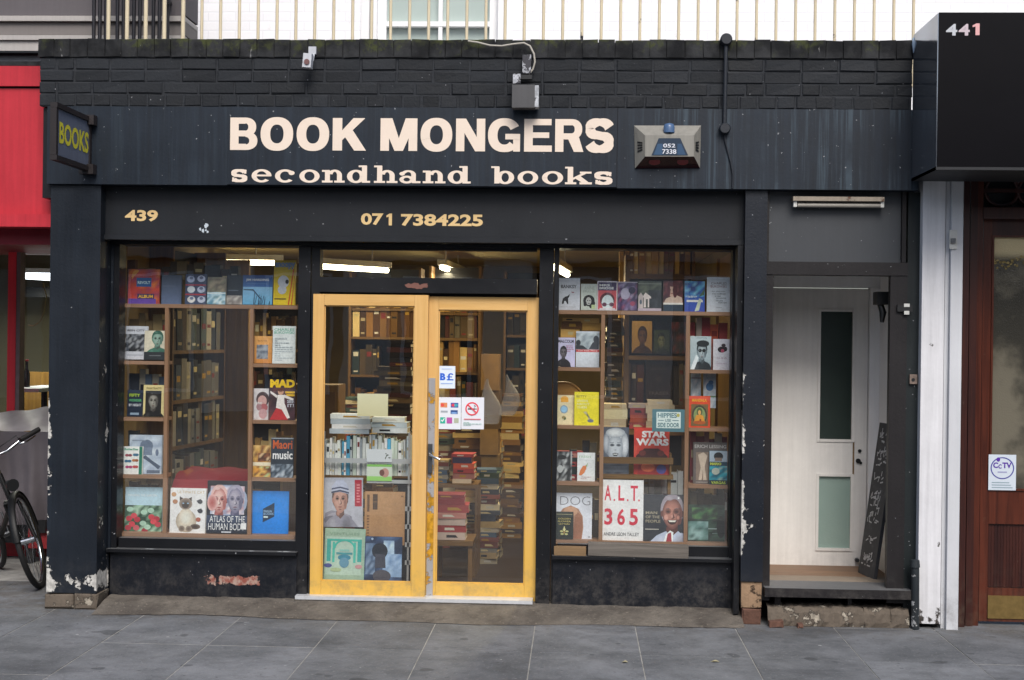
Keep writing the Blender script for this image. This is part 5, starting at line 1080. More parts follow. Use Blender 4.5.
# left bays
cover((125, 326, 147, 359.4), YB, 'white book with a dark crowd photo, upper left corner shelf of the left window', '#b9bcc6', [tx(.08, .84, .86, .90, 'BEIN CITY', '#3b3c44', .03), mo(0, .24, 1, .76, ['#23252a', '#3b3e45', '#6f737b', '#1b1c20', '#909399'], 9, 7, 7), rcx(.1, .12, .8, .14, '#8f93a0')])
cover((144, 330.5, 165.3, 359.9), YB2, 'cream and green portrait book with a black foot, upper left shelf of the left window', '#2a2e33', [rcx(0, .27, 1, 1, '#c3bca9'), portrait(.62, .70, .25, 1.3, '#8fa89c', '#5d7d70', '#2d5347', '#3d6a5b'), rcx(0, 0, 1, .27, '#282c30'), rcx(.25, .13, .8, .16, '#62666a')])
cover((127, 390, 143, 416.4), YB, 'dark blue paperback with green and white title lines, left window second shelf', '#1b2638', [tx(.12, .74, .8, .86, 'FIFTY', '#8fa838', .04), tx(.1, .56, .9, .66, 'WONDER', '#4f9a6a', .04), tx(.1, .38, .88, .48, 'BY NIGHT', '#b9bcc4', .03), rcx(.2, .06, .75, .14, '#7f93a8')])
cover((143, 385, 164, 416.8), YB2, 'pale yellow book with an old man in a framed photo, left window second shelf', '#c9ba86', [rcx(.1, .12, .86, .82, '#1d1c1b'), portrait(.48, .49, .25, 1.2, '#9d9a90', '#55524d', '#2a2826', '#191817', None), tx(.15, .87, .85, .93, 'PORTRAITS', '#7f744a', .02)])
cover((129, 435, 161.5, 473.9), YB, 'large pale grey book with a stone statue, left window third shelf', '#aeb9c6', [mo(0, 0, 1, 1, ['#b3bfcd', '#9aa8ba', '#c3ccd7', '#8f9db2'], 6, 7, 9), el(.52, .72, .2, .16, '#5d6a7e'), rcx(.36, .48, .70, .68, '#6f7c90'), ('p', [(.4, .42), (.62, .30), (.9, .12), (.97, .2), (.7, .35), (.5, .48)], '#4d586a'), rcx(.08, .84, .5, .87, '#7b8798'), el(.85, .55, .05, .09, '#66738a'), rcx(.55, .02, .95, .1, '#5d687a')])
cover((122.3, 446.5, 141.8, 474.2), YB2, 'small white butterfly book with a green edge in front of the statue book, left window', '#d3d6d2', [rcx(.84, 0, 1, 1, '#1f6b57'), tx(.08, .86, .78, .94, 'Butterflies', '#2f8a6b', .03), [el(x, y, .1, .05, c) for x, y, c in ((.22, .68, '#8b4652'), (.38, .68, '#7a3d49'), (.62, .70, '#3d6f8b'), (.72, .70, '#35607b'), (.2, .47, '#2f5f80'), (.36, .47, '#2f5f80'), (.58, .5, '#a0663d'), (.72, .5, '#8b5535'), (.25, .26, '#9b3d68'), (.42, .26, '#9b3d68'), (.62, .27, '#b54a4a'), (.72, .27, '#a34545'))]])
cover((124.5, 487.5, 161.5, 533.4), YB, 'book with red flowers under a pale blue band, bottom left of the left window', '#a9c6da', [mo(0, 0, 1, .61, ['#3f6b4c', '#2b4a38', '#7fa48a', '#35553f', '#1f3a2b', '#9bb9a2'], 9, 7, 2), [el(x, y, .085, .06, c) for x, y, c in ((.12, .32, '#b13440'), (.25, .38, '#c2414b'), (.34, .3, '#a62d3a'), (.2, .2, '#b93b46'), (.1, .12, '#a22f3a'), (.32, .12, '#b5535a'), (.72, .36, '#bb3842'), (.86, .32, '#a92f3b'), (.78, .26, '#c5464f'), (.9, .2, '#b33a45'), (.55, .06, '#8f2a34'))], [el(x, y, .09, .055, '#9fc0ad') for x, y in ((.52, .46), (.7, .5), (.5, .22), (.62, .14), (.14, .52))], tx(.08, .80, .85, .85, 'MINDING THE GARDEN', '#dfeaf2', .0)])
# bottom centre
catpoly = [fan(.46, .27, .29, .25, '#d8cebd', '#a39584'), fan(.72, .15, .14, .06, '#3a302c', '#6d5f54'), fan(.45, .36, .2, .2, '#e2d9ca', '#c4b7a4', 0, -.2), ('p', [(.27, .66), (.265, .82), (.39, .76)], '#3d332f'), ('p', [(.49, .76), (.605, .81), (.60, .66)], '#3d332f'), fan(.435, .655, .185, .13, '#4b403a', '#94867a', 0, -.15), fan(.43, .62, .1, .07, '#2e2623', '#4b403a'), el(.37, .665, .028, .014, '#8fb0cc'), el(.50, .665, .028, .014, '#8fb0cc'), fan(.34, .10, .09, .07, '#5a4d45', '#9c8e80'), fan(.54, .10, .09, .07, '#5a4d45', '#9c8e80')]
cover((169.5, 488.5, 205.5, 533.2), YB2, 'white book with a seated Siamese cat at the bottom of the left window', '#d6d9de', [tx(.2, .885, .96, .945, 'ULTIMATE CAT', '#b9a27c', .0), catpoly, [el(x, y, .07, .05, c) for x, y, c in ((.1, .86, '#b58e6b'), (.14, .70, '#a5785a'), (.84, .71, '#3d3f45'), (.85, .50, '#393a40'), (.8, .31, '#9a5a48'))], [('p', [(x, y), (x+.14, y+.05), (x+.02, y-.03)], '#474a52') for x, y in ((.74, .73), (.76, .52))]])
cover((206.5, 481, 247, 533.2), YB2-.012, 'black anatomy atlas with two ghostly pink faces, bottom centre of the left window', '#1c2029', [el(.5, .62, .5, .36, '#8f9db5'), mo(.08, .36, .92, .9, ['#c3b6bd', '#a58f9b', '#d6ccd2', '#9aa3b8', '#b58a8f', '#8f94ac'], 9, 9, 12), portrait(.30, .62, .25, 1.0, '#d9b9b2', '#a5625e', '#c7a5a0', '#5d4a55', None, '#4a2a2c', False, False, .25), fan(.13, .58, .12, .16, '#a34f4b', '#c9a09c'), portrait(.70, .63, .25, 1.0, '#a9a3b0', '#6a6880', '#8f8c9f', '#474a5f', None, '#33344a', False, False, .25), gr(0, 0, 1, .34, '#151922', '#39455c'), tx(.08, .21, .95, .33, 'ATLAS OF THE', '#d9dce2', -.002), tx(.05, .06, .95, .19, 'HUMAN BODY', '#e3e5ea', -.002), rcx(.86, .08, .99, .2, '#dfe0e2'), rcx(.38, .01, .62, .035, '#b9bcc4'), rcx(0, .93, 1, 1, '#171b23')], .03)
cover((251.3, 491.3, 288, 533.6), YB, 'bright blue square book with a slanted black logo, bottom right of the left window', '#0f78d2', [gr(0, 0, 1, 1, '#0d74cc', '#1c80d6'), ('p', [(.31, .26), (.62, .40), (.62, .73), (.31, .58)], '#132c45'), tx(.33, .50, .55, .55, 'PENGUIN', '#8fb3d4', .01), tx(.33, .44, .60, .49, 'BOOKS', '#8fb3d4', .01), rcx(.33, .37, .45, .41, '#c3d8ea')])
# right bays
cover((253, 336, 272, 363.2), YB, 'orange book with a small grey square picture, right side of the left window', '#b98248', [gr(0, 0, 1, 1, '#b87c40', '#c59255'), mo(.18, .16, .78, .68, ['#5a6270', '#7b828c', '#454c58', '#8d9298'], 5, 6, 3), tx(.22, .80, .72, .85, 'SELECTED', '#6d4a24', .01)])
cover((272.5, 326, 295, 363.6), YB2, 'white book with green title and faint grey sketches, right side of the left window', '#c3c9c9', [tx(.06, .87, .95, .94, 'CHARLES', '#5f9a86', .02), tx(.06, .79, .95, .86, 'BUKOWSKI', '#5f9a86', .02), lines(.1, .08, .92, .72, 11, '#a3abb0', 3, .35)])
cover((252.5, 388.5, 271.5, 420), YB, 'white book with a pink and grey head, right bay of the left window', '#c2bdc0', [mo(0, 0, 1, 1, ['#c9c5c8', '#b7afb3', '#d2ced0'], 5, 6, 5), el(.52, .66, .34, .24, '#4b3f42'), el(.5, .60, .24, .18, '#c09a96'), el(.6, .40, .2, .12, '#a35e62'), el(.34, .42, .14, .12, '#9d7a80'), el(.55, .2, .22, .16, '#b48f92'), tx(.05, .50, .5, .57, 'PORTRAIT', '#e3dfe0', .02)])
cover((268.5, 379.5, 294.8, 420), YB2, 'comic magazine with a big yellow three letter title and a dancing figure, left window', '#3b2a2c', [mo(0, 0, 1, .8, ['#34252a', '#5a3a38', '#2c2a33', '#4b3038'], 6, 6, 8), ('p', [(.05, 0), (.75, 0), (.5, .38), (.3, .3)], '#a83235'), tx(.04, .80, .98, 1.0, 'MAD', '#e0b021', .06), rcx(.62, .66, .98, .71, '#cfa62c'), rcx(.66, .59, .98, .64, '#cfa62c'), ('p', [(.28, .30), (.50, .26), (.72, .03), (.82, .06), (.60, .42), (.58, .62), (.34, .62)], '#d2ccc8'), ('p', [(.56, .56), (.92, .48), (.94, .53), (.58, .63)], '#cfc8c4'), ('p', [(.34, .6), (.05, .72), (.06, .66), (.3, .54)], '#c9c2be'), el(.45, .69, .11, .07, '#b58a72'), el(.45, .74, .11, .045, '#5a3528'), tx(.70, .42, .95, .5, 'SEE', '#b9bcc6', .02), tx(.72, .32, .96, .4, 'IT!', '#b9bcc6', .02)])
cover((252.3, 445.5, 271, 477.2), YB, 'orange and cream book of small photographs beside the music book, left window', '#b58a4a', [mo(0, 0, 1, 1, ['#c49a52', '#8d6236', '#d6b273', '#6e4a30', '#a8763f'], 6, 7, 11), rcx(0, .36, 1, .47, '#cfc5ad'), mo(0, 0, 1, .34, ['#5a3d2c', '#c98f3e', '#a9bf8a', '#8a5a34', '#d0a85a'], 6, 4, 3), mo(.3, .5, .95, .76, ['#4a2f24', '#7b4c33', '#d4b78f'], 5, 3, 8)])
cover((270.8, 437.8, 293, 477.6), YB2, 'dark book titled Maori music with an orange word, right bay of the left window', '#26303b', [tx(.08, .72, .95, .94, 'Maori', '#b85528', .02), tx(.08, .46, .97, .66, 'music', '#dfe3e8', .02), mo(0, .0, 1, .34, ['#5f6b78', '#8f9aa6', '#2e3945', '#aab3bd', '#3d4854'], 9, 5, 6), rcx(0, .97, 1, 1, '#8f969d')])
# ---- right window, top row
R1 = [tx(.1, .68, .84, .79, 'BANKSY', '#3e3f48', .03), ('p', [(.14, .22), (.2, .36), (.32, .42), (.42, .44), (.52, .50), (.50, .42), (.44, .36), (.46, .2), (.40, .18), (.34, .28), (.26, .28), (.24, .2), (.16, .18)], '#26262a'), ('p', [(.58, .58), (.74, .56), (.70, .53), (.62, .54)], '#8a5a66'), rcx(.1, .09, .82, .105, '#9ba0aa')]
cover((558.8, 278, 580, 310), YB, 'white book with a crouching black stencil figure, left end of the right window top shelf', '#bcc1cb', [R1])
cover((581, 283.8, 597, 310), YB, 'small pale green book with a dark haired portrait, right window top shelf', '#b3bbb4', [tx(.2, .78, .85, .9, 'ANNE', '#8f9a92', .0), tx(.15, .66, .9, .76, 'FRANK', '#8f9a92', .0), el(.5, .36, .36, .22, '#1f2022'), el(.48, .34, .17, .15, '#a9aaa8'), el(.26, .24, .1, .1, '#1f2022'), el(.78, .26, .11, .1, '#202123'), el(.42, .36, .04, .02, '#333'), el(.56, .36, .04, .02, '#333'), el(.5, .25, .06, .015, '#444'), el(.66, .14, .14, .08, '#2b2c2e'), rcx(.66, .05, .9, .2, '#a8b88d')])
cover((597.3, 281, 617.3, 310.4), YB, 'book with a white face in dark glasses on a red ground, right window top shelf', '#cfc9cf', [rcx(.04, .03, .96, .96, '#b9535a'), rcx(.04, .68, .96, .96, '#3c3556'), tx(.1, .82, .62, .9, 'MRS', '#d3d6e4', .03), tx(.1, .72, .82, .8, 'BRIDGE', '#d3d6e4', .03), el(.5, .36, .37, .25, '#5a2f38'), el(.52, .26, .30, .27, '#c6d2e2'), el(.36, .20, .12, .07, '#5c3c4c'), el(.72, .20, .12, .07, '#5c3c4c'), rcx(.4, .195, .68, .21, '#5c3c4c'), rcx(.12, .03, .9, .08, '#c9c3c9')])
cover((617.8, 281.6, 637.5, 310.4), YB, 'purple collage book on the top shelf of the right window', '#3d3050', [mo(0, 0, 1, 1, ['#3b2f55', '#6d5a80', '#a79bb5', '#2b2340', '#833f5c', '#574a70', '#8b7fa0'], 7, 8, 31), el(.38, .58, .24, .2, '#a9a3b8'), el(.72, .7, .18, .12, '#252040'), el(.75, .24, .13, .08, '#9a4560'), rcx(0, .97, 1, 1, '#c9c3cc')])
cover((638, 281, 661.5, 311), YB2, 'dark book with a pale paper house, right window top shelf', '#3a4038', [mo(0, .6, 1, 1, ['#3d4438', '#5b6150', '#2e332c'], 6, 4, 5), rcx(0, .9, 1, .925, '#7d8075'), mo(.45, .1, 1, .7, ['#23262b', '#33373c', '#1b1d22'], 5, 5, 6), ('p', [(.02, .5), (.12, .62), (.22, .5), (.22, .08), (.02, .08)], '#b5a8a5'), ('p', [(.18, .45), (.32, .62), (.56, .47), (.56, .42), (.48, .42), (.48, .12), (.42, .12), (.42, .4), (.34, .4), (.34, .12), (.25, .12), (.25, .45)], '#c9bdb8'), el(.12, .3, .05, .08, '#4d5a66'), rcx(0, 0, 1, .09, '#a89aa5')])
cover((663.3, 280.5, 683, 311.4), YB, 'book with a woman in long auburn hair, right window top shelf', '#3d1d22', [mo(0, .22, 1, 1, ['#4a1f28', '#6d2f35', '#3a1820', '#8a4a48'], 6, 7, 14), rcx(0, 0, 1, .22, '#1d3040'), ('p', [(.02, .27), (.98, .27), (.95, .45), (.7, .52), (.4, .48), (.15, .42)], '#c3ab9a'), el(.44, .68, .19, .21, '#c9a48f'), el(.60, .66, .12, .22, '#4d1c24'), el(.28, .66, .08, .2, '#54202a'), el(.36, .70, .035, .015, '#3a1c1c'), el(.50, .70, .035, .015, '#3a1c1c'), el(.43, .58, .06, .014, '#8f3a38'), el(.45, .88, .22, .08, '#5a222a'), rcx(0, .22, 1, .28, '#d9d2cc')])
cover((684.7, 281, 704.8, 312), YB, 'bright blue book with white bands, right window top shelf', '#2d4c9a', [gr(0, 0, 1, .5, '#3245a0', '#2a56a8'), mo(0, .5, 1, 1, ['#2a5fa8', '#57a4c9', '#2b3f7d', '#3f83bd', '#7ab6cf'], 6, 5, 4), tx(.05, .44, .62, .54, 'rising', '#c9dcec', .02), rcx(.1, .32, .9, .39, '#dbe4ec'), ('p', [(.5, .02), (.72, .05), (.85, .42), (.72, .44)], '#b4bfae'), ('p', [(.7, .5), (.98, .75), (.98, .55)], '#3f5d49')])
cover((707, 277, 730, 312.2), YB, 'white book of scattered red and grey words, right end of right window top shelf', '#c0c7d1', [tx(.18, .79, .86, .86, 'CHARLES', '#5b5058', .0), tx(.16, .70, .86, .77, 'BUKOWSKI', '#7d5058', .0), [tx(x0, y, x1, y+.045, s, '#5f6670', .01) for x0, x1, y, s in ((.2, .8, .57, 'the pleasures'), (.22, .82, .50, 'THE DAMNED'), (.35, .6, .43, 'a new'), (.42, .84, .37, 'poems'), (.38, .7, .31, 'that'), (.5, .86, .25, 'run on'))], rcx(.4, .12, .66, .14, '#9aa1ab')])
# left bays
cover((557, 337.5, 575, 366.8), YB, 'lilac book with a dark suited man, upper left bay of the right window', '#b4b2cf', [tx(.06, .82, .92, .93, 'MALCOLM', '#34323e', .03), lines(.5, .52, .92, .76, 4, '#a2708c', 2), portrait(.36, .48, .19, 1.2, '#6d6970', '#4a474e', '#1c1b20', '#232228')])
cover((576, 331.2, 599.3, 367.2), YB, 'pale grey book with a photo over a red band, upper left bay, right window', '#b3bbc4', [mo(0, .48, 1, .95, ['#9aa5ac', '#b3bcc2', '#7f8a92'], 6, 5, 3), el(.86, .78, .12, .1, '#3b3f47'), ('p', [(.55, .5), (.7, .68), (.98, .78), (.98, .5)], '#3e424a'), el(.1, .68, .1, .08, '#2c3038'), ('p', [(.0, .5), (.0, .62), (.3, .6), (.5, .5)], '#353940'), rcx(0, .42, 1, .49, '#b24a4c'), tx(.08, .435, .92, .48, 'The Real Thing', '#d7c0c0', .01), gr(0, 0, 1, .42, '#aab1bb', '#bfc6ce')])
cover((556.2, 395.2, 574, 425.2), YB, 'cream book with an orange crown and blue disc, middle left bay of the right window', '#cfc3a0', [el(.46, .87, .22, .1, '#d59a3c'), rcx(.26, .77, .68, .84, '#d59a3c'), el(.44, .53, .22, .14, '#7f95a8'), el(.44, .53, .17, .105, '#89b4d9'), el(.42, .26, .1, .05, '#8c7f58'), ('p', [(.42, .16), (.56, .2), (.54, .28), (.46, .24)], '#4a5a3a')])
cover((574.4, 392, 599, 425.4), YB2, 'bright yellow book with a small bird, middle left bay of the right window', '#d9cc35', [rcx(.02, .02, .98, .98, '#d6c72f'), tx(.08, .83, .5, .90, 'BETTY', '#8a7d22', .02), tx(.1, .70, .55, .77, 'LEARNS', '#e3dc9a', .02), tx(.08, .60, .62, .67, 'ABOUT', '#e3dc9a', .02), tx(.1, .50, .5, .57, 'THEM', '#e3dc9a', .02), ('p', [(.36, .4), (.48, .42), (.56, .2), (.78, .08), (.72, .16), (.56, .3)], '#b9b48c'), el(.66, .14, .13, .05, '#6a6f78'), rcx(.3, .07, .5, .085, '#b5a928')])
cover((555, 451.5, 572, 480.6), YB, 'black and white photo book, lower left bay of the right window', '#4a4d50', [mo(0, 0, 1, 1, ['#3a3d40', '#7f8386', '#1f2123', '#b1b5b7', '#585c5f', '#232527'], 8, 9, 41), el(.4, .8, .26, .08, '#1d1f21'), el(.3, .4, .18, .13, '#a3a7a9')])
cover((577.3, 452.8, 595, 481.4), YB, 'white book with an orange carrot shape, lower left bay of the right window', '#ccd0d2', [tx(.1, .82, .75, .9, 'FRESH', '#8fae8f', .0), rcx(.1, .74, .9, .75, '#a8b0b2'), ('p', [(.1, .22), (.16, .38), (.32, .54), (.48, .56), (.52, .46), (.40, .3), (.22, .2)], '#c77748'), ('p', [(.48, .54), (.6, .66), (.54, .5)], '#7f9a5a'), lines(.2, .08, .8, .2, 2, '#b5a0a0', 3)])
cover((556.3, 493.3, 592, 539.2), YB, 'large white book titled DOG, bottom left of the right window', '#c6cad4', [tx(.10, .74, .95, .93, 'DOG', '#6d7078', -.015), ('p', [(.02, 0), (.72, 0), (.76, .25), (.74, .5), (.62, .66), (.4, .73), (.18, .66), (.04, .5)], '#9c7560'), ('p', [(.44, 0), (.7, 0), (.74, .25), (.72, .5), (.55, .62), (.5, .3)], '#8a5f4a'), el(.4, .60, .2, .1, '#b18a70'), rcx(.9, .04, .95, .07, '#8f939b')])
cover((555.3, 512, 573.3, 539.2), YB2-.01, 'small dark green book with a gilt flower in front of the DOG book, right window', '#17211c', [rcx(.06, .9, .94, .92, '#8d8a6a'), tx(.16, .72, .84, .78, 'GOLDEN', '#b7a860', .01), tx(.14, .62, .86, .68, 'FLOWER', '#b7a860', .01), tx(.2, .53, .8, .58, 'LETTERS', '#b7a860', .01), [el(.5+.16*math.cos(q), .26+.1*math.sin(q), .09, .035, '#b5b57a') for q in (.3, 1.57, 2.84, 3.9, 5.5)], el(.5, .34, .045, .14, '#c9c490'), el(.5, .25, .05, .05, '#8d6f35')])
# middle
cover((601.8, 427.2, 629, 474.6), YB+.06, 'grey book with a large smiling black and white face, centre of the right window', '#4a4f5a', [mo(0, 0, 1, 1, ['#4a505c', '#3d424d', '#575e6a'], 5, 6, 5), fan(.52, .66, .46, .34, '#c3c9d0', '#6d7580'), fan(.84, .62, .15, .26, '#c9ced5', '#7d858f'), fan(.17, .66, .13, .22, '#aeb5be', '#666e79'), fan(.50, .56, .28, .29, '#b9c0c8', '#868e99', -.2, .2), fan(.5, .88, .36, .1, '#ccd1d7', '#8a929c'), fan(.38, .62, .09, .03, '#2e3238', '#7d858f'), fan(.62, .62, .09, .03, '#2e3238', '#7d858f'), rcx(.30, .665, .45, .675, '#565d66'), rcx(.56, .665, .70, .675, '#565d66'), fan(.5, .52, .05, .025, '#8b939d', '#aab1ba'), ('p', [(.39, .44), (.5, .46), (.62, .44), (.56, .39), (.44, .39)], '#33363c'), rcx(.43, .42, .58, .437, '#cfd4d9'), rcx(.05, .06, .95, .18, '#626a76')], .03)
cover((634, 427.8, 669.3, 474.8), YB+.05, 'red and black book with a big white two-line title, centre of the right window', '#b8392f', [mo(0, 0, 1, 1, ['#b63a30', '#c34a38', '#a2302c'], 5, 6, 5), tx(.22, .79, .92, .93, 'STAR', '#dfe2e8', .05), tx(.06, .62, .98, .77, 'WARS', '#dfe2e8', .05), ('p', [(.06, .40), (.3, .56), (.7, .56), (.95, .4), (.95, .28), (.06, .28)], '#3b1c1c'), el(.24, .46, .1, .06, '#5c2824'), el(.76, .46, .1, .06, '#5c2824'), ('p', [(.1, .0), (.14, .26), (.9, .26), (.9, 0)], '#8d2b2c'), el(.4, .16, .2, .1, '#c9623f'), el(.78, .12, .14, .1, '#4b4a8d')], .03)
# small stand bar across the two books
T = thing('book_stand', (WX(638, YB), YB+.02, WZ(478, YB)), 'dark wooden ledge holding the grey and red books in the right window', 'book stand')
a = R(601, 457, 673, 463.5, YB+.03); B(a[0], YB+.0, a[1], a[2], YB+.012, a[3]).build('front_bar', OAKH, T); a = R(601, 474.6, 673, 478.5, YB+.03); B(a[0], YB+.0, a[1], a[2], YB+.13, a[3]).build('ledge', OAKH, T)
for q in (601.5, 672): B(WX(q, YB+.03)-.006, YB+.0125, a[3]+.0005, WX(q, YB+.03)+.006, YB+.12, a[3]+.14).build('end_stop', OAKH, T)
for q in (603, 671): B(WX(q, YB+.03)-.01, YB+.02, WZ(540.5, YG+.11), WX(q, YB+.03)+.01, YB+.12, a[1]-.0005).build('leg', OAKH, T)
cover((600, 480.2, 643.3, 541), YB2, 'large white book with red initials and 365, bottom centre of the right window', '#d9d7d6', [tx(.10, .66, .255, .91, 'A', '#bf2c42', .02), tx(.42, .66, .56, .91, 'L', '#bf2c42', .02), tx(.70, .66, .87, .91, 'T', '#bf2c42', .02), [rcx(x, .655, x+.035, .685, '#bf2c42') for x in (.31, .62, .88)], tx(.10, .26, .29, .53, '3', '#bf2c42', .025), tx(.40, .26, .58, .53, '6', '#bf2c42', .025), tx(.68, .26, .88, .53, '5', '#bf2c42', .025), tx(.09, .085, .91, .14, 'ANDRE LEON TALLEY', '#4b4b50', .01)], .04, 3)
cover((643.3, 494.8, 684.3, 541.6), YB2-.006, 'black book with a laughing grey haired man in a suit, bottom of the right window', '#25282e', [gr(0, 0, 1, 1, '#20242a', '#2c3037'), portrait(.71, .60, .34, 1.0, '#b07a6b', '#5f3a35', '#8a838c', '#a8b1c4', None, '#351d1b', True, False, .16), ('p', [(.50, 0), (.56, .16), (.66, .24), (.74, .2), (.72, 0)], '#d2d6de'), ('p', [(.56, 0), (.60, .17), (.68, .2), (.70, .0)], '#8f2c38'), tx(.06, .58, .34, .64, 'MAN', '#9a927c', .01), tx(.06, .49, .40, .55, 'OF THE', '#9a927c', .01), tx(.06, .40, .42, .46, 'PEOPLE', '#9a927c', .01), rcx(.05, .25, .38, .27, '#a8a59c'), el(.86, .93, .025, .022, '#cfd2d4')], .03)
# right bays
cover((690.3, 336.2, 711.3, 369.6), YB2, 'black and white book of a man in dark glasses, upper right bay, right window', '#8fa0a8', [gr(0, 0, 1, 1, '#8b9da5', '#a9b6bc'), tx(.3, .92, .78, .97, 'JAZZMAN', '#3d474d', .0), portrait(.56, .54, .26, 1.15, '#a2aeb3', '#66737a', '#1c2327', '#252c31', None, '#12171a', False, True), ('p', [(.0, 0), (.28, .45), (.4, .35), (.2, 0)], '#c7cfd3'), el(.6, .78, .3, .1, '#1c2327')])
cover((713.2, 339, 730, 370), YB, 'white book with a black ink blot flower, upper right bay of the right window', '#c9c8d2', [el(.52, .66, .25, .1, '#2a2229'), el(.72, .68, .12, .08, '#2a2229'), el(.62, .8, .13, .05, '#3a2f36'), el(.56, .62, .1, .06, '#a24a62'), tx(.22, .36, .84, .41, 'SULA', '#9a7f95', .0), lines(.2, .14, .8, .3, 3, '#b7a9bb', 4)])
cover((688, 396, 710.3, 427.6), YB2, 'orange red book with a golden seated figure, middle right bay of the right window', '#c8472a', [tx(.18, .82, .84, .91, 'MANDALA', '#e0a032', .03), rcx(.14, .05, .9, .74, '#6d5a3a'), el(.52, .40, .34, .31, '#3e3d33'), el(.52, .38, .27, .27, '#7d8a5a'), el(.52, .50, .13, .13, '#4a5a3a'), el(.52, .48, .07, .07, '#c79a5a'), ('p', [(.26, .16), (.36, .38), (.52, .42), (.68, .38), (.78, .16)], '#c98a35'), el(.52, .16, .28, .06, '#a5562c'), el(.56, .24, .04, .04, '#7d3a24')])
cover((693.4, 442.4, 727, 484.4), YB, 'brown book with a marble torso, lower right bay of the right window', '#57504e', [tx(.04, .86, .98, .94, 'ERICH LESSING', '#a8a5a4', .02), ('p', [(.08, .1), (.46, .1), (.46, .76), (.08, .76)], '#7a6a5e'), ('p', [(.16, .1), (.22, .4), (.14, .7), (.3, .76), (.42, .68), (.34, .42), (.40, .1), (.30, .1), (.29, .36), (.25, .1)], '#b5a595'), rcx(.08, .04, .44, .06, '#8d8783')], .03)
cover((709.5, 451, 727.4, 485), YB2, 'teal book with yellow title and dark haired figure, lower right bay, right window', '#1d5f73', [rcx(0, .66, 1, 1, '#98a7b5'), el(.5, .84, .26, .12, '#14181c'), rcx(.3, .7, .7, .8, '#7c6a5e'), rcx(0, .56, 1, .68, '#1b3a4b'), tx(.04, .58, .66, .66, 'MARIO', '#b9c23c', .04), mo(0, .1, 1, .56, ['#1f7f93', '#2a98a8', '#16586b', '#8fa8a0'], 5, 6, 4), el(.35, .4, .22, .1, '#a7afa4'), rcx(0, 0, 1, .14, '#1a2a30'), tx(.1, .03, .9, .11, 'VARGAS', '#b5c84a', .02)])
cover((688.3, 505, 724.8, 541.8), YB, 'dark green landscape book of misty trees, bottom right of the right window', '#1a2622', [mo(0, 0, 1, 1, ['#17221e', '#22352c', '#0f1815', '#2c4738', '#1c2d2a'], 7, 7, 8), mo(0, .05, .55, .55, ['#4a6a66', '#7f9c9b', '#2c4a45', '#5d807c'], 5, 5, 3), mo(.1, .62, .8, .92, ['#2f5a35', '#182a20', '#47703f', '#1f3326'], 7, 4, 9), rcx(.55, .34, .94, .37, '#7d8f8c'), rcx(.66, .22, .94, .24, '#5d6f6c'), el(.9, .4, .12, .3, '#0e1513')])
# pale posters behind the right bay
cover((691, 371, 701, 396), YB+.08, 'narrow pale blue floral book behind the orange red book, right window', '#a5b3b8', [mo(0, 0, 1, 1, ['#a8b5ba', '#8fa3ae', '#c0c9cb', '#7b94a5'], 4, 5, 4), rcx(0, .7, 1, .74, '#7d6a6d')]); cover((703.5, 372.5, 716, 408), YB+.06, 'pale book with blue blotches behind the orange red book, right window', '#a3b1b8', [mo(0, 0, 1, 1, ['#a9b6bd', '#b9c4c9', '#8ea2b2'], 4, 6, 7), el(.5, .6, .3, .12, '#3f6d9a'), el(.6, .72, .2, .06, '#35608a'), rcx(0, .3, 1, .34, '#5d7d5a')])
# window card
def card(box, Y, label, base, art, name='card', cat='card', par=None):
    a = R(*box, Y); w, h = a[2]-a[0], a[3]-a[1]; m = MB(); m.box(-w/2, 0, 0, w/2, .0012, h, 0, gain(base, 1.2)); draw(m, art, w, h, -.0002)
    ob = m.build(name, SIGNM, None, (0, 0, 0)); ob.location = ((a[0]+a[2])/2, Y, a[1]); return tag(ob, label, cat)
card((652.2, 409.3, 684.6, 431.8), YP+.0025, 'teal bordered notice about a side door taped inside the right window glass', '#4f737c', [rcx(.13, .16, .88, .88, '#c6d2cf'), tx(.17, .62, .76, .84, 'HIPPIES', '#4a7078', .03), el(.80, .74, .05, .08, '#a8a35a'), tx(.40, .44, .58, .57, 'USE', '#4a7078', .02), rcx(.18, .49, .36, .52, '#4a7078'), rcx(.62, .49, .82, .52, '#4a7078'), tx(.17, .20, .84, .40, 'SIDE DOOR', '#4a7078', .03)], 'notice_card')
# ---- door stickers
YDS = Y2+.0185
card((438.4, 366, 455.2, 388.4), YDS, 'small white sticker with a bold blue B and pound sign on the right door', '#c9d3e6', [tx(.10, .36, .42, .68, 'B', '#1d55b8', .05), [('p', pc, '#1d55b8') for pc in [[(.50+.40*u, .36+.32*v) for u, v in q] for q in (rc(0, 0, 1, .17)+rc(.2, .05, .44, .75)+rc(.02, .42, .78, .56)+arc(.60, .70, .40, .31, .17, .15, 20, 180, 10, 2))]], rcx(.15, .2, .85, .24, '#8fa5cf'), rcx(.2, .86, .8, .89, '#a3b3d4')], 'sticker', 'sticker')
card((438, 397.3, 461, 429.2), YDS, 'white sticker with rows of small coloured card symbols on the right door', '#ccd0d6', [rcx(.1, .68, .40, .83, '#bf7a52'), el(.19, .755, .08, .05, '#c2473f'), rcx(.55, .68, .88, .83, '#2f4a8d'), el(.66, .755, .08, .05, '#c03a4a'), el(.78, .755, .08, .05, '#3f8f9a'), rcx(.12, .52, .42, .58, '#8d949c'), rcx(.55, .48, .86, .60, '#29487d'), el(.70, .51, .14, .03, '#6f8fbd'), rcx(.1, .18, .32, .37, '#2a9a86'), rcx(.38, .18, .62, .37, '#a24a90'), rcx(.70, .2, .9, .35, '#9aa08c'), ('p', [(.14, .27), (.2, .22), (.29, .33), (.27, .35), (.2, .27), (.16, .30)], '#dfeee9')], 'sticker', 'sticker')
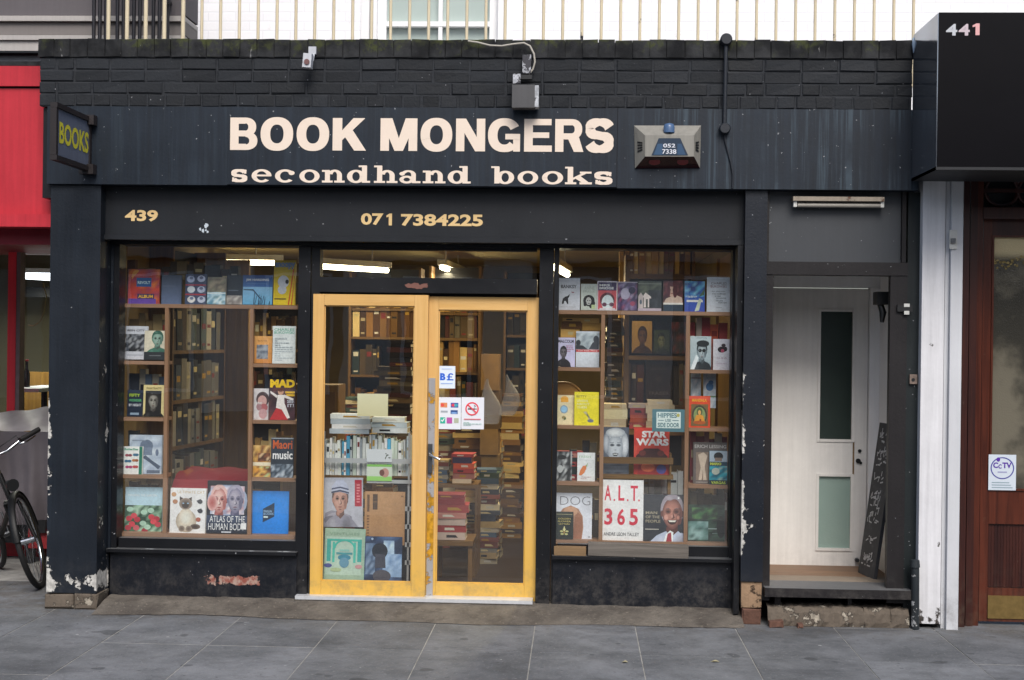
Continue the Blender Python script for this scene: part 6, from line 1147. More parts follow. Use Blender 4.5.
ring = [('p', [(.47+.30*f*math.cos(q), .64+.21*f*math.sin(q)) for f, q in ((.8, 2*PI*k/24), (1, 2*PI*k/24), (1, 2*PI*(k+1)/24), (.8, 2*PI*(k+1)/24))], '#c8414c') for k in range(24)]
card((461.4, 397.3, 484, 429.2), YDS, 'white no smoking sticker with a red ring on the right door', '#ccced4', [rcx(.28, .61, .62, .655, '#3c3f44'), rcx(.63, .61, .68, .655, '#8a6a60'), ('p', [(.58, .68), (.64, .72), (.58, .76), (.55, .74), (.60, .715), (.54, .69)], '#55585e'), ring, ('p', [(.25, .76), (.29, .79), (.70, .52), (.66, .49)], '#c8414c'), rcx(.12, .30, .86, .33, '#c0656d'), lines(.1, .12, .9, .24, 3, '#7fa59a', 3)], 'sticker', 'sticker')
card((357.3, 393.7, 388, 416.2), Y1+.026, 'blank pale yellow paper note stuck inside the left door glass', '#cfc7a0', [gr(.0, .0, 1, 1, '#c9c197', '#d6cfab')], 'paper_note', 'note')
# ---- behind the left door
YO = Y1+.10
cover((323.8, 478, 363, 527), YO, 'book with a man in a striped knitted hat and grey scarf behind the left door', '#aeb0b8', [gr(0, 0, 1, 1, '#b2b2bb', '#a7aab6'), rcx(.80, .42, .98, .96, '#a02b3a'), lines(.85, .5, .93, .9, 7, '#c97a80', 3, .5),
 [('p', [(0, 0), (.75, 0), (.72, .22), (.5, .3), (.2, .34), (.04, .28)], '#85838f'), el(.38, .2, .3, .1, '#9a97a3'), el(.2, .14, .2, .09, '#6f6d79')], portrait(.43, .55, .27, .92, '#c9a192', '#a97d6f', '#5d4a44', '#8b8995', lambda cx, cy, s, fx: [('p', [(cx-1.22*fx, cy+.52*s), (cx-1.16*fx, cy+1.05*s), (cx-.5*fx, cy+1.5*s), (cx+.5*fx, cy+1.5*s), (cx+1.16*fx, cy+1.05*s), (cx+1.22*fx, cy+.45*s), (cx, cy+.62*s)], '#aab0c4'), ('p', [(cx-1.24*fx, cy+.52*s), (cx-1.22*fx, cy+.64*s), (cx, cy+.78*s), (cx+1.22*fx, cy+.6*s), (cx+1.24*fx, cy+.48*s), (cx, cy+.64*s)], '#3c4258'), ('p', [(cx-1.2*fx, cy+.78*s), (cx-1.18*fx, cy+.90*s), (cx, cy+1.02*s), (cx+1.18*fx, cy+.86*s), (cx+1.2*fx, cy+.74*s), (cx, cy+.9*s)], '#474d66')])], .02, 2, roll=-1)
arch = [('p', [(.5+.27*f*math.cos(q), .62+.17*f*math.sin(q)) for f, q in ((.82, PI*k/12), (1, PI*k/12), (1, PI*(k+1)/12), (.82, PI*(k+1)/12))], '#3fae9d') for k in range(12)]
cover((323.8, 529, 364, 580), YO-.025, 'pale green book with a turquoise arch design behind the left door', '#8fae9a', [rcx(.0, .0, .98, 1, '#94ab97'), rcx(.04, .10, .92, .84, '#a9bfb0'), rcx(.06, .36, .16, .80, '#3f9d96'), rcx(.2, .34, .26, .74, '#4bb09f'), rcx(.72, .34, .78, .74, '#4bb09f'), rcx(.82, .36, .92, .80, '#3f9d96'), arch, rcx(.08, .76, .9, .80, '#43a89a'), rcx(.3, .5, .7, .54, '#4a8d92'), el(.5, .44, .16, .06, '#3f7f94'), rcx(.38, .56, .62, .6, '#83b3aa'), el(.5, .34, .12, .1, '#5d8aa0'), el(.10, .28, .1, .04, '#4a4f8a'), el(.86, .27, .09, .04, '#b98a8d'), el(.3, .2, .14, .04, '#9fb08a'), tx(.12, .88, .86, .93, 'VENTURES', '#7f9a84', .0)], .02, 2, roll=1)
cover((363.6, 537, 401.7, 581.3), YO-.02, 'dark blue book with a shadowy profile and pale column behind the left door', '#2c3a52', [mo(0, 0, 1, 1, ['#2b3a55', '#3d5478', '#223048', '#51698f', '#2a3650'], 7, 8, 5), mo(.5, .1, 1, .62, ['#7f9cc0', '#9db6d2', '#6282ab', '#8aa4c6'], 5, 6, 7), mo(.52, .62, .8, .92, ['#a9c0d8', '#7b95b5', '#bccfe2'], 4, 3, 8), mo(.05, .15, .3, .85, ['#5f7693', '#7d92ab', '#3d516d'], 3, 7, 9), el(.42, .68, .21, .18, '#1e2530'), ('p', [(.3, .3), (.58, .3), (.56, .6), (.3, .62)], '#3a3d49'), el(.48, .12, .24, .14, '#4a4850'), el(.22, .95, .03, .025, '#9fb2c8')], .02, 2)
cover((364.4, 491.8, 404.6, 545), YO+.03, 'brown cardboard sleeve with dark printed marks behind the left door', '#a07a55', [gr(0, 0, 1, 1, '#9a744f', '#a9835d'), rcx(.06, .62, .12, .94, '#5d4532'), rcx(.20, .66, .32, .95, '#4a3a2e'), rcx(.21, .80, .31, .81, '#8a6a4a'), lines(.06, .1, .12, .58, 9, '#6d5039', 2, .5), rcx(.9, .9, .96, .93, '#7d5d42')], .008, 2, 'cardboard_sleeve', 'cardboard', None, False)
RK = thing('book_rack', (WX(368, YO+.05), YO+.08, .08), 'white wire book rack packed with books behind the left door glass', 'book rack')
WIRE = plain('white_wire', '#b5b8ba', .4, .08)
rb = [(458.8, 323, 412.5, 2.4), (479.6, 366, 412.5, 1.8)]
for py, a_, b_, hw in rb:
    q = R(a_, py+2.6-hw, b_, py+2.6+hw, YO); B(q[0], YO+.035, q[1], q[2], YO+.041, q[3]).build('rail', WIRE, RK)
for px in (323.7, 409.5):
    B(WX(px, YO)-.006, YO+.05, .08, WX(px, YO)+.006, YO+.066, WZ(435, YO)).build('upright', WIRE, RK)
for py in (507, 525, 543, 561):
    q = R(404.5, py, 411, py+4.5, YO+.03); B(q[0], YO+.05, q[1], q[2], YO+.056, q[3]).build('label_clip', WIRE, RK)
zsh = WZ(478.5, YO+.06); B(WX(323, YO), YO+.062, zsh-.012, WX(412.5, YO), YO+.24, zsh).build('rack_shelf', OAKH, RK)
B(WX(403, YO+.05), YO+.067, .08, WX(412, YO), YO+.075, WZ(484, YO+.06)).build('side_panel', FRAME, RK)
card((366.8, 449.2, 392, 462), YO+.030, 'white postcard with a small dark sprig on the rack behind the left door', '#c9ced2', [('p', [(.74, .2), (.8, .5), (.78, .55), (.72, .3)], '#3f4a3f'), el(.82, .55, .05, .05, '#3f4a3f'), el(.9, .34, .05, .04, '#475247'), el(.76, .66, .03, .04, '#475247')], 'postcard', 'postcard')
card((366.8, 464.4, 392, 481), YO+.0305, 'green and white leaflet with a face behind the wire rail of the left door rack', '#c9d2c4', [rcx(0, 0, 1, .28, '#8fc46a'), rcx(0, .86, 1, 1, '#7ab35a'), el(.72, .5, .16, .28, '#b58a80'), el(.6, .5, .1, .2, '#6d4a44')], 'leaflet', 'leaflet')
# ------------------------------------------------------------------ plain books standing and lying inside
PALS = {
 'dim': ['#3a3228', '#55452f', '#2a2622', '#6b5a3e', '#40382f', '#4d2f28', '#2f3a3c', '#7a6a4a', '#5d5544'],
 'warm': ['#8a6a35', '#a3824a', '#6d4f2a', '#b59a62', '#54391f', '#7d5a30', '#3f2c1c', '#c2ab78'],
 'mixed': ['#7d7a72', '#4a5a6d', '#8a4a3c', '#b0a58c', '#3d4a42', '#6b3f3a', '#a39a86', '#2e3440', '#95805a'],
 'grey': ['#c9cdce', '#b3b9ba', '#dfe2e2', '#9aa3aa', '#cdc9b8', '#a9b5bb', '#4f9fc4', '#c3c8c2', '#e6e8e6', '#b9c4b9', '#d3d7d4'],
 'reds': ['#7d2f35', '#9a6a62', '#b0a28f', '#3a3550', '#8a3a3a', '#c2a27a', '#6b2a30', '#a3938a', '#a34a35'],
 'dusk': ['#5a5650', '#3d444c', '#7a766c', '#4a4038', '#6b6a66', '#2c3036', '#8a8474', '#4f5a55', '#9a9484'],
 'dark': ['#1f1c1a', '#2e2824', '#3d2f28', '#26282c', '#453a30', '#332018', '#4a2a26'],
}
RB = random.Random(77)
def upbook(P0, dirv, nrm, w, h, d, c, lean=0):
    """a standing book: spine at P0 facing nrm, thickness w along dirv"""
    D, N, U = Vector(dirv).normalized(), Vector(nrm).normalized(), Vector((0, 0, 1))
    if lean: U = (U+D*lean).normalized()
    m = MB(); q = lambda a, b, z: P0+D*a-N*b+U*z
    rn = .004
    c = lin(c); k = RB.uniform(.75, 1.2); c = tuple(min(v*k*1.2, .85) for v in c); pg = (.55, .5, .38)
    def blk(a0, a1, b0, b1, z0, z1, col): m.hexa([q(a0, b0, z0), q(a1, b0, z0), q(a1, b1, z0), q(a0, b1, z0)], [q(a0, b0, z1), q(a1, b0, z1), q(a1, b1, z1), q(a0, b1, z1)], 0, col)
    blk(0, w, 0, .003, 0, h, c); blk(0, .0025, .0031, d, 0, h, c); blk(w-.0025, w, .0031, d, 0, h, c); blk(.0026, w-.0026, .0032, d-.004, .002, h-.004, pg)
    if RB.random() < .75 and w > .012:
        z0 = h*RB.uniform(.5, .78); hh = h*RB.uniform(.05, .18); cc = lin(RB.choice(['#c9b98a', '#a89a7a', '#d2cdc0', '#7a2f2a', '#22242a', '#b08a3a']))
        m.face([q(w*.15, -.0006, z0), q(w*.85, -.0006, z0), q(w*.85, -.0006, z0+hh), q(w*.15, -.0006, z0+hh)], 0, cc)
        if RB.random() < .6: m.face([q(w*.2, -.0006, h*.1), q(w*.8, -.0006, h*.1), q(w*.8, -.0006, h*.16), q(w*.2, -.0006, h*.16)], 0, cc)
    if MASSON[0]: into_mass(m, Matrix()); return None
    return m.build('book', SPINE)
def row(A, Bp, nrm, hr, wr, pal, label, group, depth=.15, lean=.02):
    A, Bp = Vector(A), Vector(Bp); D = (Bp-A); L = D.length; D.normalize(); s = 0
    while s < L-.006:
        w = min(RB.uniform(*wr), L-s); h = RB.uniform(*hr)
        if w < wr[0]*.6: break
        o = upbook(A+D*s+Vector(nrm).normalized()*RB.uniform(-.012, .006), D, nrm, w-.001, h, depth, RB.choice(PALS[pal]), RB.uniform(-lean, lean*.5) if RB.random() < .35 else 0); o and tag(o, label, 'book', group); s += w+.0015
def pile(x, y, z0, z1, w, d, tr, pal, label, group, jit=.02, ang=.06):
    z = z0
    while z < z1-.006:
        t_ = min(RB.uniform(*tr), max(z1-z, tr[0]*.7)); ww = w*RB.uniform(.82, 1.0); dd = d*RB.uniform(.85, 1); m = MB(); c = lin(RB.choice(PALS[pal])); k = RB.uniform(.75, 1.2); c = tuple(min(v*k*1.5, .85) for v in c)
        e = .0025; m.box(-ww/2, 0, 0, ww/2, dd, e, 0, c); m.box(-ww/2, 0, t_-e-.0008, ww/2, dd, t_-.0008, 0, c); m.box(-ww/2, 0, e+.0001, ww/2, .003, t_-e-.0009, 0, c)
        m.box(-ww/2+.004, .0032, e+.0002, ww/2-.003, dd-.004, t_-e-.001, 0, (.55, .5, .38))
        if t_ > .014 and RB.random() < .7:
            cc = lin(RB.choice(['#c9b98a', '#d2cdc0', '#b08a3a', '#26282c'])); u0 = RB.uniform(-.35, -.1)*ww; m.face([(u0, -.0006, t_*.3), (u0+ww*RB.uniform(.25, .5), -.0006, t_*.3), (u0+ww*.3, -.0006, t_*.66), (u0, -.0006, t_*.66)], 0, cc)
        loc_, rz_ = (x+RB.uniform(-jit, jit), y+RB.uniform(-jit*.5, jit*.5), z), RB.uniform(-ang, ang)
        if MASSON[0]: into_mass(m, Matrix.Translation(loc_) @ Matrix.Rotation(rz_, 4, 'Z')); z += t_; continue
        o = m.build('book', SPINE, None, (0, 0, 0)); o.location = loc_; o.rotation_euler = (0, 0, rz_); tag(o, label, 'book', group); z += t_
def prow(px0, px1, pyb, Y, hpx, wr, pal, label, group, depth=.14, lean=.03):
    ym = pyb; x0, x1 = WX(px0, Y, pyb), WX(px1, Y, pyb); z = WZ(pyb, Y, (px0+px1)/2); s = (Y-CY)/F
    row((x0, Y, z), (x1, Y, z), (0, -1, 0), (hpx[0]*s, hpx[1]*s), wr, pal, label, group, depth, lean)
YI = YG+.235
g = 'spines behind the cover books in the left window'; lb = 'book spine standing behind the face-out books in the left window'
prow(128, 166, 361.8, YI, (40, 50), (.042, .07), 'dim', lb, g, .06); prow(128, 166, 418.3, YI, (40, 50), (.042, .07), 'mixed', lb, g, .06); prow(128, 166, 475.5, YI, (30, 50), (.042, .07), 'dim', lb, g, .06); prow(128, 165, 534, YI, (47, 53), (.042, .07), 'dark', lb, g, .06)
prow(254, 294, 364.5, YI, (42, 52), (.022, .036), 'warm', lb, g, .06); prow(254, 294, 421, YI, (36, 48), (.042, .07), 'dark', lb, g, .06); prow(254, 292, 478.3, YI, (35, 50), (.03, .06), 'warm', lb, g, .06)
prow(127, 240, 305, YI, (36, 46), (.042, .07), 'dim', lb, g, .06)
g = 'spines behind the cover books in the right window'; lb = 'book spine standing behind the face-out books in the right window'
prow(690, 728, 371, YI, (44, 54), (.03, .055), 'reds', lb, g, .06); prow(560, 600, 482.5, YI, (25, 44), (.03, .06), 'dim', lb, g, .06); prow(690, 727, 485.5, YI, (46, 54), (.025, .05), 'reds', lb, g, .06); prow(576, 600, 541.8, YI, (42, 50), (.03, .05), 'dark', lb, g, .06); prow(690, 727, 541.8, YI, (45, 53), (.03, .06), 'dim', lb, g, .06)
g = 'books lying in the upper left bay of the right window'; lb = 'book lying flat in the upper left bay of the right window'
for q, r_ in ((571, .14), (591, .13)): pile(WX(q, YI), YI-.02, WZ(367.5, YG+.11, 578)+.002, WZ(318, YI, 578), r_, .07, (.032, .055), 'warm', lb, g, .008, .03)
pile(WX(573, YI), YI, WZ(482, YG+.11, 575)+.001, WZ(452, YI, 575), .17, .07, (.02, .035), 'reds', 'book lying flat behind the carrot and photo books in the right window', 'books lying in the lower left bay of the right window', .01, .04)
# tan drum shape behind the yellow book
X, Z = W(563, 404, YI+.0); DRM = thing('round_tray', (X, YI, Z-.11), 'round tan wooden tray standing behind the cream book in the right window', 'tray')
MB().tube([(X, YI, Z), (X, YI+.02, Z)], .145, 36).build('tray_disc', wood('tan_tray', '#a5793c', '#8c642e', 1, .5, 'x'), DRM); m = MB(); m.torus((X, YI-.004, Z), (1, 0, 0), (0, 0, 1), .14, .007, 36, 6); m.build('tray_rim', MATS['tan_tray'], DRM)
# polythene sheet in each window's middle opening
for nm, bx_ in (('left', (169, 307, 250, 480)), ('right', (603, 314, 686, 426))):
    a = R(*bx_, YG+.29); m = MB(); n = 16; rws = []
    for k in range(9): rws.append([(a[0]+(a[2]-a[0])*q/n, YG+.305+.007*math.sin(q*1.1+k*.4)+.004*math.sin(k*1.7+q*.3), a[1]+(a[3]-a[1])*k/8) for q in range(n+1)])
    m.grid(rws); tag(m.build('polythene_sheet', SHEEN), 'clear polythene sheet hung across the middle opening of the %s window' % nm, 'plastic sheet')
# left window interior: bookcase receding along the side wall
A_, B_ = Vector((WX(171, 1.0), 1.0, 0)), Vector((WX(223, 1.95), 1.95, 0)); dv = (B_-A_).normalized(); nv = Vector((dv.y, -dv.x, 0)); 
if nv.y > 0: nv = -nv
BC = thing('side_bookcase', (A_.x, A_.y, .055), 'tall wooden bookcase receding into the shop behind the left window', 'bookcase')
def bcbox(par, A_, dv, nv, s0, s1, b0, b1, z0, z1, name, mat):
    q = lambda s, b: A_+dv*s-nv*b; m = MB(); bt = [q(s0, b0), q(s1, b0), q(s1, b1), q(s0, b1)]
    if (bt[1]-bt[0]).cross(bt[3]-bt[0]).z < 0: bt = bt[::-1]
    m.hexa([p_+Vector((0, 0, z0)) for p_ in bt], [p_+Vector((0, 0, z1)) for p_ in bt]); return m.build(name, mat, par, bevel=.002)
LB = (B_-A_).length
shz = [WZ(p_, 1.0, 172) for p_ in (497, 447.5, 401, 350.5)]
for k, z in enumerate(shz):
    bcbox(BC, A_, dv, nv, 0.021, LB-.001, -.01, .22, z-.025, z, 'shelf', OAKH)
    hgt = (.24, .30) if k < 3 else (.26, .36)
    row(A_+dv*.03+Vector((0, 0, z+.001)), A_+dv*(LB-.05)+Vector((0, 0, z+.001)), nv, hgt, (.065, .11), 'dusk', 'book on the dim bookcase receding behind the left window', 'books on the bookcase behind the left window', .15, .06)
bcbox(BC, A_, dv, nv, 0, .02, -.012, .24, .055, 2.35, 'upright', OAK); bcbox(BC, A_, dv, nv, LB, LB+.02, -.012, .24, .055, 2.35, 'upright', OAK); bcbox(BC, A_, dv, nv, 0.021, LB-.001, .221, .24, .055, 2.34, 'back_panel', FRAME)
P_ = thing('end_panel', (WX(236, 2.0), 2.0, .055), 'yellowish timber end panel of shelving behind the left window', 'panel')
a = R(224.5, 250, 248, 478, 2.0); B(a[0], 2.0, .055, a[2], 2.04, 2.3).build('panel_board', YPANEL, P_); B(a[0]-.02, 1.985, .055, a[0]-.002, 2.05, 2.3).build('panel_edge', OAK, P_)
P2 = thing('back_bookcase', (WX(265, 3.6), 3.6, .055), 'dark bookcase far behind the right side of the left window', 'bookcase')
a = R(246, 250, 300, 470, 3.6); B(a[0], 3.85, .055, a[2], 3.88, 2.2).build('back_panel', FRAME, P2)
for z in (.7, 1.15, 1.6, 2.0): B(a[0]+.021, 3.6, z-.025, a[2]-.021, 3.849, z).build('shelf', OAKH, P2)
for x in (a[0], a[2]-.02): B(x, 3.6, .055, x+.02, 3.849, 2.2).build('upright', OAK, P2)
MASSON[0] = True
for z in (1.15, 1.6): row((a[0]+.03, 3.62, z), (a[2]-.03, 3.62, z), (0, -1, 0), (.2, .3), (.03, .06), 'dim', 'distant book on the dark bookcase far behind the left window', 'distant books far behind the left window')
MASSON[0] = False
# red cloth in the left window
a = R(172, 463, 249, 486, YG+.35); RC = MB(); n = 20; rws = []
for k in range(8): rws.append([(a[0]+(a[2]-a[0])*q/n, YG+.31+.07*k, a[1]-.05+(WZ(477, YG+.5)-a[1]+.05)*math.sin(min(k/3, 1)*PI/2)+.006*math.sin(q*.7+k)) for q in range(n+1)])
RC.grid(rws); tag(RC.build('red_cloth', REDCL), 'red cloth with orange stripes draped behind the cat and anatomy books', 'cloth')
CBX = thing('cloth_stand', (0, 0, 0), 'low dark box under the red cloth behind the left window', 'box'); CBX.location = (WX(210, YG+.5), YG+.5, .055); WL[CBX.name] = CBX.location.copy()
B(a[0]+.01, YG+.33, .055, a[2]-.01, YG+.78, a[1]-.075).build('box_body', FRAME, CBX); B(a[0]+.005, YG+.325, a[1]-.074, a[2]-.005, YG+.79, a[1]-.066).build('box_lid', OAKH, CBX)
# --- left door interior
g = 'upright books packed in the white wire rack'; lb = 'upright magazine or thin book packed in the white wire rack behind the left door'
row((WX(324, YO+.08), YO+.08, zsh+.001), (WX(411.5, YO+.08), YO+.08, zsh+.001), (0, -1, 0), (.20, .265), (.013, .026), 'grey', lb, g, .14, .05)
g = 'books lying on the rack behind the left door'
zt1 = WZ(437, YO+.08)
pile(WX(352, YO+.09), YO+.07, zt1+.005, WZ(416.5, YO+.08), .29, .15, (.028, .042), 'grey', 'large pale book lying flat on the left of the rack behind the left door', g, .012, .06)
pile(WX(391, YO+.09), YO+.09, zt1+.012, WZ(418.5, YO+.08), .24, .15, (.028, .040), 'grey', 'large pale book lying flat on the right of the rack behind the left door', g, .012, .06)
DB = thing('door_bookcase', (WX(390, 3.0), 3.0, .055), 'crowded bookcase deep inside the shop seen through the left door', 'bookcase')
a = R(348, 292, 420, 480, 3.0)
for py in (308.5, 337, 375, 415, 455): z = WZ(py, 3.0, 385); B(a[0]+.021, 3.0, z-.02, a[2]-.021, 3.24, z).build('shelf', OAKH, DB)
for x in (a[0], a[2]-.02): B(x, 2.99, .055, x+.02, 3.25, 2.3).build('upright', OAK, DB)
B(a[0], 3.251, .055, a[2], 3.27, 2.3).build('back_panel', FRAME, DB)
MASSON[0] = True; z = WZ(337, 3.0, 385)+.001; row((a[0]+.03, 3.02, z), (a[2]-.03, 3.02, z), (0, -1, 0), (.22, .29), (.03, .06), 'warm', 'book on the top shelf of the bookcase seen through the left door', 'books on the bookcase seen through the left door'); MASSON[0] = False
MASSON[0] = True; z = WZ(375, 3.0, 385)+.001; row((a[0]+.03, 3.02, z), (a[2]-.35, 3.02, z), (0, -1, 0), (.2, .26), (.03, .06), 'dim', 'book on the second shelf of the bookcase seen through the left door', 'books on the bookcase seen through the left door'); MASSON[0] = False
TB3 = thing('book_table', (WX(396, 1.9), 2.0, .055), 'dark low table carrying the tall pile of books behind the left door', 'table')
a = R(372, 436, 416, 440, 1.9); B(a[0], 1.8, a[1], a[2], 2.2, a[3]).build('table_top', OAKH, TB3)
for x in (a[0]+.03, a[2]-.03): B(x-.015, 1.83, .055, x+.015, 1.86, a[1]-.001).build('leg', OAK, TB3)
pile(WX(396, 1.9), 1.84, a[3]+.001, WZ(368, 1.9), .29, .22, (.032, .052), 'dim', 'book in the tall leaning pile seen through the left door', 'tall pile of books behind the left door', .02, .1); pile(WX(401, 1.9), 1.88, WZ(368, 1.9)+.001, WZ(342, 1.9), .2, .16, (.03, .045), 'dark', 'book at the top of the tall leaning pile behind the left door', 'tall pile of books behind the left door', .012, .1)
a = R(323, 385, 338, 440, 1.2); PB = thing('wooden_cabinet', ((a[0]+a[2])/2, 1.3, .055), 'small orange wooden cabinet at the lower left behind the left door', 'cabinet'); B(a[0]-.3, 1.2, .055, a[2], 1.5, a[3]).build('cabinet_body', YPANEL, PB, bevel=.004); B(a[0]-.28, 1.192, .12, a[2]-.02, 1.199, a[3]-.05).build('cabinet_door', OAK, PB)
# --- right door interior
RD = thing('rear_bookcase', (WX(460, 2.6), 2.6, .055), 'wide bookcase with rows of spines seen through the upper right door', 'bookcase')
a = R(428, 292, 480, 480, 2.6)
MASSON[0] = True
for k, py in enumerate((312.5, 338, 372, 408, 446)):
    z = WZ(py, 2.6, 455); B(a[0]+.021, 2.6, z-.022, a[2]-.021, 2.84, z).build('shelf', OAKH, RD)
    if 0 < k < 4: row((a[0]+.03, 2.62, z+.001), (a[2]-.03, 2.62, z+.001), (0, -1, 0), (.18, .27), (.032, .06), ('dim', 'dim', 'warm', 'mixed', 'reds')[k], 'book on the wide bookcase seen through the right door', 'books on the bookcase seen through the right door')
MASSON[0] = False
for x in (a[0], a[2]-.02): B(x, 2.59, .055, x+.02, 2.85, 2.3).build('upright', OAK, RD)
B(a[0], 2.851, .055, a[2], 2.87, 2.3).build('back_panel', FRAME, RD)
R3 = thing('aisle_bookcase', (WX(512, 3.4), 3.4, .055), 'dark bookcase at the right of the aisle seen through the right door', 'bookcase')
a = R(503, 292, 541, 480, 3.4)
MASSON[0] = True
for k, py in enumerate((310.5, 335, 368, 402, 436)):
    z = WZ(py, 3.4, 520); B(a[0]+.021, 3.4, z-.022, a[2]-.021, 3.64, z).build('shelf', OAKH, R3)
    if 0 < k < 4: row((a[0]+.03, 3.42, z+.001), (a[2]-.03, 3.42, z+.001), (0, -1, 0), (.18, .27), (.035, .065), 'dim', 'book on the dark aisle bookcase seen through the right door', 'books on the aisle bookcase')
MASSON[0] = False
for x in (a[0], a[2]-.02): B(x, 3.39, .055, x+.02, 3.65, 2.3).build('upright', OAK, R3)
B(a[0], 3.651, .055, a[2], 3.67, 2.3).build('back_panel', FRAME, R3)
ZF = .056
lb = 'book in the low pile on the floor nearest the right door'; g = 'floor piles seen through the right door'
STL = thing('low_stand', (WX(454, .85), .95, ZF), 'low dark stand under the nearest pile of books in the right door', 'stand')
a = R(433, 541, 473, 546, .8); B(a[0], .8, a[1], a[2], 1.15, a[3]).build('stand_top', OAKH, STL)
for x in (a[0]+.02, a[2]-.02): B(x-.014, .82, ZF, x+.014, .85, a[1]-.001).build('foot', OAK, STL); B(x-.014, 1.08, ZF, x+.014, 1.11, a[1]-.001).build('foot', OAK, STL)
pile(WX(453, .85), .84, a[3]+.001, WZ(496, .85), .235, .2, (.036, .055), 'reds', lb, g, .012, .06)
SH2 = thing('low_shelf', (WX(452, 1.2), 1.3, ZF), 'low dark shelf holding reddish books behind the nearest floor pile in the right door', 'shelf')
a = R(436, 484, 478, 488, 1.2); B(a[0], 1.2, a[1], a[2], 1.5, a[3]).build('shelf_board', OAKH, SH2)
for x in (a[0], a[2]-.02): B(x, 1.2, ZF, x+.02, 1.5, a[1]-.001).build('upright', OAK, SH2)
pile(WX(464, 1.22), 1.24, a[3]+.001, WZ(455, 1.22), .16, .18, (.03, .045), 'reds', 'reddish book lying on the low shelf seen through the right door', g, .008, .05); pile(WX(443, 1.22), 1.24, a[3]+.001, WZ(462, 1.22), .10, .18, (.022, .035), 'mixed', 'small book lying at the left of the low shelf seen through the right door', g, .008, .05)
MASSON[0] = True
for q, yy_, zt_, w_, pl in ((491, 1.9, 470, .17, 'dim'), (493, 2.5, 440, .18, 'warm')):
    pile(WX(q, yy_), yy_, ZF, WZ(zt_, yy_), w_, .2, (.04, .06), pl, 'book in the %s floor pile along the aisle of the right door' % ('nearer' if yy_ < 2 else 'farther'), g, .015, .1)
MASSON[0] = False
BXS = thing('tall_carton', (WX(489, 2.2), 2.25, ZF), 'tall brown carton stack standing in the aisle seen through the right door', 'carton')
a = R(480.5, 372, 500, 438, 2.15); zq = a[1]; k = 0
for h_ in (.40, .36, .2, .3, .28): B(a[0]+.01*(k % 2), 2.15+.01*(k % 2), ZF+.001+sum((.40, .36, .2, .3, .28)[:k]), a[2]-.012*((k+1) % 2), 2.42, ZF+sum((.40, .36, .2, .3, .28)[:k+1])).build('box', plain('carton_%d' % k, ['#6a5230', '#7d6238', '#8a6a3c', '#5a4428', '#77592f'][k], .8, .2, 12), BXS, bevel=.003); k += 1
BAGM = NT('white_bag_plastic'); t = BAGM; t.base((.6, .6, .62)); t.rough(.35); t.b.inputs['Alpha'].default_value = .30; t.bump(t.noise(22, 4), .5, .01); BAGM = t.m
for q, r_, lab in ((489, 402, 'left'), (509, 398, 'right')):
    X, Z = W(q, r_, 1.0); T = thing('carrier_bag', (X, 1.0, Z-.09), 'translucent white carrier bag hanging on the %s, seen through the right door' % lab, 'bag')
    m = MB(); rws = []
    for k in range(9):
        f = k/8; rx = .006+(.082 if lab == 'left' else .066)*math.sin(min(f*1.1, 1)*PI/2)**1.4*(1-.3*f**4); rws.append([(X+rx*math.cos(b)*(1+.12*math.sin(3*b+f*5))+.018*math.sin(f*5+len(lab)), 1.0+rx*.45*math.sin(b), Z+.16-(.31 if lab == 'left' else .28)*f) for b in [2*PI*j/16 for j in range(16)]])
    m.grid(rws, 0, True); m.face(rws[-1]); m.build('bag_body', BAGM, T)
# --- right window interior
TS = thing('high_bookshelf', (WX(655, 1.5), 1.5, WZ(276, 1.5, 655)), 'high bookshelf with a row of old spines at the top of the right window', 'bookshelf')
a = R(624, 245, 692, 274, 1.5); B(a[0], 1.5, a[1]-.035, a[2], 1.72, a[1]).build('shelf', OAKH, TS); B(a[0]-.03, 1.49, .8, a[0]-.002, 1.74, 2.4).build('upright', YPANEL, TS); B(a[2]+.002, 1.5, a[1]-.2, a[2]+.022, 1.72, 2.4).build('upright', OAK, TS); B(a[0], 1.73, .8, a[2], 1.745, 2.4).build('back_panel', FRAME, TS)
row((a[0]+.006, 1.52, a[1]+.001), (a[2]-.005, 1.52, a[1]+.001), (0, -1, 0), (.19, .25), (.028, .05), 'warm', 'old spine on the high shelf at the top of the right window', 'old spines at the top of the right window')
zz = WZ(356, 1.5, 660); B(a[0], 1.5, zz-.03, a[2], 1.72, zz).build('shelf', OAKH, TS); zy = WZ(405, 1.5, 660); B(a[0], 1.5, zy-.03, a[2], 1.72, zy).build('shelf', OAKH, TS)
g = None
cover((632, 321, 652, 353), 1.52, 'tan book with a bearded man deep inside, left of the green portrait book, right window', '#a07c42', [gr(0, 0, 1, 1, '#96733c', '#a98648'), portrait(.52, .52, .26, 1.1, '#6d4a30', '#4a3020', '#2a1a12', '#3a2216')], .03, 2); cover((654, 330, 669.5, 353.4), 1.52, 'dark green portrait book deep inside the right window', '#39422a', [portrait(.48, .54, .28, 1.1, '#7d8055', '#555a3a', '#1c2016', '#20251a')], .03, 2); cover((671.5, 322, 686, 353.4), 1.53, 'dim red and blue book at the right of the deep shelf, right window', '#51252c', [mo(0, 0, 1, 1, ['#5a2a30', '#31343f', '#6d3a3c', '#23262e'], 5, 6, 3)], .03, 2); cover((645.5, 357.5, 672, 400), 1.52, 'large dark brown book with a faint title deep inside the right window', '#2c211e', [gr(0, 0, 1, 1, '#31231f', '#281e1c'), tx(.15, .12, .9, .2, 'FRAISER', '#6d5d52', .01), tx(.2, .7, .8, .76, 'HISTORY', '#54463e', .0), el(.5, .5, .12, .08, '#3f302a')], .04, 1)
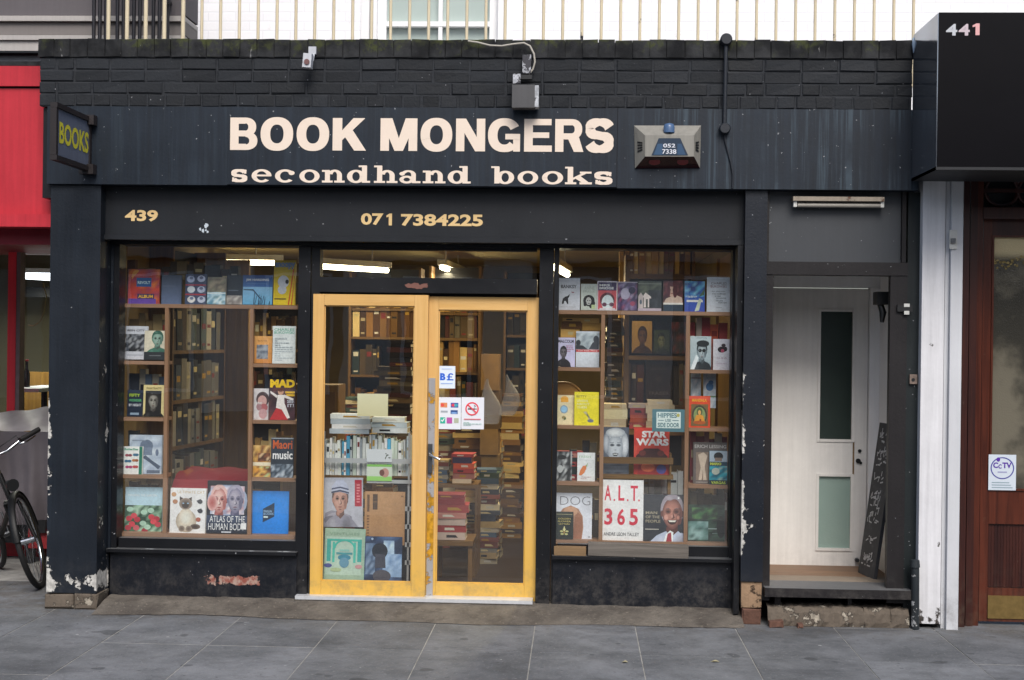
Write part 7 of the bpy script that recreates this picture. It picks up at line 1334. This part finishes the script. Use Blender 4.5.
row((a[0]+.006, 1.52, zy+.001), (WX(644.5, 1.52), 1.52, zy+.001), (0, -1, 0), (.27, .33), (.04, .06), 'dark', 'tall dark red spine on the deep lower shelf of the right window', 'dark spines on the deep lower shelf'); row((WX(674, 1.52), 1.52, zy+.001), (a[2]-.006, 1.52, zy+.001), (0, -1, 0), (.27, .34), (.03, .05), 'dim', 'dim spine at the right end of the deep lower shelf, right window', 'dim spines at the right of the deep shelf')
PT = thing('pile_shelf', (WX(615, .95), .98, WZ(408, .95, 615)), 'shelf board carrying the tall narrow pile behind the right window', 'shelf')
a = R(604, 404, 624, 407, .9); B(a[0], .9, a[1], a[2], 1.15, a[3]).build('shelf_board', OAKH, PT); B(WX(624.5, .9), .895, a[1]-.3, WX(629, .9), 1.2, 2.3).build('side_upright', YPANEL, PT)
pile((a[0]+a[2])/2, .93, a[3]+.001, WZ(316, .95), .125, .18, (.022, .045), 'dim', 'book in the tall narrow pile at the left of the right window opening', 'tall narrow pile in the right window', .008, .06)
TL = thing('window_table', (WX(640, .7), .9, .055), 'low table behind the grey and red books in the right window', 'table')
zt_ = WZ(430, .62, 640); B(WX(603, .62), .58, zt_-.03, WX(690, .62), 1.25, zt_).build('table_top', OAKH, TL)
for x in (606, 686): B(WX(x, .62)-.02, .6, .055, WX(x, .62)+.02, .64, zt_-.031).build('leg', OAK, TL)
CRM = plain('pale_volume', '#b9a888', .8, .12, 30); PALS['cream'] = ['#b5a587', '#c2b392', '#a8977a', '#bfae8c']
pile(WX(615.5, .66), .64, zt_+.001, WZ(406, .66), .165, .2, (.05, .07), 'cream', 'thick cream volume in the low left pile behind the grey portrait book', 'thick cream volumes on the low table', .004, .02); pile(WX(661, .66), .65, zt_+.001, WZ(399.5, .66), .19, .2, (.045, .06), 'cream', 'thick cream volume in the pile behind the teal bordered notice', 'thick cream volumes on the low table', .006, .03)
pile(WX(640, .72), .72, zt_+.001, WZ(404, .72), .14, .2, (.04, .06), 'reds', 'dark red book between the two piles of cream volumes, right window', 'red books on the low table', .004, .03)
LP = thing('lower_crate', (WX(648, .55), .62, .055), 'dark slatted crate in the lower middle of the right window', 'crate')
B(WX(604, .6), .62, .055, WX(690, .6), .95, WZ(495, .6)).build('crate_body', FRAME, LP); row((WX(645, .66), .57, WZ(495, .6)+.001), (WX(684, .66), .57, WZ(495, .6)+.001), (0, -1, 0), (.10, .22), (.03, .06), 'grey', 'pale spine standing above the laughing man book in the right window', 'pale spines in the lower middle of the right window', .1)
B(WX(645, .66)-.02, .50, WZ(495, .6)-.02, WX(684, .66)+.02, .619, WZ(495, .6)).build('crate_ledge', OAKH, LP)
# side wall board in the right window
SW = thing('side_board', (WX(724, .8), .8, .055), 'orange brown timber board at the inner right side of the right window', 'board')
B(WX(731.5, .5), YG+.32, .6, WX(733, .5)+.02, 1.3, 2.3).build('board_face', YPANEL, SW); B(WX(716, 1.3), 1.31, .6, WX(735, 1.3), 1.34, 2.3).build('board_end', YPANEL, SW)

MASSON[0] = True
for (p0, p1, pb, Y_, pl) in ((350, 419, 415, 3.02, 'warm'), (351, 418, 455, 3.02, 'mixed'), (431, 479, 312, 2.62, 'warm'), (431, 479, 446, 2.62, 'mixed'), (505, 540, 436, 3.42, 'reds'), (505, 540, 310, 3.42, 'warm'), (350, 419, 308, 3.02, 'warm')):
    prow(p0, p1, pb, Y_, (20, 29), (.03, .06), pl, '', None)
for (q, y_, zt2, w_, pl) in ((489, 1.65, 470, .17, 'mixed'), (505, 3.2, 425, .2, 'warm'), (470, 2.3, 418, .25, 'warm'), (448, 2.35, 412, .25, 'mixed'), (380, 2.6, 395, .24, 'warm'), (360, 2.7, 400, .24, 'mixed'), (512, 2.95, 395, .2, 'warm')):
    pile(WX(q, y_), y_, ZF, WZ(zt2, y_), w_, .2, (.03, .055), pl, '', None, .015, .12)
MASSON[0] = False
B_ = None
tag(MASS.build('books', SPINE), 'mass of dim books on the far shelves and aisle floor deep inside the shop', 'books', None, 'stuff')
# ------------------------------------------------------------------ the far side of the street (what the shop glass looks out on)
OT = thing('brick_terrace', (0, -21, 0), 'dark brick terrace with white sash windows across the street', 'building')
OBR = paint('terrace_brick', '#8a7264', .85, .3, .2); OW = plain('terrace_window', '#20262c', .15, .2); 
B(-30, -24, 0, 30, -21, 6.6).build('wall', OBR, OT); B(-30, -21.0, 3.4, 30, -20.7, 3.9).build('shop_cornice', MOULD, OT)
for k in range(-10, 10): B(k*3.1+1.0, -20.99, 0, k*3.1+2.1, -20.85, 3.39).build('stucco_pier', plain('stucco', '#ebe7de', .8, .1, 2) if k == -10 else MATS['stucco'], OT)
for k in range(-9, 10):
    for z0, hh in ((.5, 2.5), (4.4, 1.7)):
        f = B(k*3.1-.75, -20.98, z0-.08, k*3.1+.75, -20.92, z0+hh+.08).build('window', WHITEP, OT); B(k*3.1-.66, -20.915, z0, k*3.1+.66, -20.90, z0+hh).build('pane', OW, f)
